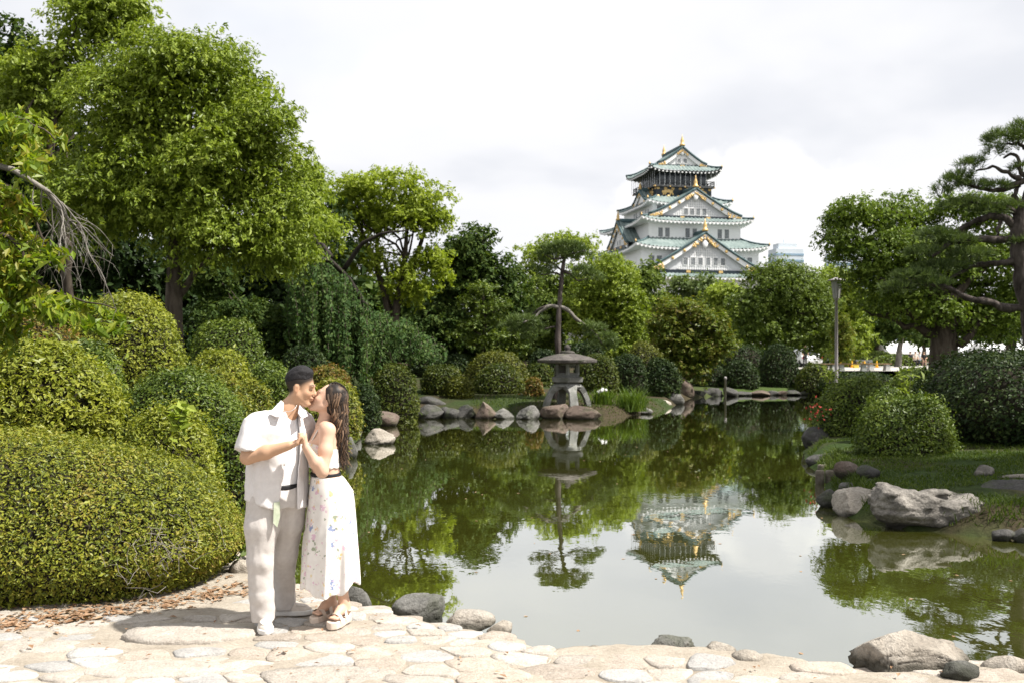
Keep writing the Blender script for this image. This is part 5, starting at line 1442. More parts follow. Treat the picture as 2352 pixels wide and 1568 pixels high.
# red azalea blossoms on the tip bush
M_redflower = surf('red_petal', (0.40,0.05,0.04), (0.52,0.11,0.08), 6, 0.6, 0.0)
r = np.random.default_rng(3)
c = P(1878, 945, 21.9)
fp = c + r.normal(0, 1, (26, 3)) * np.array([.09, .12, .17]); fd = nrm(r.normal(0, .6, (26, 3)) + np.array([-.4, -.7, .3]))
o = leaf_object('blossom_cluster', None, M_redflower, np.repeat(fp, 5, 0), np.repeat(fd, 5, 0), .045, .032, r, .1, .9, 0)
tag(o, 'cluster of red azalea blossoms at the left tip of the right bank', 'flowers', kind='stuff')

# big coarse weeds and shoots on the left slope
def shoots(name, label, base, n, h, mat_, ln, wd, seed, lean=.25, group=None):
    r = np.random.default_rng(seed); b = np.array(base, float); root = empty(name, b, label, 'plant', group)
    st = MB(); pos, out = [], []
    for k in range(n):
        tip = np.array([r.normal(0, lean), r.normal(0, lean), r.uniform(.6, 1)]) * h; p = bend_path((0, 0, 0), tip, 6, r, .2)
        st.tube(p, np.linspace(.006, .002, 6), 4); t = r.uniform(.25, 1, 12); q = np.stack([np.interp(t, np.linspace(0, 1, 6), p[:, j]) for j in range(3)], 1)
        pos.append(q + r.normal(0, ln * .4, (12, 3))); out.append(nrm(r.normal(0, .5, (12, 3)) + np.array([0, -.3, .6])))
    st.build('stem', M_twig_grey, root); leaf_object('leaves', root, mat_, np.concatenate(pos), np.concatenate(out), ln, wd, r, .5, .6, .2); return root
shoots('shrub_shoots', 'tall fresh green shoots between the left azaleas', P(245, 880, 13.2), 6, .42, L_light, .085, .035, 5)
shoots('broadleaf_weed', 'broad glossy leaves at the right foot of the foreground hedge', P(505, 1300, 8.55), 7, .32, L_mid, .13, .07, 6, .6)
shoots('broadleaf_weed', 'light broad leaves poking out of the loose bright azalea', P(420, 985, 10.0), 4, .22, L_light, .12, .07, 7, .5)
shoots('grass_shoots', 'upright leafy shoots on top of the right bank azalea', P(2085, 905, 20), 5, .5, L_light, .14, .05, 8, .35)
shoots('grass_shoots', 'leafy shoots left behind the blossom azalea', P(1905, 880, 23), 6, .4, L_light, .13, .05, 9, .35)
# grey dead twigs on the foreground hedge
r = np.random.default_rng(12); tw = MB()
for k in range(46):
    a = np.array([-2.60, 7.28, .72]) + r.normal(0, 1, 3) * np.array([.20, .10, .16]); d = nrm(np.array([r.normal(.3, .6), -.4 + r.normal(0, .3), r.normal(.2, .6)]))
    p = bend_path(a, a + d * r.uniform(.12, .30), 5, r, .5); p[:, 1] -= 0.06; tw.tube(p, np.linspace(.0026, .0012, 5), 4)
tag(tw.build('dead_twigs', M_twig_grey), 'bare grey twigs sticking out of the foreground hedge', 'twigs', kind='stuff')

# cloud pruned tree
cp = empty('cloud_pruned_tree', (*P(1112, 850, 46)[:2], gz(*P(1112, 850, 46)[:2])), 'cloud-pruned tree with stacked leafy pads beside the dark evergreen', 'tree', gF)
cpo = np.array(cp.location); r = np.random.default_rng(91)
limb_obj(cp, [(1112,860),(1108,800),(1116,740),(1108,690),(1112,665)], 46, cpo, .12, .04, 'trunk', M_bark)
for (x, y, rx, ry) in [(1108,668,40,14), (1082,700,28,13), (1150,705,38,13), (1112,722,30,11), (1135,745,40,14), (1085,752,34,13), (1150,780,44,15), (1100,790,36,14), (1060,775,26,12), (1140,812,34,14), (1185,800,26,12), (1200,770,28,12)]:
    limb_obj(cp, [(1112, y + 22), (x * .6 + 1112 * .4, y + 12), (x, y + 6)], 46, cpo, .05, .02, 'limb', M_bark, 8)
    cl = fill_clumps([(x, y, rx, ry)], 46, .26, r, 1.0, .9); pos, out = clump_leaves(cl, 1100, r, .4, .25)
    leaf_object('pad', cp, B_green, pos, out, .12, .06, r, .6, .7, 0, origin=cpo)

# irises and grass
L_iris = leaf_mat('iris_blade', [(0.05,0.10,0.012), (0.10,0.16,0.02), (0.16,0.22,0.035)], 0.4, spec=.25)
L_grass = leaf_mat('grass_blade', [(0.03,0.055,0.008), (0.06,0.095,0.012), (0.11,0.145,0.025)], 0.35, spec=.2)
def blades(name, base, h, wd, mat_, parent, r, lean=.35, origin=(0, 0, 0), seg=2):
    n = len(base); d = nrm(np.stack([r.normal(0, lean, n), r.normal(0, lean, n), np.ones(n)], 1)); bend = np.stack([d[:, 0], d[:, 1], -0.25 * np.ones(n)], 1)
    side = nrm(np.stack([r.normal(0, 1, n), r.normal(0, 1, n), np.zeros(n)], 1)) * (wd / 2)
    h = np.broadcast_to(h, (n,))[:, None] * np.exp(r.normal(0, .22, (n, 1)))
    m = base + d * h * .6; t_ = m + (d + bend * 1.2) * h * .4
    v = np.stack([base - side, base + side, m + side * .8, m - side * .8, t_], 1) - np.asarray(origin)
    idx = np.arange(n)[:, None] * 5
    quad = np.concatenate([idx + np.array([0, 1, 2, 3]), idx + np.array([3, 2, 4, 4])], 0)
    v = v.reshape(-1, 3)
    # use triangles to avoid degenerate quads
    tri = np.concatenate([idx + np.array([0, 1, 2]), idx + np.array([0, 2, 3]), idx + np.array([3, 2, 4])], 0)
    return quick_mesh(name, v, tri, mat_, parent, False, fattr=np.tile(r.random(n), 3))
r = np.random.default_rng(14)
M_white_petal = surf('white_petal', (0.7,0.7,0.68), (0.8,0.8,0.78), 5, .6, 0)
for (px, py, w, h, n, lab, fl) in [(1450, 940, 25, 44, 700, 'dense grassy iris clump on the shore, larger one farther from the lantern', 0), (1384, 938, 20, 34, 300, 'iris clump with white flowers right beside the stone lantern', 9)]:
    D_ = 36.9; b = P(px, py, D_); b[2] = gz(b[0], b[1]); k = D_ / F
    root = empty('iris_clump', b, lab, 'plant', 'iris clumps by the lantern')
    base_ = b + np.stack([r.normal(0, w * k * .55, n), r.normal(0, w * k * .45, n), np.zeros(n)], 1)
    blades('leaves', base_, h * k, .03, L_iris, root, r, .22, b)
    for j in range(fl):
        q = np.array([r.normal(0, w * k * .5), r.normal(0, .2), h * k * r.uniform(.7, 1.0)]); mb = MB(); mb.tube([q * np.array([.8, .8, 0]), q], .008, 4)
        mb.lathe([(.01, -.04), (.06, .0), (.05, .05), (.015, .07)], 6, q, 1); mb.build('flower', [L_iris, M_white_petal], root)
n = 19000
gx_, gy_ = r.uniform(4.3, 10.5, n * 2), r.uniform(11.6, 21.5, n * 2)
d_ = pond_dist(gx_, gy_); nz = fbm(np.stack([gx_, gy_, gx_ * 0], 1), .9, 8)
ok = (d_ > .12) & (nz > -.28) & (np.hypot((gx_ - 7.4) / 2.0, (gy_ - 13.2) / .6) > .8) & (np.abs(gx_ / gy_ - .30) < .26)
gx_, gy_ = gx_[ok][:n], gy_[ok][:n]
gb = np.stack([gx_, gy_, ground_z(gx_, gy_) - .01], 1)
tag(blades('grass', gb, np.where(pond_dist(gx_, gy_) < .5, .15, .07), .013, L_grass, None, r, .5), 'short green grass covering the right bank', 'grass', kind='stuff')
n = 8000
gx_, gy_ = r.uniform(-1.5, 8, n), r.uniform(34.8, 42, n); d_ = pond_dist(gx_, gy_); ok = (d_ > .03) & (d_ < 3.2); gx_, gy_ = gx_[ok], gy_[ok]
tag(blades('grass', np.stack([gx_, gy_, ground_z(gx_, gy_)], 1), .10, .02, L_grass, None, r, .5), 'short grass around the stone lantern on the far shore', 'grass', kind='stuff')
# dry leaves on the path below the hedge
L_dry = leaf_mat('dry_leaf', [(0.16,0.085,0.045), (0.28,0.17,0.10), (0.38,0.27,0.18)], .1, .7, spec=.15)
n = 900
t = r.random(n)
lx = -3.9 + 2.0 * t + r.normal(0, .14, n); ly = 6.62 + 1.3 * t ** 1.5 + np.abs(r.normal(0, .16, n)) * np.where(r.random(n) < .5, -.5, 1.4)
ok = pond_dist(lx, ly) > .05; lx, ly = lx[ok], ly[ok]
pos = np.stack([lx, ly, path_z(lx, ly) + .012], 1)
o = leaf_object('dry_leaves', None, L_dry, pos, np.tile([0, 0, 1.0], (len(pos), 1)), .055, .026, r, 1.5, .35, 0)
tag(o, 'brown fallen leaves scattered on the path below the foreground hedge', 'leaves', kind='stuff')
n = 170
lx, ly = r.uniform(-3.4, 3.4, n), r.uniform(5.4, 7.6, n); ok = pond_dist(lx, ly) > .1; lx, ly = lx[ok], ly[ok]
pos = np.stack([lx, ly, path_z(lx, ly) + .03], 1)
tag(leaf_object('dry_leaves', None, L_dry, pos, np.tile([0, 0, 1.0], (len(pos), 1)), .035, .017, r, 1.5, .35, 0), 'few dry leaf bits strewn over the cobbled foreground', 'leaves', kind='stuff')
# leaf bits floating on the pond
n = 150
lx, ly = r.uniform(-3, 8, n), 6.5 + 28 * r.random(n) ** 1.6; ok = pond_dist(lx, ly) < -.3; lx, ly = lx[ok], ly[ok]
pos = np.stack([lx, ly, np.full(len(lx), .004)], 1)
v, q = leaf_geo(pos, np.tile([0, 0, 1.0], (len(pos), 1)), r.normal(0, 1, pos.shape), .05 * np.exp(r.normal(0, .3, len(pos))), .03, 0)
tag(quick_mesh('floating_leaves', v, q, L_dry, None, False, fattr=.5 + .5 * r.random(len(q))), 'tiny fallen leaves floating on the pond', 'leaves', kind='stuff')

# ================================================================== THE COUPLE
def loft(S, zs, cx, cy, w, d, face, k=0.0, op='add', fold=None, pad=0.05, power=2.0):
    """upright elliptical solid; face = angle of the front direction, w half width across, d half depth along the front"""
    zs = np.array(zs, float); o = np.argsort(zs); zs = zs[o]; cx, cy, w, d = [np.array(a, float)[o] for a in (cx, cy, w, d)]
    m = max(w.max(), d.max()) * 1.15 + pad
    fx, fy = math.cos(face), math.sin(face)
    def fn(g):
        z = g[..., 2]
        X = g[..., 0] - np.interp(z, zs, cx); Y = g[..., 1] - np.interp(z, zs, cy)
        b = X * fx + Y * fy; a = X * fy - Y * fx
        W, Dp = np.interp(z, zs, w), np.interp(z, zs, d)
        q = ((np.abs(a) / W) ** power + (np.abs(b) / Dp) ** power) ** (1 / power)
        if fold is not None: q = q - fold(np.arctan2(a / W, b / Dp), z)
        r_ = (q - 1) * np.minimum(W, Dp)
        return np.maximum(r_, np.maximum(zs[0] - z, z - zs[-1]))
    S.func((cx.min() - m, cy.min() - m, zs[0] - pad), (cx.max() + m, cy.max() + m, zs[-1] + pad), fn, k, op)
    return S
def capcone(S, a, b, ra, rb, k=0.0, op='add', sq=None):
    a, b = np.array(a, float), np.array(b, float); m = max(ra, rb) * 1.7 + 0.03; ab = b - a; L = np.linalg.norm(ab); ax = ab / L
    def fn(g):
        q = g - a; t = q @ ax; rr = q - t[..., None] * ax
        if sq is not None:
            s_ = nrm(np.array(sq[0], float)); rr = rr + (rr @ s_)[..., None] * s_ * (1 / sq[1] - 1)
        d = np.linalg.norm(rr, axis=-1) - (ra + (rb - ra) * np.clip(t / L, 0, 1))
        return np.maximum(d, np.maximum(-t, t - L))
    S.func(np.minimum(a, b) - m, np.maximum(a, b) + m, fn, k, op); return S
def frame(yaw, pitch):
    """columns: forward, left side, up. yaw measured in the ground plane from +x"""
    f = np.array([math.cos(pitch) * math.cos(yaw), math.cos(pitch) * math.sin(yaw), math.sin(pitch)])
    s = np.array([-math.sin(yaw), math.cos(yaw), 0.0]); u = np.cross(f, s)
    return np.stack([f, s, u], 1)
def head(S, o, R, k=1.0, fem=False):
    T = lambda x, y, z: np.array(o) + R @ (np.array([x, y, z]) * k)
    E = lambda c, r_, kk=0.015, op='add': S.ell(T(*c), np.array(r_) * k, kk * k, op, R)
    E((-.012, 0, .038), (.092, .073, .090), .02)
    E((.032, 0, -.028), (.058, .058, .088), .03)
    for s in (-1, 1):
        S.cone(T(-.005, s * .048, -.055), T(.060, s * .014, -.112), .026 * k, .019 * k, .025 * k)
        E((.052, s * .034, -.038), (.030, .026, .026), .02)
        E((.086, s * .031, .016), (.014, .026, .009), .015)
        E((.097, s * .032, -.004), (.010, .016, .010), .010, 'cut')
        E((.080, s * .032, -.005), (.013, .015, .011), .005)
    S.cone(T(.088, 0, .004), T(.108, 0, -.036), .008 * k, .012 * k, .012 * k)
    for s in (-1, 1): E((.099, s * .010, -.040), (.010, .008, .007), .006)
    E((.092, 0, -.066), (.012, .021, .0075), .006); E((.089, 0, -.079), (.012, .018, .008), .006)
    E((.074, 0, -.108), (.016, .018, .014), .015)
    for s in (-1, 1):
        E((-.012, s * .072, -.016), (.018, .010, .031), .006); E((-.006, s * .080, -.014), (.008, .006, .016), .004, 'cut')
    return T
def hand_curl(S, wrist, direc, palm_n, size=1.0, curl=1.2, side=1):
    """palm plus four curled fingers and a thumb; direc = pointing of the palm, palm_n = inward normal (towards the grip)"""
    d = nrm(np.array(direc, float)); n = nrm(np.array(palm_n, float)); n = nrm(n - d * (n @ d)); s = np.cross(d, n) * side
    w = np.array(wrist, float)
    S.cone(w, w + d * .045 * size, .021 * size, .026 * size, .01, sq=(n, .62)); S.cone(w + d * .03 * size, w + d * .078 * size, .030 * size, .031 * size, .01, sq=(n, .55))
    for j, (off, ln) in enumerate(((-.027, .062), (-.009, .072), (.009, .068), (.026, .055))):
        p = w + d * .080 * size + s * off * size; dd = d.copy(); pts_ = [p]; a = 0
        for seg in range(3):
            a += curl * (.75 if seg == 0 else .9); dd = d * math.cos(a) + n * math.sin(a); p = p + dd * ln * size * (.42, .32, .26)[seg]; pts_.append(p)
        S.chain(pts_, [.0095 * size, .0092 * size, .0085 * size, .0072 * size], .002)
    p0 = w + d * .028 * size - s * .030 * size
    S.chain([p0, p0 + d * .028 * size - s * .012 * size + n * .016 * size, p0 + d * .052 * size + n * .034 * size, p0 + d * .066 * size + n * .036 * size + s * .014 * size], [.014 * size, .0115 * size, .0105 * size, .008 * size], .004)

M_skin = vcol_mat('skin', 0.55, 0.28, (160, 0.12, 0.004))
M_hair_dark = surf('black_hair', (0.008,0.007,0.008), (0.022,0.020,0.022), 120, 0.55, 0.8, 0.004, spec=0.22)
def cloth(name, c1, c2, scale=30, bump=.25, rough=.85, weave=420):
    b = NB(name); n = b.noise(scale, 5, .6); n2 = b.noise(weave, 2, .5); n3 = b.noise(9, 3, .5)
    col = b.ramp(n, [(.3, c1), (.7, c2)])
    h = b.math('ADD', b.math('MULTIPLY', n2, .25), b.math('ADD', b.math('MULTIPLY', n, .5), n3))
    return b.done(b.bsdf(col, rough, b.bump(h, bump, .012), .15))
M_linen = cloth('white_linen', (0.64,0.615,0.61), (0.71,0.685,0.68))
M_tee = cloth('white_jersey', (0.76,0.76,0.775), (0.81,0.81,0.825), bump=.15)
M_trouser = cloth('sand_linen', (0.50,0.465,0.44), (0.58,0.545,0.52), bump=.3)
M_belt = surf('black_belt', (0.012,0.012,0.014), (0.02,0.02,0.022), 20, .5, .1)
M_shoe = cloth('cream_suede', (0.58,0.52,0.46), (0.68,0.62,0.56), bump=.2)
M_sole = surf('white_sole', (0.66,0.64,0.61), (0.74,0.72,0.69), 20, .6, .05)
M_sandal = surf('beige_sandal', (0.56,0.46,0.38), (0.66,0.56,0.48), 15, .55, .1)
M_silver = surf('silver_chain', (0.5,0.5,0.5), (0.7,0.7,0.7), 30, .3, 0, metal=.8)
M_green_cloth = cloth('pale_green_cloth', (0.40,0.46,0.32), (0.55,0.58,0.46))

MO = np.array([Xat(640, 6.75), 6.75, 0.335])          # under the man's front foot
def place(o): o.location = tuple(MO); o.rotation_euler = (0, 0, math.radians(13)); return o
TF = math.radians(-52)                                  # direction the man's chest faces
mf = np.array([math.cos(TF), math.sin(TF), 0]); mr = np.array([math.sin(TF), -math.cos(TF), 0])

# ---------------- man: one continuous body
S = SDF((-.36, -.42, -.01), (.52, .42, 1.80), 0.0066)
RH = frame(math.radians(-12), math.radians(-9)); HO = (.143, -.02, 1.615)
TH_ = head(S, HO, RH, 1.0)
S.cone((.045, -.005, 1.42), (.125, -.015, 1.545), .066, .057, .03)
S.cone((.02, 0, 1.36), (.045, 0, 1.44), .085, .066, .05)
loft(S, [.86, .95, 1.1, 1.28, 1.36, 1.41], [0, 0, 0, .005, .01, .02], [.02, .02, .01, 0, 0, 0], [.15, .145, .15, .155, .13, .06], [.10, .10, .105, .105, .08, .055], TF, .03)
RS, RE, RW = (-.150, -.105, 1.395), (-.200, -.165, 1.155), (.070, -.262, 1.238)
S.chain([RS, RE], [.048, .045], .03); S.chain([RE, (-.08, -.215, 1.19), RW], [.046, .045, .029], .02)
hand_curl(S, RW, (.92, -.10, .36), (.15, -.35, .9), 1.0, 1.0, -1)
LS, LE, LW = (.150, .105, 1.385), (.25, .24, 1.17), (.36, .16, 1.10)
S.chain([LS, LE], [.048, .045], .03); S.chain([LE, LW], [.044, .028], .02); hand_curl(S, LW, (.5, -.7, .1), (-.6, -.4, 0), 1.0, .5, 1)
S.chain([(-.08, -.03, .90), (-.11, -.06, .50), (-.098, -.035, .10)], [.085, .058, .034], .03)
S.chain([(.07, .05, .90), (.035, .15, .50), (.015, .285, .10)], [.085, .058, .034], .03)
S.cone((-.098, -.01, .05), (-.082, -.15, .038), .030, .020, .02); S.cone((.0, .287, .05), (.15, .270, .038), .030, .020, .02)
v, q = S.mesh(); v = relax(v, q, 1, .4)
def skin_paint(v, T0, R, k, base, lip, hairc, fade=True):
    L = (v - np.array(T0)) @ R / k
    c = np.tile(np.array(base), (len(v), 1)) * (1 + .07 * fbm(v, 18, 3, 3))[:, None]
    def blend(mask, col):
        nonlocal c
        m_ = np.clip(mask, 0, 1)[:, None]; c = c * (1 - m_) + np.array(col) * m_
    hd = smooth(-.16, -.13, L[:, 2]) * (np.abs(L[:, 0]) < .15) * (np.abs(L[:, 1]) < .11)
    g = lambda cx, cy, cz, rx, ry, rz: np.exp(-(((L[:, 0] - cx) / rx) ** 2 + ((np.abs(L[:, 1]) - cy) / ry) ** 2 + ((L[:, 2] - cz) / rz) ** 2))
    blend(.8 * g(.09, 0, -.073, .03, .019, .010), lip)
    blend(.35 * g(.06, .045, -.035, .03, .02, .022), np.array(base) * np.array([1.08, .82, .78]))
    blend(.35 * g(-.01, .078, -.016, .02, .02, .03), np.array(base) * np.array([1.1, .8, .72]))
    blend(1.15 * g(.088, .034, .022, .03, .020, .0062), hairc)
    blend(.85 * g(.090, .034, -.009, .03, .013, .0045), np.array(hairc) * 1.2)
    if fade:
        hl = np.interp(L[:, 0], [-.13, -.05, -.015, .03, .07, .10], [-.085, -.070, -.030, .005, .03, .07])
        f_ = smooth(-.012, .035, L[:, 2] - hl) * hd * (np.hypot((L[:, 0] + .010) / .024, (L[:, 2] + .016) / .036) > 1)
        blend(.97 * f_, hairc)
        blend(.16 * g(.07, 0, -.09, .05, .05, .03), np.array(base) * .45)
    return c
man = quick_mesh('person', v, q, M_skin, None, True, vcol=skin_paint(v, HO, RH, 1.0, (0.50, 0.305, 0.195), (0.42, 0.17, 0.13), (0.014, 0.012, 0.012)))
place(man); tag(man, 'man in open white linen shirt and cream trousers kissing a woman', 'person', 'the kissing couple')
def part(S, name, m, parent, it=1, f=.4, vcol=None):
    v, q = S.mesh(); v = relax(v, q, it, f) if it else v
    return quick_mesh(name, v, q, m, parent, True, vcol=vcol(v) if vcol else None)
# hair
S = SDF((-.02, -.14, 1.55), (.28, .12, 1.80), .0045)
E = lambda c, r_, kk=.01, op='add': S.ell(np.array(HO) + RH @ np.array(c), r_, kk, op, RH)
def hair_fn(g):
    L = (g - np.array(HO)) @ RH; q_ = L - np.array([-.012, 0, .038]); rr_ = np.array([.092, .073, .090])
    k0 = np.linalg.norm(q_ / rr_, axis=-1); k1 = np.linalg.norm(q_ / (rr_ * rr_), axis=-1); d = k0 * (k0 - 1) / np.maximum(k1, 1e-6)
    hl = np.interp(L[..., 0], [-.13, -.08, -.03, .0, .03, .05, .07, .085, .12], [.0, .018, .042, .050, .052, .056, .072, .082, .092])
    up_ = L[..., 2] - hl
    th = .002 + .005 * smooth(.0, .05, up_) + .013 * smooth(.075, .125, L[..., 2]) * smooth(-.09, .02, L[..., 0]) + .003 * smooth(.03, .075, L[..., 0]) * smooth(.07, .10, L[..., 2])
    th = th + .0035 * fbm(L * np.array([.55, 1.6, .8]), 70, 4, 3)
    return np.maximum(d - th, (-up_ - .004 * fbm(L, 90, 2, 2)) * .9)
S.func(S.lo, S.lo + S.h * (S.n - 1), hair_fn)
part(S, 'hair', M_hair_dark, man, 1, .3)
# t-shirt
S = SDF((-.24, -.24, .90), (.27, .24, 1.50), .007)
zz = [.945, 1.0, 1.1, 1.25, 1.33, 1.40, 1.445]
tw = [.165, .168, .172, .182, .172, .145, .085]; td = [.120, .120, .122, .126, .115, .088, .070]
loft(S, zz, [.005, .005, 0, .005, .01, .02, .035], [.02, .02, .01, 0, 0, 0, -.005], tw, td, TF)
S.ell((.095, -.03, 1.475), (.062, .075, .030), .01, 'cut')
S.disp(lambda g: .006 * fbm(g * np.array([1, 1, .35]), 9, 5, 3))
part(S, 'tshirt', M_tee, man, 2)
# open shirt
S = SDF((-.34, -.36, .74), (.30, .32, 1.52), .0075)
fold = lambda th, z: .035 * np.sin(th * 5 + z * 4) * smooth(1.25, .85, z) + .02 * np.sin(th * 9 - z * 9) * smooth(1.3, 1.0, z)
loft(S, [.775, .9, 1.05, 1.2, 1.32, 1.395, 1.44, 1.465], [-.008, -.006, -.006, -.002, .005, .015, .03, .04], [.02, .02, .015, .005, 0, 0, 0, 0],
     [.232, .228, .222, .222, .222, .190, .115, .085], [.178, .172, .165, .160, .148, .118, .088, .075], TF, 0, 'add', fold)
S.chain([(-.09, -.07, 1.382), (-.142, -.103, 1.372)], [.078, .078], .04)
capcone(S, (-.146, -.106, 1.375), (-.203, -.158, 1.190), .078, .088, .03)
S.chain([(.09, .07, 1.385), (.145, .105, 1.375)], [.080, .084], .04)
capcone(S, (.150, .105, 1.375), (.215, .19, 1.22), .084, .095, .03)
def opening(g):
    z = g[..., 2]
    eL = np.interp(z, [.76, .96, 1.07, 1.19, 1.29, 1.37, 1.42, 1.5], [-.005, .016, .045, .060, .066, .035, .012, .0])
    eR = np.interp(z, [.76, .96, 1.23, 1.29, 1.42, 1.5], [.118, .124, .137, .136, .124, .118])
    return np.maximum(np.maximum(eL - g[..., 0], g[..., 0] - eR), g[..., 1] - .02)
S.func((-.1, -.36, .74), (.2, .06, 1.52), opening, 0, 'cut')
def hem(g):     # curved hem line, longer at the front corners
    hz = np.interp(g[..., 0], [-.26, -.2, -.05, .02, .13, .2, .26], [.862, .855, .805, .785, .788, .792, .80])
    return g[..., 2] - hz
sl, g = S.sub(S.lo, S.lo + S.h * (S.n - 1)); S.V = np.maximum(S.V, -hem(g)).astype(np.float32)
S.disp(lambda g: .006 - .020 * np.abs(fbm(g * np.array([1, 1, .16]), 12, 9, 2)) - .012 * np.abs(fbm(g * np.array([.8, .8, 1]), 10, 2, 2)))
shirt = part(S, 'shirt', M_linen, man, 1, .35)
def flap(name, poly, thick, parent, m):
    p = np.array(poly, float); n = nrm(np.cross(p[1] - p[0], p[2] - p[0])) * thick; k = len(p); mb = MB()
    mb.add(np.concatenate([p, p + n]), [tuple(range(k))[::-1], tuple(range(k, 2 * k))] + [(i, (i + 1) % k, k + (i + 1) % k, k + i) for i in range(k)])
    return mb.build(name, m, parent)
flap('collar', [(.020, -.060, 1.520), (-.030, -.105, 1.468), (-.055, -.150, 1.436), (-.015, -.180, 1.418), (.022, -.178, 1.416), (.032, -.120, 1.472), (.034, -.080, 1.508)], .006, shirt, M_linen)
flap('collar', [(.135, -.070, 1.488), (.125, -.115, 1.440), (.150, -.128, 1.400), (.190, -.070, 1.415), (.165, -.025, 1.472)], .006, shirt, M_linen)
mb = MB(); capb = [(-.105, -.205, 1.335), (-.035, -.223, 1.335), (-.035, -.226, 1.26), (-.105, -.21, 1.26)]
for k_ in range(4):
    z_ = 1.10 - .08 * k_; xb = np.interp(z_, [.76, .96, 1.07, 1.19], [-.005, .016, .045, .060]) - .012
    g_ = MB(); g_.lathe([(.006, 0), (.006, .003), (.002, .004)], 8); v_ = g_.v[0]; g_.v[0] = np.stack([xb + v_[:, 0], -.165 - v_[:, 2] * 1.0 + 0 * v_[:, 0], z_ + v_[:, 1]], 1)
    g_.build('button', M_sole, shirt)
# necklace
tt = np.linspace(.45, math.pi - .1, 16); mb = MB()
mb.tube(np.stack([.055 - .072 * np.cos(tt), -.045 - .055 * np.sin(tt), 1.545 - .085 * np.sin(tt) - .02 * tt / 3], 1), .0022, 5); mb.build('necklace', M_silver, man, True)
# belt and trousers
S = SDF((-.26, -.24, .88), (.27, .26, 1.0), .006); loft(S, [.925, .958], [.005, .005], [.02, .02], [.169, .167], [.130, .128], TF); part(S, 'belt', M_belt, man, 0)
S = SDF((-.32, -.28, .02), (.32, .46, .96), .0082)
loft(S, [.80, .86, .93], [-.005, 0, .005], [.02, .02, .02], [.178, .178, .170], [.140, .138, .130], TF, 0)
S.chain([(-.082, -.025, .86), (-.108, -.05, .68), (-.120, -.06, .45), (-.112, -.045, .22)], [.128, .112, .086, .082], .03)
capcone(S, (-.112, -.045, .24), (-.098, -.035, .042), .082, .086, .02)
S.chain([(.072, .055, .86), (.060, .10, .68), (.040, .17, .45), (.030, .265, .22)], [.125, .110, .088, .080], .03)
capcone(S, (.030, .262, .24), (.028, .285, .045), .080, .090, .02)
def tfold(g):
    z = g[..., 2]
    return (.006 * np.abs(np.sin(z * 30 + g[..., 0] * 20 + 3 * g[..., 1])) * smooth(.22, .05, z) - .016 * np.abs(fbm(g * np.array([1, 1, .10]), 13, 6, 2)) - .012 * np.abs(fbm(g * np.array([1.2, 1, .9]), 8, 16, 2)) + .005)
S.disp(tfold); part(S, 'trousers', M_trouser, man, 1, .35)
flap('handkerchief', [(-.030, -.180, .855), (.008, -.175, .860), (.010, -.178, .76), (-.008, -.182, .69), (-.034, -.184, .72)], .006, man, M_green_cloth)
def shoe(heel, toe, name='shoe'):
    h_, t_ = np.array(heel, float), np.array(toe, float); d = nrm(t_ - h_); L = np.linalg.norm(t_ - h_); s = np.array([-d[1], d[0], 0])
    lo = np.minimum(h_, t_) - .1; hi = np.maximum(h_, t_) + .1; lo[2] = -.012; hi[2] = .15
    S = SDF(lo, hi, .0055); mid = (h_ + t_) / 2
    def upper(g):
        q = g - h_; x = q @ d / L; y = q @ s; z = g[..., 2]
        w = np.interp(x, [-.02, .08, .3, .6, .85, 1.0], [.012, .036, .038, .050, .044, .012]); top = np.interp(x, [0, .2, .42, .65, .9, 1.0], [.092, .092, .098, .074, .056, .040])
        r_ = np.sqrt((y / w) ** 2 + np.maximum(z - .02, 0) ** 2 / (top - .02) ** 2) - 1
        return np.maximum(r_ * np.minimum(w, .05), np.maximum(-x, x - 1) * L)
    S.func(lo, hi, upper)
    o = part(S, name, M_shoe, man, 1, .4)
    S = SDF(lo, hi, .0055)
    def sole(g):
        q = g - h_; x = q @ d / L; y = q @ s
        w = np.interp(x, [-.05, .0, .1, .3, .62, .88, 1.0, 1.05], [.004, .026, .042, .042, .055, .047, .026, .004])
        return np.maximum(np.maximum(np.abs(y) - w, np.abs(g[..., 2] - .013) - .016), np.maximum(-.04 - x, x - 1.04) * L)
    S.func(lo, hi, sole); part(S, 'sole', M_sole, o, 1, .4)
    mb = MB()   # moccasin seam and lace
    xs = np.linspace(0, math.pi, 12); cx = h_ + d * L * .62; mb.tube(np.stack([cx + s * .034 * math.cos(a) + d * L * .28 * math.sin(a) + np.array([0, 0, .066 - .012 * math.sin(a)]) for a in xs]), .004, 5)
    mb.build('seam', M_shoe, o, True)
shoe((-.098, .035, 0), (-.078, -.225, 0)); shoe((-.045, .296, 0), (.225, .262, 0))

# ---------------- woman
WF = math.radians(186)
S = SDF((.06, -.36, -.005), (.60, .34, 1.70), .0066)
RWH = frame(math.radians(177), math.radians(36)); WO = (.328, .004, 1.522)
head(S, WO, RWH, .95, True)
S.cone((.300, .0, 1.35), (.335, .005, 1.475), .050, .046, .03)
loft(S, [.86, .95, 1.03, 1.10, 1.20, 1.28, 1.345], [.34, .335, .315, .305, .300, .305, .305], [0] * 7, [.135, .130, .128, .130, .140, .140, .075], [.105, .098, .092, .096, .106, .085, .050], WF, .03)
S.ell((.235, -.055, 1.20), (.055, .055, .055), .03); S.ell((.235, .055, 1.20), (.055, .055, .055), .03)
WS, WE, WW = (.320, -.135, 1.322), (.282, -.205, 1.055), (.172, -.262, 1.225)
S.chain([(.31, -.08, 1.33), WS], [.05, .052], .03); S.chain([WS, (.305, -.175, 1.19), WE], [.049, .046, .038], .025); S.chain([WE, (.235, -.235, 1.12), WW], [.042, .038, .025], .02)
hand_curl(S, WW, (-.10, -.08, .98), (-.75, .25, .15), .92, 1.35, 1)
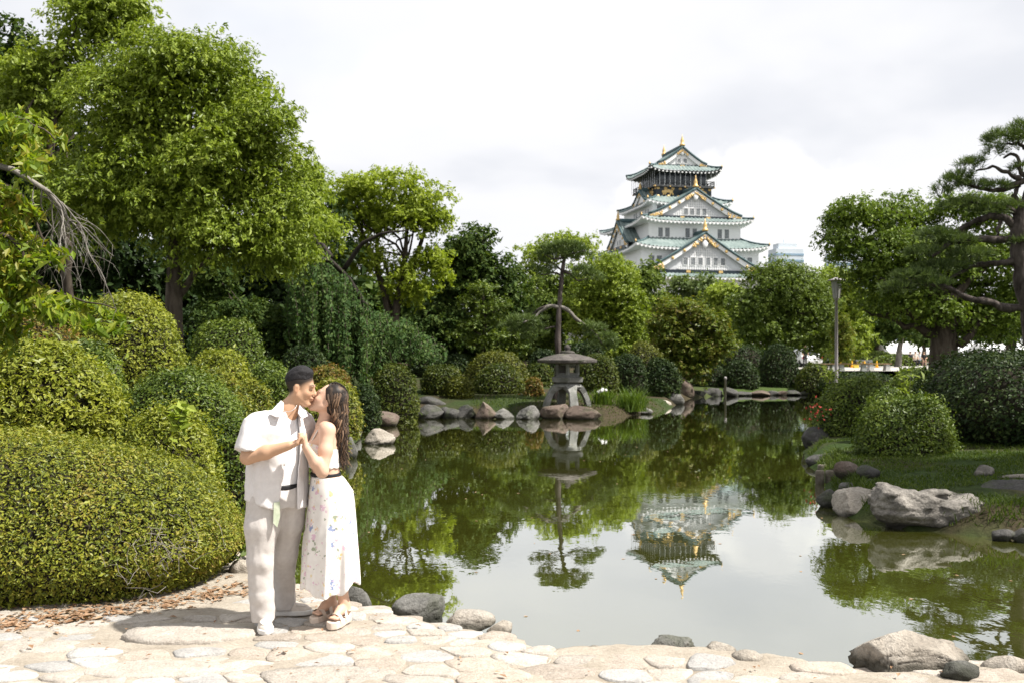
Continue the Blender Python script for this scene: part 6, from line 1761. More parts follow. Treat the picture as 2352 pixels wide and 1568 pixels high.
S.chain([(.31, .08, 1.33), (.31, .14, 1.30), (.24, .17, 1.10), (.16, .02, 1.16)], [.05, .05, .040, .026], .025)
S.chain([(.36, -.05, .85), (.385, -.06, .5), (.435, -.035, .13)], [.085, .06, .036], .03); S.chain([(.34, .05, .85), (.35, .06, .5), (.350, .085, .13)], [.085, .06, .036], .03)
def foot(S, heel, toe):
    h_, t_ = np.array(heel, float), np.array(toe, float); d = nrm(t_ - h_); s = np.array([-d[1], d[0], 0])
    S.chain([h_ + np.array([0, 0, .030]) + d * .03, h_ + d * .11 + np.array([0, 0, .045]), h_ + d * .17 + np.array([0, 0, .022])], [.030, .032, .024], .02)
    for j in range(5):
        b = h_ + d * .165 + s * (.030 - .015 * j) * (1 if True else -1) + np.array([0, 0, .016]); S.cone(b, b + d * (.055 - .006 * abs(j - 1)) , .011, .0085 if j else .011, .004)
FN, FF = ((.462, .000, .052), (.338, -.205, .052)), ((.388, .135, .052), (.225, -.040, .052))
foot(S, *FN); foot(S, *FF)
S.cone((.437, -.035, .14), (.450, -.02, .085), .035, .034, .02); S.cone((.352, .085, .14), (.37, .11, .085), .035, .034, .02)
v, q = S.mesh(); v = relax(v, q, 1, .4)
woman = quick_mesh('person', v, q, M_skin, None, True, vcol=skin_paint(v, WO, RWH, .95, (0.60, 0.39, 0.285), (0.50, 0.16, 0.15), (0.025, 0.017, 0.013), False))
place(woman); tag(woman, 'woman in white floral skirt and crop top with long wavy hair', 'person', 'the kissing couple')
# printed fabric
def floral():
    b = NB('floral_print')
    n = b.noise(16, 3, .6, 0, None, 'Color'); mp = b.mix(.06, b.tc.outputs['Object'], n, 'ADD')
    base = b.ramp(b.noise(20, 4, .6), [(.3, (.70, .665, .63)), (.7, (.78, .745, .71))]); col = base
    for sc, thr, stops, seed in ((15, .27, [(0, (.62, .33, .48)), (.35, (.70, .45, .58)), (.36, (.72, .36, .10)), (.55, (.75, .45, .14)), (.56, (.07, .15, .38)), (.74, (.11, .24, .5)), (.75, (.62, .36, .5)), (.9, (.16, .22, .10))], 0.0),
                                 (27, .23, [(0, (.16, .21, .12)), (.28, (.2, .26, .14)), (.29, (.66, .42, .52)), (.75, (.72, .5, .6)), (.76, (.68, .52, .2)), (1, (.7, .55, .25))], 7.3)):
        vo = b.new('ShaderNodeTexVoronoi'); vo.inputs['Scale'].default_value = sc; vo.inputs['Randomness'].default_value = 1
        ad = b.new('ShaderNodeVectorMath', operation='ADD'); b.l.new(mp, ad.inputs[0]); ad.inputs[1].default_value = (seed, seed, seed)
        b.l.new(ad.outputs[0], vo.inputs['Vector'])
        sp = b.new('ShaderNodeSeparateColor'); b.l.new(vo.outputs['Color'], sp.inputs[0])
        cc = b.ramp(sp.outputs[0], stops, 'CONSTANT')
        br = b.noise(75, 3, .6)
        msk = b.math('LESS_THAN', b.math('ADD', vo.outputs['Distance'], b.math('MULTIPLY', b.math('SUBTRACT', br, .5), .8)), thr)
        msk = b.math('MULTIPLY', msk, b.math('GREATER_THAN', sp.outputs[1], .12))
        col = b.mix(b.math('MULTIPLY', msk, .72), col, cc)
    h = b.noise(12, 3, .5)
    return b.done(b.bsdf(col, .85, b.bump(h, .2, .01), .15))
M_floral = floral()
S = SDF((.09, -.30, .16), (.60, .30, 1.03), .0082)
sf_ = lambda th, z: smooth(.98, .45, z) * (.055 * np.sin(th * 9 + .6 * np.sin(z * 6)) + .030 * np.sin(th * 17 + 2 + z * 3)) * (.6 + .6 * smooth(.8, .2, z))
loft(S, [.205, .40, .60, .80, .90, .98, 1.005], [.345, .347, .350, .353, .350, .328, .318], [0] * 7, [.235, .225, .215, .195, .175, .145, .135], [.200, .190, .178, .160, .150, .118, .106], WF, 0, 'add', sf_)
def skirt_hem(g):
    return g[..., 2] - (.232 - .040 * np.exp(-((g[..., 0] - .30) / .06) ** 2) + .035 * smooth(.38, .52, g[..., 0]) + .018 * np.sin(g[..., 0] * 42))
sl, g = S.sub(S.lo, S.lo + S.h * (S.n - 1)); S.V = np.maximum(S.V, -skirt_hem(g)).astype(np.float32)
S.disp(lambda g: .004 - .012 * np.abs(fbm(g * np.array([1, 1, .10]), 16, 12, 2))); part(S, 'skirt', M_floral, woman, 1, .4)
S = SDF((.17, -.2, .99), (.47, .2, 1.05), .0055); loft(S, [1.003, 1.028], [.316, .313], [0, 0], [.134, .131], [.105, .101], WF); part(S, 'waistband', M_belt, woman, 0)
S = SDF((.13, -.22, 1.04), (.46, .22, 1.28), .0058)
loft(S, [1.058, 1.10, 1.20, 1.235], [.308, .305, .300, .300], [0] * 4, [.140, .140, .148, .148], [.112, .106, .114, .108], WF, 0, 'add', lambda th, z: .012 * np.sin(th * 34) * smooth(1.12, 1.06, z))
S.ell((.233, -.055, 1.20), (.064, .064, .060), .03); S.ell((.233, .055, 1.20), (.064, .064, .060), .03)
sl, g = S.sub(S.lo, S.lo + S.h * (S.n - 1))
S.V = np.maximum(S.V, np.maximum(g[..., 2] - np.interp(g[..., 0], [.15, .25, .33, .45], [1.245, 1.225, 1.19, 1.19]), 1.06 + .006 * np.sin(g[..., 0] * 160) - g[..., 2])).astype(np.float32)
part(S, 'crop_top', M_floral, woman, 1, .4)
for y_ in (-.085, .085):
    mb = MB(); mb.tube([(.215, y_ * .9, 1.24), (.255, y_ * 1.05, 1.315), (.300, y_ * 1.1, 1.372), (.350, y_ * 1.05, 1.33), (.398, y_ * .9, 1.19)], .0045, 6); mb.build('strap', M_sole, woman, True)
# sandals
def sandal(heel, toe):
    h_, t_ = np.array([*heel[:2], 0.]), np.array([*toe[:2], 0.]); d = nrm(t_ - h_); L = np.linalg.norm(t_ - h_); s = np.array([-d[1], d[0], 0])
    lo = np.minimum(h_, t_) - .1; hi = np.maximum(h_, t_) + .1; lo[2] = -.03; hi[2] = .09
    S = SDF(lo, hi, .0055)
    def fn(g):
        q_ = g - h_; x = q_ @ d / L; y = q_ @ s; w = np.interp(x, [-.12, -.05, .1, .35, .7, .95, 1.06], [.006, .028, .038, .038, .050, .040, .006])
        return np.maximum(np.maximum(np.abs(y) - w, np.abs(g[..., 2] - .024) - .026), np.maximum(-.1 - x, x - 1.05) * L)
    S.func(lo, hi, fn); o = part(S, 'sandal', M_sandal, woman, 1, .35)
    for x, hh, ww in ((.72, .048, .050), (.40, .078, .044)):
        a = np.linspace(-.15, math.pi + .15, 12); c = h_ + d * L * x + np.array([0, 0, .042])
        p = np.stack([c + s * ww * math.cos(t_) + np.array([0, 0, hh * max(math.sin(t_), -.2)]) for t_ in a]); off = d * .017
        mb = MB(); mb.grid(np.stack([p - off, p + off], 1)); mb.grid(np.stack([p + off + np.array([0, 0, .004]), p - off + np.array([0, 0, .004])], 1)); mb.build('strap', M_sandal, o, True)
    a = np.linspace(-.6, math.pi + .6, 12); c = h_ + d * .03 + np.array([0, 0, .085])
    mb = MB(); mb.tube(np.stack([c + s * .042 * math.cos(t_) - d * .050 * math.sin(t_) for t_ in a]), .006, 5); mb.build('strap', M_sandal, o, True)
sandal(*FN); sandal(*FF)
# hair: a close cap and wavy locks, darker at the roots
M_locks = vcol_mat('brown_hair', 0.55, 0.25)
S = SDF((.22, -.12, 1.38), (.48, .13, 1.64), .0055)
E = lambda c, r_, kk=.01, op='add': S.ell(np.array(WO) + RWH @ (np.array(c) * .95), np.array(r_) * .95, kk, op, RWH)
E((-.022, 0, .040), (.098, .083, .100)); E((-.06, 0, -.02), (.065, .075, .08), .03)
def whl(g):
    L = (g - np.array(WO)) @ RWH / .95
    hl = np.interp(L[..., 0], [-.13, -.03, .0, .03, .058, .09], [-.12, -.085, -.035, .02, .055, .085]); return L[..., 2] - hl
sl, g = S.sub(S.lo, S.lo + S.h * (S.n - 1)); S.V = np.maximum(S.V, -whl(g)).astype(np.float32)
S.disp(lambda g: .005 * fbm(g, 30, 8, 3))
hair_c = lambda v: np.array([.016, .012, .010]) + smooth(.0, .35, fbm(v * np.array([1.0, 1, .25]), 34, 7, 2))[:, None] * np.array([.10, .065, .04])
hair = part(S, 'hair', M_locks, woman, 1, .4, hair_c)
r = np.random.default_rng(22); V, Q, C = [], [], []; nv = 0
CC = np.array(WO) + RWH @ (np.array([-.022, 0, .036]) * .95); CRd = np.array([.101, .087, .104]) * .95
for k in range(560):
    a = r.uniform(-1.95, 1.95)                                             # around the back of the head; negative is towards the camera
    sy = 1 if a > 0 else -1
    d0 = nrm(np.array([r.uniform(-.25, .78), .10 * sy, 1.0]))              # start on the parting, head frame
    leave = nrm(RWH.T @ np.array([math.cos(a), math.sin(a), -.28 - .25 * r.random()]))
    n = 22; t = np.linspace(0, 1, n); m = 9
    w_ = np.linspace(0, 1, m)[:, None]; dirs = nrm(d0 * (1 - w_) + leave * w_ + .35 * np.sin(w_ * math.pi) * np.array([0, sy * abs(math.sin(a)), 0]))
    hp = CC + (dirs * CRd * r.uniform(1.0, 1.07)) @ RWH.T
    ln = r.uniform(.30, .46); e0 = hp[-1]
    end = np.array([.425 + r.normal(0, .022), np.clip(e0[1] * .85, -.085, .085) + r.normal(0, .016), e0[2] - ln]); md = np.array([max(e0[0], .345) * .45 + .425 * .55 + r.normal(0, .012), e0[1] * 1.02, e0[2] - ln * .42])
    w2 = np.linspace(0, 1, n - m + 1)[1:, None]; fall = (1 - w2) ** 2 * e0 + 2 * w2 * (1 - w2) * md + w2 ** 2 * end
    p = np.concatenate([hp, fall])
    for _ in range(2): p[1:-1] = .25 * p[:-2] + .5 * p[1:-1] + .25 * p[2:]
    ph = r.uniform(0, 6.28) * .45 + k % 5 * .35; wv = smooth(.15, .5, t)
    wv = smooth(.35, .6, t); p[:, 0] += .015 * wv * np.sin(t * 24 + ph); p[:, 1] += .012 * wv * np.sin(t * 24 + ph + 1.4)
    mb = MB(); mb.tube(p, .0058 * (np.sin(np.clip(t * 1.05 + .12, 0, 1) * math.pi) ** .5) + .0012, 4, cap=False, squash=(1.3, .6))
    V.append(mb.v[0]); Q.append(np.array(mb.f) + nv); nv += len(mb.v[0])
    hi_ = smooth(.10, .5, t) * (r.random() ** 1.3) * (1.0 if r.random() < .6 else .25); col = np.array([.017, .012, .010]) * (1 - hi_[:, None]) + np.array([.25, .155, .095]) * hi_[:, None]
    C.append(np.repeat(col, 4, 0))
quick_mesh('locks', np.concatenate(V), np.concatenate(Q), M_locks, hair, True, vcol=np.concatenate(C))

# ================================================================== LANTERN, LAMP, PLAZA, TENTS, PEOPLE, BUILDINGS
M_granite = stone_mat('lantern_granite', (0.15,0.15,0.14), (0.25,0.25,0.235), (0.33,0.33,0.31), 3, 50, .6, .9, .3)
M_granite_dark = stone_mat('lantern_roof_stone', (0.04,0.036,0.034), (0.085,0.075,0.07), (0.15,0.135,0.125), 2.4, 40, .7, .9, .5)
D = 35.6; k = D / F; lb = P(1303, 933, D + .3); lb[2] = 0.36
lan = empty('stone_lantern', lb, 'low-legged snow-viewing stone lantern with wide roof on the far shore', 'lantern', rotz=math.radians(14))
zof = lambda y: CAMZ + (HZ - y) / F * D - lb[2]
for a in (0, 90, 180, 270):
    t = np.linspace(0, 1, 9); ca, sa = math.cos(math.radians(a)), math.sin(math.radians(a))
    rr = .34 + .46 * (1 - t) ** .55 * 1.0 if False else np.interp(t, [0, .2, .5, .8, 1], [.80, .74, .62, .48, .30]); zz_ = np.interp(t, [0, .2, .5, .8, 1], [0, .22, .50, .68, .76])
    pr = np.stack([rr * ca, rr * sa, zz_], 1); tn = nrm(np.gradient(pr, axis=0)); sd = np.array([-sa, ca, 0]); nn_ = np.cross(tn, sd)
    wv, hv = np.interp(t, [0, .5, 1], [.15, .13, .26]), np.interp(t, [0, .5, 1], [.085, .085, .10])
    ring = np.stack([pr + sd * wv[:, None] + nn_ * hv[:, None], pr - sd * wv[:, None] + nn_ * hv[:, None], pr - sd * wv[:, None] - nn_ * hv[:, None], pr + sd * wv[:, None] - nn_ * hv[:, None]], 0)
    mb = MB(); mb.grid(ring, close_u=True); mb.add(ring[:, 0], [(0, 1, 2, 3)]); mb.add(ring[:, -1], [(3, 2, 1, 0)]); mb.build('leg', M_granite, lan)
hexp = lambda prof, m, name, n=6, ph=.26: MB().lathe(prof, n, (0, 0, 0), 0, ph).build(name, m, lan)
hexp([(.40, .70), (.52, .72), (.50, .80), (.42, .85)], M_granite, 'leg_ring', 16)
hexp([(.42, .85), (.62, .90), (.64, 1.06), (.46, 1.09)], M_granite, 'middle_platform')
fb = hexp([(.46, 1.09), (.46, 1.15), (.40, 1.155)], M_granite, 'fire_box')
for j in range(6):
    a = .26 + j * math.pi / 3; c = np.array([.41 * math.cos(a), .41 * math.sin(a), 0]); mb = MB(); mb.tube([c + np.array([0, 0, 1.14]), c + np.array([0, 0, 1.56])], .075, 6); mb.build('pillar', M_granite, fb)
    a2 = a + math.pi / 6; dv = np.array([math.cos(a2), math.sin(a2), 0]); sv = np.array([-dv[1], dv[0], 0]); mb = MB()
    for z0_, z1_ in ((1.15, 1.22), (1.48, 1.56)):
        p = dv * .345; pts_ = [p + sv * s1 * .19 + dv * s2 * .035 + np.array([0, 0, z]) for z in (z0_, z1_) for s1, s2 in ((-1, 1), (1, 1), (1, -1), (-1, -1))]
        mb.add(pts_, [(0,3,2,1),(4,5,6,7),(0,1,5,4),(1,2,6,5),(2,3,7,6),(3,0,4,7)])
    mb.build('window_frame', M_granite, fb)
    if j % 2: 
        p = dv * .33; mb = MB(); mb.add([p + sv * s1 * .18 + dv * s2 * .02 + np.array([0, 0, z]) for z in (1.22, 1.48) for s1, s2 in ((-1, 1), (1, 1), (1, -1), (-1, -1))], [(0,3,2,1),(4,5,6,7),(0,1,5,4),(1,2,6,5),(2,3,7,6),(3,0,4,7)]); mb.build('window_panel', M_granite_dark, fb)
v = []
rf_ = MB(); prof = [(.50, 1.55), (.98, 1.57), (1.07, 1.60), (1.08, 1.68), (.80, 1.79), (.45, 1.88), (.20, 1.93), (.05, 1.95)]
rf_.lathe(prof, 24, (0, 0, 0), 0, .26); vv = rf_.v[0]; ang = np.arctan2(vv[:, 1], vv[:, 0]); hexr = math.cos(math.pi / 6) / np.cos((ang - .26 + math.pi / 6) % (math.pi / 3) - math.pi / 6); hexr = .55 * hexr + .45
vv[:, :2] *= hexr[:, None]; vv += .012 * fbm(vv, 5, 3)[:, None]
ro = rf_.build('roof', M_granite_dark, lan)
MB().lathe([(.26, 1.90), (.28, 1.96), (.20, 2.00), (.08, 2.02), (.13, 2.08), (.10, 2.16), (.02, 2.24)], 12).build('finial', M_granite_dark, ro, True)

# park lamp
M_lamp = surf('grey_lamp_metal', (0.30,0.275,0.275), (0.38,0.35,0.35), 3, .5, .1)
M_lamp_glass = surf('frosted_lamp_glass', (0.26,0.27,0.25), (0.36,0.37,0.34), 3, .35, 0)
D = 52; b0 = P(1921, 857, D); zg = min(gz(b0[0], b0[1]), b0[2]) - .1
lp = empty('street_lamp', (b0[0], b0[1], zg), 'tall grey park lamp post with lantern head on the far right shore', 'street lamp')
H = CAMZ + (HZ - 690) / F * D - zg; kk = D / F
MB().lathe([(.16, 0), (.16, .35), (.13, .4), (.12, 1.3), (.09, 1.36), (.075, H), (.12, H + .03), (.12, H + .1)], 14).build('pole', M_lamp, lp, True)
MB().lathe([(.15, H + .1), (.27, H + 1.0), (.27, H + 1.03)], 10).build('lamp_glass', M_lamp_glass, lp)
for j in range(10):
    a = 2 * math.pi * j / 10; mb = MB(); mb.tube([(.155 * math.cos(a), .155 * math.sin(a), H + .1), (.275 * math.cos(a), .275 * math.sin(a), H + 1.0)], .014, 4); mb.build('glazing_bar', M_lamp, lp)
MB().lathe([(.30, H + 1.0), (.46, H + 1.02), (.46, H + 1.05), (.18, H + 1.14), (.05, H + 1.2)], 16).build('lamp_cap', M_lamp, lp, True)
# thin pole in the water
mb = MB(); c = P(1666, 915, 51.2); mb.lathe([(.06, -.6), (.06, 1.0), (.075, 1.0), (.075, 1.12), (.03, 1.14)], 8)
o = mb.build('water_gauge_pole', M_lamp, None, True); o.location = (c[0], c[1], 0); tag(o, 'thin pale pole standing in the water near the far shore', 'pole')

# timber stumps edging the right bank
M_stump = surf('weathered_timber', (0.10,0.085,0.065), (0.20,0.175,0.145), 9, .9, .5)
for i, (px, py, w, h, lab) in enumerate([(1883,1096,20,18,'leftmost timber stump of the bank edging'), (1908,1100,24,22,'second timber stump of the bank edging, tallest'), (1934,1108,24,21,'third timber stump of the bank edging'), (1950,1102,18,15,'rightmost timber stump of the bank edging'), (1889,1078,22,13,'timber stump standing behind the edging row')]):
    d_ = 16.9 if i < 4 else 18.4; q = P(px, py, d_); kk_ = d_ / F; hh = h * kk_; rw = w * kk_ / 2
    mb = MB(); mb.lathe([(rw, -.25), (rw * 1.04, hh * .6), (rw, hh), (rw * .86, hh + .012), (rw * .4, hh + .008)], 12); mb.v[0] = mb.v[0] + .006 * np.stack([fbm(mb.v[0], 14, j) for j in range(3)], 1)
    o = mb.build('timber_stump', M_stump, None, True); o.location = (q[0], q[1], max(q[2] - .02, 0)); tag(o, lab, 'stump', 'timber stumps of the bank edging')

# plaza and its furniture
M_plaza = surf('pale_gravel', (0.36,0.34,0.31), (0.46,0.44,0.41), .8, .95, .3, fine=20)
pv = np.array([(19,60.5), (27,58.5), (40,60), (75,64), (90,140), (22,140), (20,90)], float)
mb = MB(); mb.add(np.c_[pv, np.full(len(pv), 1.315)], [tuple(range(len(pv)))]); tag(mb.build('plaza', M_plaza), kind='structure')
M_plank = surf('bench_wood', (0.20,0.13,0.07), (0.30,0.20,0.115), 4, .7, .3)
M_conc = surf('bench_concrete', (0.34,0.34,0.33), (0.44,0.44,0.43), 4, .85, .2)
def bench(px, py, d_, w, rot, lab):
    q = P(px, py, d_); o = empty('park_bench', (q[0], q[1], 1.30), lab, 'bench', 'benches by the lamp post', rot)
    for j in range(3): MB().box((-w/2, -.24 + .165 * j, .40), (w/2, -.24 + .165 * j + .15, .46)).build('seat_plank', M_plank, o)
    for x in (-w * .34, w * .34):
        mb = MB(); mb.add([(x + sx * a_, sy * b_, z) for z, a_, b_ in ((0, .16, .24), (.40, .10, .20)) for sx, sy in ((-1, -1), (1, -1), (1, 1), (-1, 1))], [(0,3,2,1),(4,5,6,7),(0,1,5,4),(1,2,6,5),(2,3,7,6),(3,0,4,7)]); mb.build('leg', M_conc, o)
bench(2018, 856, 61, 1.5, .05, 'nearest bench with pale feet right of the lamp post')
bench(1958, 855, 60, 1.9, -.1, 'bench directly right of the lamp post foot')
bench(1898, 855, 60, 1.2, .1, 'bench partly hidden left of the lamp post foot')
M_cone = surf('yellow_orange_cone', (0.72,0.36,0.02), (0.80,0.44,0.03), 5, .5, 0); M_yellow = surf('yellow_sign', (0.75,0.55,0.06), (0.8,0.6,0.1), 5, .6, 0)
M_white = surf('white_sheet', (0.74,0.74,0.74), (0.82,0.82,0.82), .7, .7, .05); M_darkobj = surf('dark_backdrop', (0.02,0.02,0.022), (0.04,0.04,0.042), 1, .8, 0)
for i, px in enumerate((1932, 1957, 1986, 2014)):
    q = P(px, 845, 78); o = empty('traffic_cone', (q[0], q[1], 1.32), f'{["leftmost","second","third","rightmost"][i]} yellow traffic cone on the plaza', 'traffic cone', 'yellow traffic cones')
    MB().lathe([(.11, .03), (.095, .16), (.03, .52), (.025, .54)], 12).build('cone', M_cone, o, True); MB().box((-.15, -.15, 0), (.15, .15, .035)).build('foot', M_cone, o)
q = P(1950, 840, 82); o = empty('folding_sign', (q[0], q[1], 1.32), 'yellow folding sign board standing behind the cones', 'sign')
mb = MB(); mb.add([(-.2,-.15,0),(.2,-.15,0),(.13,0,.85),(-.13,0,.85),(-.2,-.12,0),(.2,-.12,0),(.13,.03,.85),(-.13,.03,.85)], [(0,1,2,3),(7,6,5,4),(0,4,5,1),(1,5,6,2),(2,6,7,3),(3,7,4,0)]); mb.build('board', M_yellow, o)
mb = MB(); mb.add([(-.2,.2,0),(.2,.2,0),(.13,.04,.85),(-.13,.04,.85),(-.2,.23,0),(.2,.23,0),(.13,.07,.85),(-.13,.07,.85)], [(0,1,2,3),(7,6,5,4),(0,4,5,1),(1,5,6,2),(2,6,7,3),(3,7,4,0)]); mb.build('board', M_yellow, o)
q = P(1976, 842, 86); o = empty('low_barrier', (q[0], q[1], 1.32), 'long white printed barrier behind the yellow cones', 'barrier')
MB().box((-1.05, -.03, .08), (1.05, .03, .58)).build('panel', M_white, o)
for x in (-1, 0, 1): MB().box((x - .04, -.15, 0), (x + .04, .15, .08)).build('foot', M_conc, o)
for j in range(9): MB().box((-1.0 + .23 * j, -.036, .2 + .1 * (j % 2)), (-.86 + .23 * j, -.031, .34 + .1 * (j % 2))).build('print_patch', [M_yellow, M_conc, M_cone][j % 3], o)
q = P(1966, 845, 76); o = MB().box((-.18, -.15, 0), (.18, .15, .28)).box((-.2, -.17, .28), (.2, .17, .31)).build('storage_box', M_yellow); o.location = (q[0], q[1], 1.32); tag(o, 'small yellow lidded box among the cones', 'box')
# monument stone
rock(1994, 2034, 775, 846, 'dark', 'dark jagged standing stone monument behind the clipped bushes', 1.25, .5, 205, 3, None, .75, .1, d=102, cat='monument')
# white tents
def tent(px0, px1, ytop, yeave, d_, lab, n=3):
    kk_ = d_ / F; x0, x1 = Xat(px0, d_), Xat(px1, d_); zt = CAMZ + (HZ - ytop) * kk_; ze = CAMZ + (HZ - yeave) * kk_
    o = empty('event_tent', ((x0 + x1) / 2, d_, 1.3), lab, 'tent', 'white tents behind the plaza'); w = (x1 - x0) / 2; zt -= 1.3; ze -= 1.3
    mb = MB(); mb.add([(-w,-2.5,ze),(w,-2.5,ze),(w*.96,0,zt),(-w*.96,0,zt),(-w,2.5,ze),(w,2.5,ze)], [(0,1,2,3),(3,2,5,4),(1,5,2),(0,3,4),(0,4,5,1)]); mb.build('canopy', M_white, o)
    mb = MB(); mb.box((-w, -2.53, ze - .35), (w, -2.49, ze)); mb.build('valance', M_white, o)
    for j in range(n + 1):
        for y_ in (-2.4, 2.4): MB().box((-w + 2*w*j/n*.98 - .03 + .02, y_ - .03, 0), (-w + 2*w*j/n*.98 + .05, y_ + .03, ze - .02)).build('post', M_lamp, o)
    MB().box((-w*.98, 2.2, 0), (w*.98, 2.26, ze - .3)).build('back_wall', M_darkobj, o)
tent(2022, 2140, 782, 806, 120, 'white tent between monument and thick trunk', 4); tent(2186, 2232, 782, 806, 122, 'narrow white tent right of the thick trunk', 2); tent(2238, 2400, 783, 804, 118, 'long white tent above the tall hedge at the right border', 5)
# white car seen from behind
M_carpaint = surf('white_car_paint', (0.70,0.71,0.72), (0.76,0.77,0.78), 1, .25, 0, spec=.5); M_carglass = surf('car_glass', (0.02,0.025,0.03), (0.04,0.045,0.05), 1, .1, 0, spec=.6)
M_tyre = surf('tyre', (0.015,0.015,0.015), (0.03,0.03,0.03), 5, .8, 0); M_tail = surf('tail_light', (0.35,0.02,0.02), (0.45,0.03,0.03), 5, .3, 0)
q = P(1862, 846, 80); car = empty('parked_car', (q[0], q[1] + 1.5, 1.33), 'white car parked beyond the bushes left of the lamp post', 'car')
S = SDF((-.95, -2.1, .2), (.95, 2.1, 1.6), .08)
S.func((-.95, -2.1, .2), (.95, 2.1, 1.6), lambda g: np.maximum(np.maximum(np.abs(g[..., 0]) - np.interp(g[..., 2], [.2, .5, .85, 1.45], [.78, .84, .83, .62]), np.abs(g[..., 1]) - np.interp(g[..., 2], [.2, .5, .85, .95, 1.45], [1.9, 2.0, 1.9, 1.55, 1.0])), np.maximum(.3 - g[..., 2], g[..., 2] - 1.45)))
v, qd = S.mesh(); quick_mesh('body', relax(v, qd, 3, .5), qd, M_carpaint, car)
mb = MB(); mb.add([(-.66,-1.60,.95),(.66,-1.60,.95),(.56,-1.12,1.36),(-.56,-1.12,1.36),(-.66,-1.5,.95),(.66,-1.5,.95),(.56,-1.0,1.36),(-.56,-1.0,1.36)], [(0,1,2,3),(4,7,6,5),(0,4,5,1),(1,5,6,2),(2,6,7,3),(3,7,4,0)]); mb.build('rear_window', M_carglass, car)
for sx in (-1, 1):
    MB().box((sx*.70-.1, -2.0, .68), (sx*.70+.1, -1.93, .86)).build('tail_light', M_tail, car)
    for y_ in (-1.25, 1.25):
        g = MB(); g.lathe([(.30, -.1), (.30, .1)], 16); v = g.v[0]; g.v[0] = np.stack([sx * .74 + v[:, 2], y_ + v[:, 0], .30 + v[:, 1]], 1); g.build('wheel', M_tyre, car)
# far people: one continuous mesh each, colours by clothing
M_person = vcol_mat('far_person', .7, .2)
def far_person(px, py, d_, pose, top, bottom, label, rot=0.0, hairc=(.02, .017, .015), bag=None):
    S = SDF((-.45, -.75, -.02), (.45, .45, 1.75), .03)
    if pose == 'sit':
        hz_ = .45; S.chain([(0, 0, hz_ + .08), (0, -.02, hz_ + .3), (0, -.02, hz_ + .52)], [.17, .15, .16], .06, sq=((0, 1, 0), .7)); hd = np.array([0, -.05, hz_ + .80])
        for s in (-1, 1):
            S.chain([(s*.09, 0, hz_ + .05), (s*.11, -.42, hz_ + .06), (s*.12, -.42, .07), (s*.12, -.55, .04)], [.085, .065, .05, .04], .03); S.chain([(s*.19, -.02, hz_ + .53), (s*.24, -.12, hz_ + .28), (s*.10, -.34, hz_ + .20)], [.055, .045, .035], .03)
    else:
        hz_ = .88; S.chain([(0, 0, hz_), (0, 0, hz_ + .25), (0, 0, hz_ + .5)], [.16, .14, .16], .06, sq=((0, 1, 0), .7)); hd = np.array([0, -.02, hz_ + .76])
        for s in (-1, 1):
            S.chain([(s*.085, 0, hz_), (s*.1, 0, .48), (s*.11, .02, .07), (s*.11, -.12, .04)], [.085, .06, .045, .04], .03); S.chain([(s*.19, 0, hz_ + .5), (s*.25, .02, hz_ + .22), (s*.22, -.12, hz_ + .02)], [.055, .045, .035], .03)
    S.cone((0, 0, hz_ + .52), hd, .05, .05, .03); S.ell(hd, (.078, .095, .115), .02); S.ell(hd + np.array([0, -.095, -.01]), (.02, .025, .03), .02)
    v, qd = S.mesh(); z = v[:, 2]; c = np.tile(np.array(bottom, float), (len(v), 1)); up_ = (z > hz_ + .04) & ~((pose == 'sit') & (v[:, 1] < -.2) & (z < hz_ + .15)); c[up_] = top
    skin_ = (.5, .32, .22); armm = (np.abs(v[:, 0]) > .19) & (z < hz_ + .38) & (z > hz_ - .05) | (up_ & (v[:, 1] < -.2)); c[armm] = skin_; hm = np.linalg.norm(v - hd, axis=1) < .14; c[hm | (z > hz_ + .62)] = skin_
    c[(z > hd[2] + .03) | ((v[:, 1] > hd[1] + .02) & (z > hd[2] - .08))] = hairc; c[z < .08] = (.05, .05, .05)
    o = quick_mesh('person', v, qd, M_person, None, True, vcol=c); q_ = P(px, py, d_); o.location = (q_[0], q_[1], 1.33 if pose == 'stand' else 1.315); o.rotation_euler = (0, 0, rot)
    return tag(o, label, 'person', 'visitors on the plaza')
far_person(2068, 843, 92, 'sit', (.30, .38, .52), (.04, .05, .08), 'leftmost seated visitor in blue and dark clothes beside the pale trunk', -.4)
far_person(2090, 843, 92, 'sit', (.03, .03, .035), (.45, .28, .2), 'seated visitor in black top with bare legs, second from left', .2)
far_person(2102, 843, 91, 'sit', (.60, .52, .45), (.03, .03, .035), 'seated visitor in beige top and black trousers, third from left', .1, (.06, .03, .02))
far_person(2112, 843, 92, 'sit', (.72, .73, .75), (.03, .035, .05), 'seated visitor in white shirt, fourth from left', -.1)
far_person(2122, 843, 91, 'sit', (.03, .03, .03), (.42, .27, .2), 'rightmost seated visitor in black with bare legs', -.3)
far_person(1849, 845, 74, 'stand', (.025, .025, .03), (.03, .03, .035), 'standing visitor in dark clothes in front of the white car', .4)
q = P(2095, 843, 92.6); o = empty('park_bench', (q[0] + .35, q[1], 1.315), 'long low bench under the seated visitors', 'bench', 'benches by the lamp post')
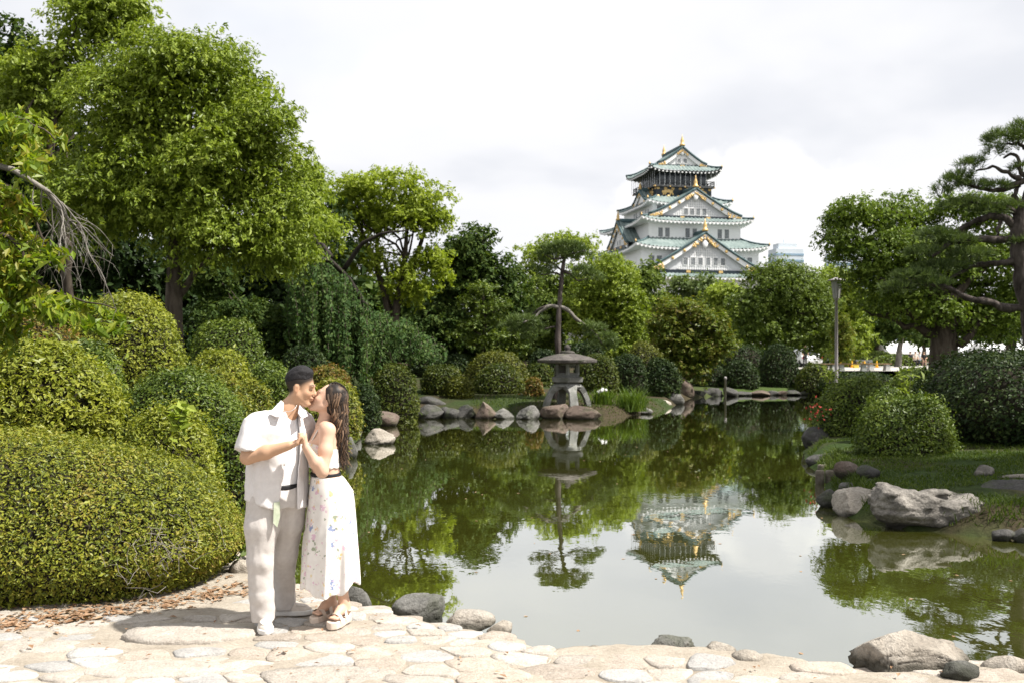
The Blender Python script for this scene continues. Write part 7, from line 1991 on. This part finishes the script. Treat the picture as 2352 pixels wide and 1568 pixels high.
MB().box((-1.7, -.22, .34), (1.4, .22, .42)).build('seat_plank', M_plank, o); MB().box((-1.3, -.18, 0), (-1.1, .18, .34)).build('leg', M_conc, o); MB().box((.9, -.18, 0), (1.1, .18, .34)).build('leg', M_conc, o)
M_bluecloth = surf('blue_sheet', (0.05,0.30,0.60), (0.08,0.38,0.68), 3, .7, 0)
q = P(2127, 832, 112); o = MB().box((-.6, -.03, 0), (.6, .03, .8)).box((-.55, -.02, -.55), (-.48, .02, 0)).box((.48, -.02, -.55), (.55, .02, 0)).build('blue_sign', M_bluecloth); o.location = (q[0], q[1], q[2] + .0); tag(o, 'bright blue sign board under the tent beside the thick trunk', 'sign')

# far office towers
M_facade = surf('haze_pale_facade', (0.52,0.58,0.63), (0.60,0.65,0.70), .05, .5, 0); M_glass = surf('haze_blue_glass_band', (0.20,0.30,0.40), (0.28,0.39,0.49), .05, .3, 0, spec=.4)  # blue-grey paled to stand in for distance haze, put into both colours
def office(px0, px1, ytop, d_, lab, floors=4.4, pent=None, rot=.15, nb=22):
    kk_ = d_ / F; x0, x1 = Xat(px0, d_), Xat(px1, d_); zt = CAMZ + (HZ - ytop) * kk_; w = (x1 - x0) / 2 / (math.cos(rot) + .6 * math.sin(rot)); dp = w * .6
    o = empty('office_tower', ((x0 + x1) / 2, d_, 0), lab, 'building', 'office towers far behind', rot)
    MB().box((-w, -dp, 0), (w, dp, zt)).build('wall', M_facade, o)
    for j in range(nb):
        z = zt - 5 - j * floors
        if z < 10: break
        MB().box((-w - .25, -dp - .25, z - 1.0), (w + .25, dp + .25, z + .9)).build('window_band', M_glass, o)
    if pent: MB().box((-w * pent, -dp * .7, zt), (w * pent * .8, dp * .7, zt + 5)).build('penthouse', M_facade, o); MB().box((-w * .2, -1, zt + 5), (-w * .2 + .8, 0, zt + 9)).build('antenna', M_facade, o)
office(1768, 1842, 574, 900, 'pale blue office tower right behind the castle', 5.6, .75, .2)
office(1900, 1966, 583, 950, 'left blue office tower behind the right trees', 5.6, None, .1)
office(1958, 2080, 622, 800, 'right blue office tower hidden by the broad dark tree', 5.6, None, -.15)
